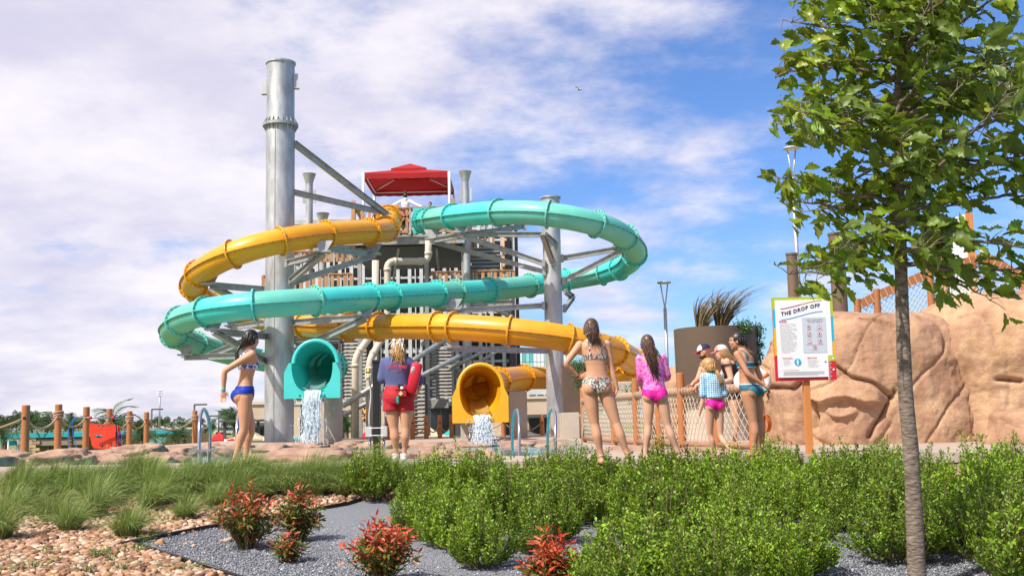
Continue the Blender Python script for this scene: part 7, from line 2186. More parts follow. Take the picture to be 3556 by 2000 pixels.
    def bikini_bottom(s, mt, top=0.965, side=0.915, crotch=0.785, name='bikini_bottom'):
        lx, ly, z, da = s.local()
        cut = crotch + (side - crotch) * np.clip((np.abs(lx) - 0.025) / 0.125, 0, 1) ** 0.8
        return s.shell(name, (z > cut) & (z < top) & (da > 0.062), mt)
    def bikini_top(s, mt, strap=0.066, lo=1.195, hi=1.25, cup=1.30):
        lx, ly, z, da = s.local()
        mask = (z > lo) & (z < np.where(ly > 0.0, cup - 0.05 * np.abs(np.abs(lx) - 0.07) / 0.07, hi))
        mask |= (np.abs(np.abs(lx) - strap) < 0.014) & (z >= hi - 0.01) & (z < 1.43) & (np.abs(ly) < 0.2)
        return s.shell('bikini_top', mask & (da > 0.05), mt)
    def hair_cap(s, mt, face_cut=0.045, low=-0.07, r=(0.083, 0.104, 0.098), c=(0, -0.014, 0.034)):
        m = MB(); m.ell((0, 0, 0), r, 28, 20)
        V = np.concatenate(m.V)
        W, keep = [], []
        for v in V:
            q = Vector(v) + Vector(c)
            q2 = q * (1 + 0.02 * mnoise.noise(Vector((v[0] * 60, v[1] * 60, v[2] * 12))))
            W.append(s.hp(*q2))
            keep.append(not ((q.y > face_cut + 0.012 and q.z < 0.062) or q.z < low or (q.y > 0.025 and q.z < 0.0)))
        F = [f for f in m.F if all(keep[i] for i in f)]
        m2 = MB(); m2.add(W, F, 0, True)
        return m2.build('hair', mt, s.root, local=True)
    def strands(s, mt, n, end, spread, seed, r=0.007, roots=(-0.4, 1.0), mid=None, name='hair_strands', wav=0.012, zj=0.08):
        """Locks from the back of the scalp to an end point (person coordinates)."""
        rr = random.Random(seed); m = MB(); end = Vector(end)
        for q in range(n):
            a = rr.uniform(math.pi * 0.98, math.pi * 2.02); e = rr.uniform(*roots)
            ca = math.cos(e)
            root = s.hp(0.081 * math.cos(a) * ca, -0.014 + 0.102 * math.sin(a) * ca, 0.034 + 0.094 * math.sin(e))
            ep = end + Vector((rr.gauss(0, spread[0]), rr.gauss(0, spread[1]), rr.uniform(-zj, zj)))
            out = s.hp(0.092 * math.cos(a), -0.02 + 0.112 * math.sin(a), -0.05 + rr.uniform(-0.02, 0.03))
            P = [root, out * 0.85 + root * 0.15, (out + ep) / 2 + (Vector(mid) if mid else Vector((0, 0, 0))) * 1.0, ep]
            P = catmull(P, 0.04)
            for i in range(1, len(P)): P[i] += Vector((mnoise.noise((i * 0.7, q, seed)), mnoise.noise((i * 0.7, q, seed + 7)), 0)) * wav
            k_ = len(P)
            m.tube(P, [r * (0.6 + 0.7 * math.sin(math.pi * min(0.95, i / k_ + 0.15))) * (1 if i < k_ - 2 else 0.45) for i in range(k_)], 5, flat=0.55)
        return m.build(name, mt, s.root, local=True)
    def band(s, name, p, axis, r, h, mt):
        m = MB(); m.lathe([(r - 0.004, -h / 2), (r, -h / 2), (r, h / 2), (r - 0.004, h / 2)], p, 18, axis=axis, caps=False)
        return m.build(name, mt, s.root, local=True)
    def ponytail(s, mt, P, r, seed=0):
        m = MB(); rr = random.Random(seed)
        P = [Vector(p) for p in P]
        for q in range(16):
            o = Vector((rr.gauss(0, 0.010), rr.gauss(0, 0.010), rr.gauss(0, 0.006)))
            Q = catmull([p + o * (0.4 + 0.9 * i / len(P)) for i, p in enumerate(P)], 0.03)
            m.tube(Q, [r * 0.55 * (1 - 0.75 * i / len(Q)) + 0.002 for i in range(len(Q))], 5)
        return m.build('ponytail', mt, s.root, local=True)
def C(v0, o, sc, d=0.0):
    """Helper: crop coordinates to person metres (x, y, z)."""
    return Vector(((v0[0] - o[0]) / sc, v0[2] if len(v0) > 2 else d, (o[1] - v0[1]) / sc))

# --- blue bikini, leaning forward, looking away over her shoulder
d = 14.5; g = ground(823, d); o_ = (205, 1400); sc = 3800 / d * 2.786
c = lambda x, y, dy=0.0: C((x, y, dy), o_, sc)
P1 = Person('person in a blue and white bikini leaning forward with arms held back', g, 1.78,
    {0.87: (0.075, 0.03), 1.06: (0.105, 0.02), 1.30: (0.15, 0.01), 1.46: (0.165, 0.0)}, c(338, 188, 0.0), R(-66), R(-38),
    {'R': (c(112, 492, -0.17), c(98, 670, -0.14), (0.0, 0, -1), (1, 0, 0)), 'L': (c(255, 520, 0.20), c(285, 680, 0.19))},
    {'R': (c(288, 1050, -0.06), c(205, 1325, -0.08), c(232, 1392, -0.11)), 'L': (c(322, 1060, 0.12), c(262, 1310, 0.14), c(300, 1385, 0.12))}, M_SKIN[0], head_pitch=R(-6), hips=1.06)
PR1 = print_mat('blue white print', [(0.75, 0.76, 0.82, 1), (0.02, 0.06, 0.38, 1), (0.75, 0.76, 0.82, 1), (0.05, 0.10, 0.45, 1), (0.70, 0.72, 0.80, 1)], 42)
P1.bikini_top(PR1, strap=0.075); P1.bikini_bottom(mat('royal blue swimwear', (0.005, 0.035, 0.36), 0.6, spec=0.25), top=0.985, side=0.885)
P1.hair_cap(M_HAIR['black']); P1.strands(M_HAIR['black'], 60, P1.Lf(-0.02, -0.12, 1.47), (0.015, 0.015), 1, 0.008, zj=0.03)
P1.ponytail(M_HAIR['black'], [P1.Lf(-0.02, -0.11, 1.50), P1.Lf(0.0, -0.16, 1.42), P1.Lf(0.02, -0.15, 1.32), P1.Lf(0.03, -0.13, 1.25)], 0.03)
wv_ = c(98, 655, -0.14); ax_ = c(98, 670, -0.14) - c(112, 492, -0.17)
P1.band('wristband', wv_, ax_, 0.031, 0.022, mat('mint band', (0.30, 0.66, 0.48), 0.5)); P1.band('wristband', wv_ + ax_.normalized() * 0.03, ax_, 0.031, 0.018, mat('cyan band', (0.02, 0.40, 0.62), 0.5))

# --- lifeguard from behind
d = 14.4; g = ground(1381, d); o_ = (338, 1385); sc = 3800 / d * 3.083
c = lambda x, y, dy=0.0: C((x, y, dy), o_, sc)
LG = Person('person in a slate blue lifeguard shirt and red shorts seen from behind', g, 1.62,
    {0.87: (0.015, 0), 1.06: (0.01, 0), 1.30: (0.0, 0), 1.46: (-0.015, 0.01)}, c(335, 175, 0.0), R(3), R(48),
    {'L': (c(178, 505, 0.02), c(175, 440, 0.22)), 'R': (c(575, 545, 0.03), c(520, 690, 0.05), (-0.4, 0.3, -0.7))},
    {'L': (c(298, 1020, -0.01), c(318, 1290, 0.0), c(285, 1365, 0.10)), 'R': (c(425, 1020, -0.01), c(405, 1290, 0.0), c(395, 1365, 0.13))}, M_SKIN[0], build=1.13, hips=1.17, bust=1.1)
k = LG.s
m = MB()
M_TEE = mat('slate blue cotton', (0.10, 0.115, 0.26), 0.85, c2=(0.085, 0.10, 0.23), scale=5, bump=0.5, bscale=7)
loft(m, [(LG.ctr(z0), rx * k * 1.13 * f, ry * k * 1.13 * f * 1.06, LG.yaw_at(z0)) for z0, rx, ry, f in ((0.955, 0.168, 0.118, 1.0), (1.00, 0.150, 0.110, 1.06), (1.06, 0.137, 0.100, 1.08), (1.12, 0.138, 0.100, 1.10), (1.19, 0.146, 0.104, 1.10), (1.26, 0.155, 0.108, 1.1), (1.33, 0.162, 0.104, 1.1), (1.39, 0.155, 0.088, 1.1), (1.43, 0.10, 0.072, 1.1), (1.455, 0.066, 0.062, 1.1))])
for sx, key, el in ((-1, 'L', c(178, 505, 0.02)), (1, 'R', c(575, 545, 0.03))):
    sh = LG.Lf(sx * 0.160, 0, 1.365); limb(m, [sh, sh * 0.5 + el * 0.5, sh * 0.12 + el * 0.88], [0.068, 0.072, 0.078])
LG.solid('t_shirt', m, M_TEE)
M_SHO = mat('red shorts', (0.50, 0.010, 0.022), 0.7, c2=(0.42, 0.008, 0.018), scale=6, bump=0.5, bscale=9)
m = MB()
loft(m, [(LG.ctr(z0), rx * k * 1.17 * f, ry * k * 1.17 * f * 1.1, LG.yaw) for z0, rx, ry, f in ((0.79, 0.16, 0.11, 1.06), (0.87, 0.174, 0.122, 1.08), (0.93, 0.170, 0.118, 1.07), (1.00, 0.150, 0.105, 1.08), (1.045, 0.140, 0.10, 1.05))])
for sx in (-1, 1):
    m.ell(LG.Lf(sx * 0.078, -0.052, 0.862), (0.105 * k, 0.105 * k, 0.11 * k))
    a, b = LG.Lf(sx * 0.095, -0.005, 0.86), LG.Lf(sx * 0.105, -0.01, 0.70)
    loft(m, [(a, 0.115 * k, 0.125 * k, 0), (b * 0.5 + a * 0.5, 0.112 * k, 0.118 * k, 0), (b, 0.114 * k, 0.118 * k, 0)])
LG.solid('shorts', m, M_SHO)
LG.hair_cap(M_HAIR['blond'], face_cut=0.05)
LG.strands(M_HAIR['blond'], 110, LG.Lf(-0.01, -0.125, 1.36), (0.05, 0.012), 3, 0.008, zj=0.1)
LG.strands(M_HAIR['sandy'], 45, LG.Lf(0.07, -0.13, 1.27), (0.03, 0.012), 4, 0.007, zj=0.1)
for sx in (-0.055, 0.06):                                  # white ribbons
    b = LG.hc + Vector((sx, -0.05, 0.10)) * k
    m = MB()
    for q in range(4): m.tube(catmull([b, b + Vector((rs.uniform(-0.04, 0.04), -0.03, 0.03)), b + Vector((0.03 * q - 0.04, -0.06, -0.05 - 0.03 * q))], 0.02), 0.006, 5)
    m.build('ribbon', M_WHITE, LG.root, local=True)
m = MB(); m.bbox(LG.hp(-0.055, 0.080, 0.012), (0.05, 0.02, 0.035), 0.006); m.bbox(LG.hp(0.0, 0.096, 0.014), (0.06, 0.02, 0.03), 0.006); m.build('sunglasses', M_BLACK, LG.root, local=True)
ty = -0.128
text('LIFEGUARD', 0, 0, 0.052, mat('red print', (0.62, 0.03, 0.05), 0.8), 'CENTER', bold=0.0012, parent=LG.root, pos=g + Vector((0.01, ty - 0.012, 1.228)))
m = MB()
for q in range(26):
    a = 2 * math.pi * q / 26
    if abs(math.sin(a)) < 0.3: continue
    m.box((0.01 + 0.068 * math.cos(a), ty - 0.008 + 0.006 * abs(math.cos(a)), 1.247 + 0.068 * math.sin(a)), (0.010, 0.003, 0.011))
m.build('shirt_emblem', MATS['red print'], LG.root, local=True)
M_STRAP = mat('black webbing', (0.015, 0.015, 0.016), 0.8)
m = MB(); Pq = [c(300, 245, -0.045), c(345, 265, -0.098), c(400, 320, -0.130), c(460, 375, -0.128), c(500, 405, -0.115)]
Pq = catmull([Vector(p) for p in Pq], 0.03); V = []
for p in Pq: V += [p + Vector((-0.012, 0, 0.020)), p + Vector((0.012, 0, -0.020)), p + Vector((0.012, -0.004, -0.020)), p + Vector((-0.012, -0.004, 0.020))]
m.add(V, [(4 * i + j, 4 * i + (j + 1) % 4, 4 * i + 4 + (j + 1) % 4, 4 * i + 4 + j) for i in range(len(Pq) - 1) for j in range(4)]); m.build('shoulder_strap', M_STRAP, LG.root, local=True)
hpk = c(392, 650, -0.185)
m = MB(); m.bbox(hpk, (0.145, 0.06, 0.10), 0.015); pk = m.build('hip_pack', M_SHO, LG.root, local=True)
m = MB(); m.bbox(hpk + Vector((0, -0.03, 0.045)), (0.14, 0.012, 0.012), 0.003); m.build('zip', M_STRAP, pk, local=True)
for w_, h_ in ((0.052, 0.018), (0.018, 0.052)):
    m = MB(); m.box(hpk + Vector((0, -0.033 if w_ > h_ else -0.0345, -0.006)), (w_, 0.006, h_)); m.build('cross', mat('cream print', (0.85, 0.68, 0.30), 0.7), pk, local=True)
m = MB(); m.bbox(c(385, 575, -0.165), (0.075, 0.03, 0.05), 0.012); m.build('belt_knot', M_STRAP, LG.root, local=True)
m = MB(); m.ell(c(402, 600, -0.20), (0.022, 0.006, 0.026)); m.build('badge', M_WHITE, LG.root, local=True)
m = MB(); m.bbox(c(358, 718, -0.225), (0.036, 0.016, 0.095), 0.014); m.build('key_tag', mat('teal tag', (0.02, 0.34, 0.30), 0.4), LG.root, local=True)
for fx, tx in ((c(310, 1335), c(272, 1365)), (c(400, 1335), c(392, 1365))):      # socks and shoes
    m = MB(); m.lathe([(0.048, 0.0), (0.046, 0.055), (0.044, 0.06)], (fx.x + 0.0, -0.0, 0.065), 16); m.build('sock', M_WHITE, LG.root, local=True)
    m = MB(); a = Vector((fx.x, -0.055, 0.045)); b = Vector((fx.x - 0.03, 0.15, 0.038))
    limb(m, [a, a * 0.5 + b * 0.5 + Vector((0, 0, 0.02)), b], [0.047, 0.050, 0.042]); m.bbox((a + b) / 2 - Vector((0, 0, 0.025)), (0.09, 0.27, 0.035), 0.012)
    sh_ = LG.solid('shoe', m, mat('white shoe leather', (0.74, 0.72, 0.72), 0.6), 0.008, 2)
    m = MB(); m.bbox((a + b) / 2 - Vector((0, 0.005, 0.036)), (0.098, 0.285, 0.014), 0.005); m.build('sole', mat('grey sole', (0.45, 0.5, 0.42), 0.7), sh_, local=True)
# rescue tube tucked under the lifeguard's right arm
top_, bot_ = g + c(565, 335, -0.14), g + c(500, 625, -0.13)
ax_ = (bot_ - top_).normalized()
RT = empty('rescue_tube', bot_, 'red foam rescue tube with a white oval emblem under the lifeguard\'s arm', 'rescue tube')
m = MB(); sd = Vector((0.92, 0.0, 0.32)); V = []; sects = [(0.0, 0.055, 0.045), (0.03, 0.072, 0.058), (0.25, 0.074, 0.06), (0.40, 0.062, 0.052), (0.44, 0.040, 0.035)]
rr_ = []
n = 16; th_ = ax_.cross(sd).normalized(); sd = th_.cross(ax_)
for t, w_, h_ in sects:
    for j in range(n):
        a = 2 * math.pi * j / n; V.append(top_ + ax_ * (t * 0.95) + sd * (w_ * math.copysign(abs(math.cos(a)) ** 0.5, math.cos(a))) + th_ * (h_ * math.copysign(abs(math.sin(a)) ** 0.5, math.sin(a))))
m.add(V, [(i * n + j, i * n + (j + 1) % n, (i + 1) * n + (j + 1) % n, (i + 1) * n + j) for i in range(len(sects) - 1) for j in range(n)] + [tuple(reversed(range(n))), tuple((len(sects) - 1) * n + j for j in range(n))], 0, True)
m.build('foam_tube', mat('red foam', (0.60, 0.010, 0.03), 0.5, c2=(0.52, 0.008, 0.025), scale=8), RT)
fy = -1 if th_.y > 0 else 1
m = MB(); ec = top_ + ax_ * 0.10 - sd * 0.035 + th_ * (0.060 * fy); Mx = Matrix((sd, ax_, th_)).transposed()
m.ell(ec, (0.026, 0.045, 0.004), 16, 6, 0, Mx); em = m.build('emblem', M_WHITE, RT)
m = MB(); m.ell(ec + th_ * 0.003 * fy, (0.018, 0.034, 0.004), 14, 6, 0, Mx); m.build('emblem_centre', MATS['red foam'], em)
m = MB(); m.ell(ec + th_ * 0.006 * fy, (0.006, 0.022, 0.003), 10, 6, 0, Mx); m.ell(ec + th_ * 0.006 * fy, (0.014, 0.007, 0.003), 10, 6, 0, Mx); m.build('emblem_mark', M_WHITE, em)

# --- floral bikini, hand on hip, back to us
d = 13.0; g = ground(2117, d); o_ = (487, 1428); sc = 3800 / d * 2.733
c = lambda x, y, dy=0.0: C((x, y, dy), o_, sc)
P2 = Person('person in a floral bikini standing with left hand on hip, back turned', g, 1.71,
    {0.87: (-0.14, 0), 1.06: (-0.135, -0.01), 1.30: (-0.155, 0.0), 1.46: (-0.175, 0.01)}, c(345, 165, 0.02), R(4), R(-12),
    {'L': (c(85, 490, -0.03), c(208, 622, 0.06), (0.9, 0.1, 0.35), (0, 0, 1)), 'R': (c(522, 545, 0.02), c(568, 735, 0.02), (-0.3, 0.2, -0.9))},
    {'L': (c(345, 1065, 0.0), c(398, 1375, -0.02), c(385, 1428, 0.12)), 'R': (c(548, 1065, -0.02), c(648, 1375, -0.06), c(665, 1428, 0.08))}, M_SKIN[0], hips=1.03)
PR2 = print_mat('floral print', [(0.02, 0.05, 0.05, 1), (0.70, 0.30, 0.30, 1), (0.02, 0.22, 0.18, 1), (0.75, 0.68, 0.55, 1), (0.30, 0.03, 0.05, 1), (0.10, 0.30, 0.26, 1)], 85)
P2.bikini_top(PR2, hi=1.255); P2.bikini_bottom(PR2, top=0.99, side=0.925)
P2.hair_cap(M_HAIR['brown']); P2.strands(M_HAIR['brown'], 90, P2.Lf(0.01, -0.115, 1.44), (0.04, 0.012), 5, 0.008, zj=0.07); P2.strands(M_HAIR['dark'], 26, P2.Lf(0.03, -0.12, 1.35), (0.055, 0.01), 6, 0.004, zj=0.06)
w_ = c(208, 622, 0.06); e_ = c(85, 490, -0.03)
P2.band('bracelet', w_ * 0.9 + e_ * 0.1, w_ - e_, 0.033, 0.012, mat('dark bead', (0.06, 0.02, 0.03), 0.4)); P2.band('bracelet', w_ * 0.97 + e_ * 0.03, w_ - e_, 0.030, 0.010, mat('pink bead', (0.6, 0.3, 0.3), 0.4))
P2.band('anklet', c(398, 1350, -0.02), Vector((0, 0, 1)), 0.037, 0.008, M_WHITE)

# --- pink rash guard
d = 13.1; g = ground(2293, d); o_ = (965, 1425); sc = 3800 / d * 2.733
c = lambda x, y, dy=0.0: C((x, y, dy), o_, sc)
P3 = Person('person in a pink long-sleeved swim shirt with long wet hair', g, 1.50,
    {0.87: (-0.055, 0), 1.06: (-0.06, 0), 1.30: (-0.075, 0.0), 1.46: (-0.095, 0.01)}, c(866, 318, 0.02), R(-4), R(14),
    {'L': (c(790, 640, 0.02), c(812, 700, 0.20)), 'R': (c(1058, 635, 0.02), c(1040, 655, 0.2))},
    {'L': (c(850, 1085, 0.0), c(812, 1345, -0.01), c(800, 1420, 0.11)), 'R': (c(1030, 1090, -0.01), c(1120, 1350, -0.03), c(1130, 1420, 0.09))}, M_SKIN[1], bust=0, build=0.95, hips=0.98)
k = P3.s
M_PNK = print_mat('pink tie dye', [(0.62, 0.02, 0.30, 1), (0.80, 0.10, 0.48, 1), (0.82, 0.33, 0.62, 1), (0.66, 0.04, 0.36, 1)], 26, 0.5, 'NOISE')
m = MB()
loft(m, [(P3.ctr(z0), rx * k * f, ry * k * f, P3.yaw_at(z0)) for z0, rx, ry, f in ((0.935, 0.160, 0.112, 1.0), (1.00, 0.142, 0.100, 1.03), (1.06, 0.132, 0.094, 1.05), (1.12, 0.134, 0.094, 1.06), (1.19, 0.142, 0.098, 1.05), (1.26, 0.150, 0.102, 1.04), (1.33, 0.158, 0.098, 1.03), (1.39, 0.150, 0.083, 1.04), (1.43, 0.085, 0.066, 1.04), (1.47, 0.056, 0.056, 1.05))])
for sx, el, wr in ((-1, c(790, 640, 0.02), c(812, 700, 0.20)), (1, c(1058, 635, 0.02), c(1040, 655, 0.2))):
    sh = P3.Lf(sx * 0.155, 0, 1.372); limb(m, [sh, sh * 0.5 + el * 0.5, el, el * 0.5 + wr * 0.5, el * 0.05 + wr * 0.95], [0.055 * k, 0.050 * k, 0.044 * k, 0.042 * k, 0.034 * k])
P3.solid('swim_shirt', m, M_PNK, 0.009, 3)
P3.bikini_bottom(mat('hot pink swimwear', (0.70, 0.012, 0.30), 0.6, spec=0.25, c2=(0.60, 0.01, 0.25), scale=12), top=1.02, side=0.88, name='swim_bottom')
P3.hair_cap(M_HAIR['brown']); P3.strands(M_HAIR['brown'], 90, P3.Lf(0.03, -0.12, 1.28), (0.038, 0.012), 7, 0.008, zj=0.12); P3.strands(M_HAIR['dark'], 26, P3.Lf(0.05, -0.12, 1.13), (0.04, 0.01), 8, 0.006, zj=0.08)

# --- small child, blue checked shirt, walking
d = 14.0; g = ground(2480, d); o_ = (282, 1345); sc = 3800 / d * 3.083
c = lambda x, y, dy=0.0: C((x, y, dy), o_, sc)
P4 = Person('small person with a blond ponytail in a blue checked shirt and pink swimsuit', g, 1.26,
    {0.87: (0.012, 0), 1.06: (0.015, 0), 1.30: (0.005, 0.0), 1.46: (-0.02, 0.01)}, c(238, 385, 0.02), R(14), R(52),
    {'L': (c(172, 740, 0.0), c(128, 895, 0.03)), 'R': (c(408, 740, 0.0), c(372, 900, 0.04))},
    {'L': (c(238, 1105, 0.05), c(285, 1300, 0.06), c(262, 1340, 0.14)), 'R': (c(345, 1115, 0.02), c(432, 1285, -0.14), c(468, 1332, -0.10))}, M_SKIN[1], bust=0, build=0.97, hips=0.92, head_k=1.22)
k = P4.s
def checks(name):
    m = bpy.data.materials.new(name); m.use_nodes = True; n, l = m.node_tree.nodes, m.node_tree.links; p = n['Principled BSDF']; p.inputs['Roughness'].default_value = 0.8
    tcn = n.new('ShaderNodeTexCoord'); sx = n.new('ShaderNodeSeparateXYZ'); l.new(tcn.outputs['Object'], sx.inputs[0]); prev = None
    for o in (0, 2):
        mm = n.new('ShaderNodeMath'); mm.operation = 'MULTIPLY'; mm.inputs[1].default_value = 36; l.new(sx.outputs[o], mm.inputs[0])
        f = n.new('ShaderNodeMath'); f.operation = 'FRACT'; l.new(mm.outputs[0], f.inputs[0])
        g_ = n.new('ShaderNodeMath'); g_.operation = 'GREATER_THAN'; g_.inputs[1].default_value = 0.45; l.new(f.outputs[0], g_.inputs[0])
        if prev is None: prev = g_
        else:
            a_ = n.new('ShaderNodeMath'); a_.operation = 'ADD'; l.new(prev.outputs[0], a_.inputs[0]); l.new(g_.outputs[0], a_.inputs[1]); prev = a_
    d_ = n.new('ShaderNodeMath'); d_.operation = 'MULTIPLY'; d_.inputs[1].default_value = 0.5; l.new(prev.outputs[0], d_.inputs[0])
    nz = n.new('ShaderNodeTexNoise'); nz.inputs['Scale'].default_value = 30; l.new(tcn.outputs['Object'], nz.inputs['Vector'])
    a_ = n.new('ShaderNodeMath'); a_.operation = 'ADD'; a_.use_clamp = True; s_ = n.new('ShaderNodeMath'); s_.operation = 'SUBTRACT'; s_.inputs[1].default_value = 0.5; l.new(nz.outputs['Fac'], s_.inputs[0])
    l.new(d_.outputs[0], a_.inputs[0]); l.new(s_.outputs[0], a_.inputs[1])
    mx = n.new('ShaderNodeMixRGB'); mx.inputs[1].default_value = (0.72, 0.80, 0.82, 1); mx.inputs[2].default_value = (0.02, 0.30, 0.55, 1); l.new(a_.outputs[0], mx.inputs[0]); l.new(mx.outputs[0], p.inputs['Base Color'])
    return m
m = MB()
loft(m, [(P4.ctr(z0), rx * k * f * 0.96, ry * k * f * 1.16, P4.yaw_at(z0)) for z0, rx, ry, f in ((1.005, 0.158, 0.118, 1.0), (1.06, 0.148, 0.108, 1.02), (1.12, 0.145, 0.104, 1.04), (1.19, 0.148, 0.104, 1.05), (1.26, 0.154, 0.106, 1.05), (1.33, 0.160, 0.1, 1.05), (1.39, 0.152, 0.084, 1.06), (1.43, 0.09, 0.068, 1.06), (1.455, 0.06, 0.06, 1.06))])
for sx, el in ((-1, c(172, 740, 0.0)), (1, c(408, 740, 0.0))):
    sh = P4.Lf(sx * 0.155, 0, 1.372); limb(m, [sh, sh * 0.5 + el * 0.5, sh * 0.25 + el * 0.75], [0.060 * k, 0.066 * k, 0.072 * k])
for sx in (-1, 1): m.ell(P4.Lf(sx * 0.075, -0.045, 1.34), (0.075 * k, 0.062 * k, 0.085 * k))
P4.solid('checked_shirt', m, checks('blue check cotton'), 0.009, 3)
P4.bikini_bottom(MATS['hot pink swimwear'], top=0.985, side=0.87, name='swim_bottom')
P4.hair_cap(M_HAIR['blond'], face_cut=0.04); P4.strands(M_HAIR['blond'], 60, P4.hp(0.0, -0.115, -0.045), (0.012, 0.012), 9, 0.007, zj=0.02)
b = P4.hp(0, -0.125, -0.045)
P4.band('hair_tie', b, Vector((0.2, -1, -0.4)), 0.024, 0.018, M_BLACK)
P4.ponytail(M_HAIR['blond'], [b, b + Vector((0.02, -0.03, -0.04)), b + Vector((0.045, -0.03, -0.11)), b + Vector((0.055, -0.02, -0.19))], 0.018, 2)

# --- teal bikini, face in profile, hands behind
d = 13.9; g = ground(2624, d); o_ = (722, 1395); sc = 3800 / d * 3.083
c = lambda x, y, dy=0.0: C((x, y, dy), o_, sc)
P5 = Person('person in a teal two-piece swimsuit with slick dark hair, hands behind the back', g, 1.58,
    {0.87: (-0.035, 0), 1.06: (-0.085, 0), 1.30: (-0.085, 0.0), 1.46: (-0.125, 0.01)}, c(565, 165, 0.02), R(42), R(82),
    {'L': (c(632, 520, -0.17), c(790, 635, -0.15), (0.7, 0.3, -0.6)), 'R': (c(825, 590, 0.10), c(850, 700, -0.02), (0.2, -0.1, -0.9))},
    {'L': (c(690, 1030, -0.06), c(680, 1320, -0.06), c(625, 1388, 0.0)), 'R': (c(778, 1035, 0.08), c(790, 1320, 0.07), c(745, 1385, 0.14))}, M_SKIN[2], hips=1.03, build=0.98, bust=0.7)
M_TLS = mat('teal swimwear', (0.030, 0.150, 0.215), 0.6, spec=0.25, c2=(0.035, 0.17, 0.24), scale=6)
P5.bikini_top(M_TLS, strap=0.085, lo=1.185, hi=1.275, cup=1.33); P5.bikini_bottom(M_TLS, top=0.975, side=0.885)
lx, ly, z, da = P5.local()
P5.shell('white_trim', (((z > 0.955) & (z < 0.970)) | ((z > 1.255) & (z < 1.270) & (ly < 0)) | ((z > 1.192) & (z < 1.205))) & (da > 0.06), M_WHITE, 0.011)
P5.hair_cap(M_HAIR['black'], face_cut=0.05); P5.strands(M_HAIR['black'], 60, P5.hp(0.0, -0.112, -0.045), (0.008, 0.008), 11, 0.005, roots=(-0.1, 1.2), zj=0.012)
b = P5.hp(0, -0.11, -0.05)
P5.ponytail(M_HAIR['dark'], [b, b + Vector((0.04, -0.03, -0.08)), P5.Lf(0.04, -0.13, 1.36), P5.Lf(0.06, -0.12, 1.22)], 0.026, 4)
P5.band('wristband', c(842, 690, -0.02), Vector((0.1, -0.2, -1)), 0.030, 0.022, mat('aqua band', (0.05, 0.50, 0.50), 0.5))

# --- pair in caps leaning on the rail from the far side
def cap(P, crown, front, brim, label_parts=None):
    hp = P.hp; m = MB()
    m.ell((0, 0, 0), (0.090, 0.108, 0.088), 24, 14)
    V = np.concatenate(m.V); W = [hp(v[0], v[1] - 0.010, v[2] + 0.040) for v in V]
    Fb = [f for f in m.F if all(V[i][2] > -0.012 for i in f)]
    m2 = MB(); m2.add(W, [f for f in Fb if np.mean([V[i][1] for i in f]) <= 0.03], 0, True); m2.add(W, [f for f in Fb if np.mean([V[i][1] for i in f]) > 0.03], 1, True)
    o = m2.build('cap', [crown, front], P.root, local=True)
    m = MB(); Q = []
    for t in np.linspace(-1, 1, 11): Q.append((0.082 * t, 0.062 + 0.03 * (1 - t * t), 0.038))
    for t in np.linspace(1, -1, 11): Q.append((0.074 * t, 0.085 + 0.085 * (1 - t * t) ** 0.7, 0.024 - 0.0 * t))
    n = len(Q); top = [hp(*q) for q in Q]; bot = [p - Vector((0, 0, 0.006)) for p in top]
    m.add(top + bot, [(i, i + 1, n - 2 - i, n - 1 - i) for i in range(10)] + [(n + n - 1 - i, n + n - 2 - i, n + i + 1, n + i) for i in range(10)] + [(i, (i + 1) % n, n + (i + 1) % n, n + i)[::-1] for i in range(n)])
    m.build('brim', brim, o, local=True)
d = 17.55; g = ground(2462, d); o_ = (190, 1560); sc = 3800 / d * 3.083
hz = at(2447, 1222, d).z
PM = Person('person in a navy, white and red cap leaning on the rail', g, 1.74,
    {0.87: (0.16, 0.25, 0.92), 1.06: (0.13, 0.18, 1.08), 1.30: (0.06, 0.10, 1.32), 1.46: (0.0, 0.06, 1.46)}, (-0.03, 0.03, hz), R(100), R(82),
    {'L': (Vector((-0.10, -0.24, 1.06)), Vector((-0.25, -0.42, 0.995)), (-0.5, -0.4, -0.5)), 'R': (Vector((-0.16, -0.02, 1.10)), Vector((-0.30, -0.30, 1.02)))},
    {'L': ((0.17, 0.15, 0.48), (0.15, 0.25, 0.09), (0.03, 0.25, 0.03)), 'R': ((0.17, 0.42, 0.48), (0.15, 0.42, 0.09), (0.03, 0.42, 0.03))}, M_SKIN[0], build=1.1, bust=0, head_pitch=R(-14))
cap(PM, mat('navy twill', (0.008, 0.012, 0.06), 0.7), M_WHITE, mat('red twill', (0.55, 0.02, 0.03), 0.7))
m = MB(); m.ell(PM.hp(0, 0.03, -0.06), (0.062, 0.066, 0.055), 14, 10, 0, PM.HM); m.build('beard', M_HAIR['dark'], PM.root, local=True)
m = MB(); m.bbox(PM.hp(0, 0.088, 0.012), (0.05, 0.15, 0.036), 0.01); m.build('sunglasses', M_BLACK, PM.root, local=True)
lx, ly, z, da = PM.local()
PM.shell('swim_shorts', (z > 0.55) & (z < 1.0) & (da > 0.08), mat('black shorts', (0.015, 0.015, 0.018), 0.7), 0.02)
PM.band('watch', Vector((-0.235, -0.40, 1.0)), Vector((-0.5, -0.6, -0.2)), 0.033, 0.02, M_WHITE)
d = 17.35; g = ground(2535, d)
hz = at(2508, 1224, d).z
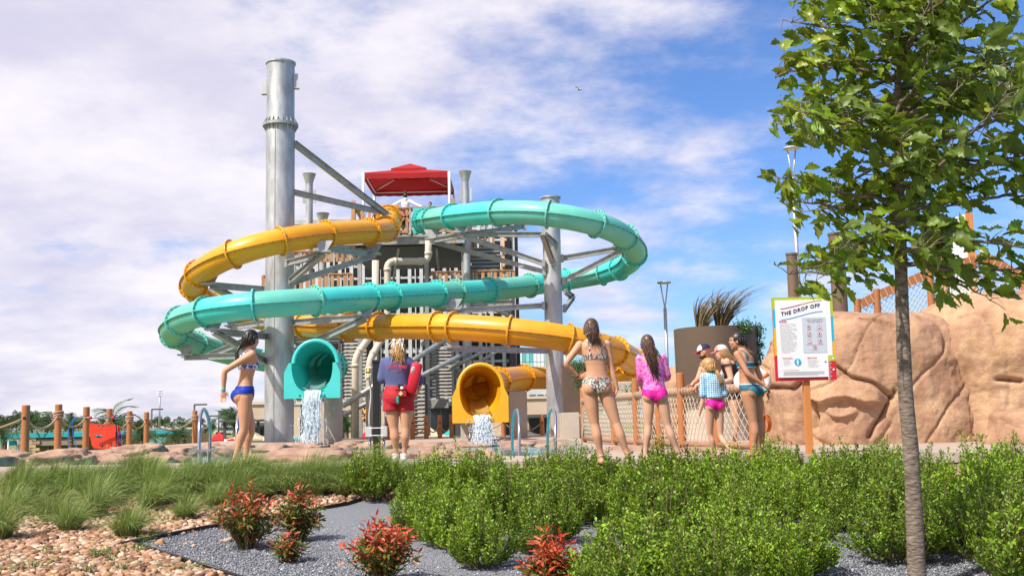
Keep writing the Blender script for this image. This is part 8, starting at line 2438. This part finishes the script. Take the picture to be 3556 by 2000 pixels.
PW = Person('person in a pink and white mesh cap with long fair hair leaning on the rail', g, 1.70,
    {0.87: (0.14, 0.20, 0.90), 1.06: (0.11, 0.15, 1.06), 1.30: (0.06, 0.08, 1.30), 1.46: (-0.04, 0.05, 1.44)}, (-0.09, 0.03, hz), R(75), R(70),
    {'L': (Vector((0.02, -0.16, 1.08)), Vector((-0.20, -0.30, 1.02))), 'R': (Vector((-0.12, 0.10, 1.08)), Vector((-0.28, -0.14, 1.03)))},
    {'L': ((0.12, 0.12, 0.48), (0.10, 0.2, 0.09), (0.0, 0.24, 0.03)), 'R': ((0.16, 0.36, 0.48), (0.14, 0.36, 0.09), (0.04, 0.4, 0.03))}, M_SKIN[1], build=1.22, hips=1.12, head_pitch=R(-10))
cap(PW, mat('white mesh', (0.72, 0.68, 0.70), 0.8, c2=(0.6, 0.45, 0.5), scale=60), mat('salmon twill', (0.72, 0.25, 0.22), 0.7), MATS['salmon twill'])
lx, ly, z, da = PW.local()
PW.shell('tank_top', (z > 0.76) & (z < 1.34) & (da > 0.07), mat('black tank', (0.012, 0.012, 0.014), 0.7), 0.015)
PW.strands(M_HAIR['sandy'], 90, PW.Lf(0.02, -0.15, 1.26), (0.05, 0.03), 13, 0.008, roots=(-0.6, 0.3), zj=0.1)

# --- people on the tower deck
d = 43.35; zq = zdk
g = Vector((atD(1020, 560, d).x, d, zq))
PT = Person('person in a white hooded top with arms spread along the tower rail', g, 1.74, {0.87: (0, 0), 1.06: (0, 0), 1.30: (0, 0), 1.46: (0, 0)}, (0.0, 0.02, 1.62), R(0), R(20),
    {'L': (Vector((-0.42, -0.1, 1.26)), Vector((-0.68, -0.2, 1.14))), 'R': (Vector((0.42, -0.1, 1.26)), Vector((0.68, -0.2, 1.14)))},
    {'L': ((-0.09, 0, 0.47), (-0.09, 0, 0.09), (-0.09, 0.14, 0.03)), 'R': ((0.09, 0, 0.47), (0.09, 0, 0.09), (0.09, 0.14, 0.03))}, mat('skin deep', (0.16, 0.08, 0.05), 0.5), vox=0.014, bust=0)
m = MB(); k = PT.s
loft(m, [(PT.ctr(z0), rx * k * 1.14, ry * k * 1.2, 0) for z0, rx, ry in TORSO[3:12]])
for sx in (-1, 1):
    sh = PT.Lf(sx * 0.158, 0, 1.372); limb(m, [sh, Vector((sx * 0.42, -0.1, 1.26)), Vector((sx * 0.66, -0.19, 1.15))], [0.075, 0.062, 0.05])
m.ell(PT.Lf(0, -0.07, 1.42), (0.11, 0.07, 0.07))
PT.solid('hooded_top', m, M_WHITE, 0.018)
lx, ly, z, da = PT.local()
PT.shell('shorts', (z > 0.62) & (z < 0.96) & (da > 0.08), M_SHO, 0.02); PT.shell('leggings', (z > 0.5) & (z < 0.64) & (da > 0.08), M_BLACK, 0.012)
PT.hair_cap(M_HAIR['black']); m = MB(); m.ell(PT.hp(0, -0.03, 0.16), (0.06, 0.06, 0.06)); m.build('hair_bun', M_HAIR['dark'], PT.root, local=True)
for xd, dd_, H_, hr, l_, sk, hy in ((1082, 44.1, 1.5, 'dark', 'person peering over the rail right of the hooded one', M_SKIN[1], 170), (947, 44.0, 1.32, 'black', 'person whose hair just shows above the rail left of the hooded one', M_SKIN[2], 160)):
    g = Vector((atD(xd, 520, dd_).x, dd_, zq)); k = H_ / 1.68
    Q = Person(l_, g, H_, {0.87: (0, 0), 1.06: (0, 0), 1.30: (0, 0), 1.46: (0, 0)}, (0.0, -0.01, 1.575 * k), R(180), R(hy),
        {'L': (Vector((0.22 * k, -0.02, 1.1 * k)), Vector((0.24 * k, -0.05, 0.86 * k))), 'R': (Vector((-0.22 * k, -0.02, 1.1 * k)), Vector((-0.24 * k, -0.05, 0.86 * k)))},
        {'L': ((0.09 * k, 0, 0.47 * k), (0.09 * k, 0, 0.09 * k), (0.09 * k, -0.14, 0.03)), 'R': ((-0.09 * k, 0, 0.47 * k), (-0.09 * k, 0, 0.09 * k), (-0.09 * k, -0.14, 0.03))}, sk, vox=0.014, bust=0)
    lx, ly, z, da = Q.local(); Q.shell('swimsuit', (z > 0.8) & (z < 1.3) & (da > 0.07), M_BLACK, 0.01); Q.hair_cap(M_HAIR[hr])

# --- life ring and throw rope behind the teal swimsuit
lc = at(2614, 1322, 14.9)
LR = empty('life_ring', lc - Vector((0, 0, 0.3)), 'white life ring with orange bands behind the teal swimsuit wearer', 'life ring')
P_ = [lc + Vector((0.20 * math.cos(t), 0.03, 0.135 * math.sin(t))) for t in np.linspace(0, 2 * math.pi, 33)[:-1]]
m = MB(); m.tube(P_, 0.055, 12, closed=True); m.build('ring', M_WHITE, LR)
for t in (0.5, 2.2, 3.8, 5.4):
    m = MB(); m.tube([lc + Vector((0.20 * math.cos(q), 0.03, 0.135 * math.sin(q))) for q in (t - 0.14, t, t + 0.14)], 0.058, 12); m.build('band', mat('orange webbing', (0.75, 0.16, 0.02), 0.6), LR)
m = MB(); m.cyl((lc.x + 0.02, 15.0, -0.05), (lc.x + 0.02, 15.0, lc.z + 0.05), 0.03); m.build('hanger_post', M_GALV2, LR)
m = MB(); rc = at(2662, 1470, 15.05)
for q in range(6): m.tube([rc + Vector((0.045 * math.cos(t) + 0.012 * q - 0.03, 0.01 * q, 0.11 * math.sin(t))) for t in np.linspace(0, 2 * math.pi, 17)[:-1]], 0.007, 6, closed=True)
m.tube([rc + Vector((-0.02, 0, 0.1)), rc + Vector((-0.03, 0, 0.3)), lc + Vector((0.03, 0.06, -0.12))], 0.007, 6)
tag(m.build('throw_rope', mat('orange rope', (0.72, 0.17, 0.02), 0.8)), 'coil of orange throw rope hanging behind the teal swimsuit wearer\'s legs', 'rope')
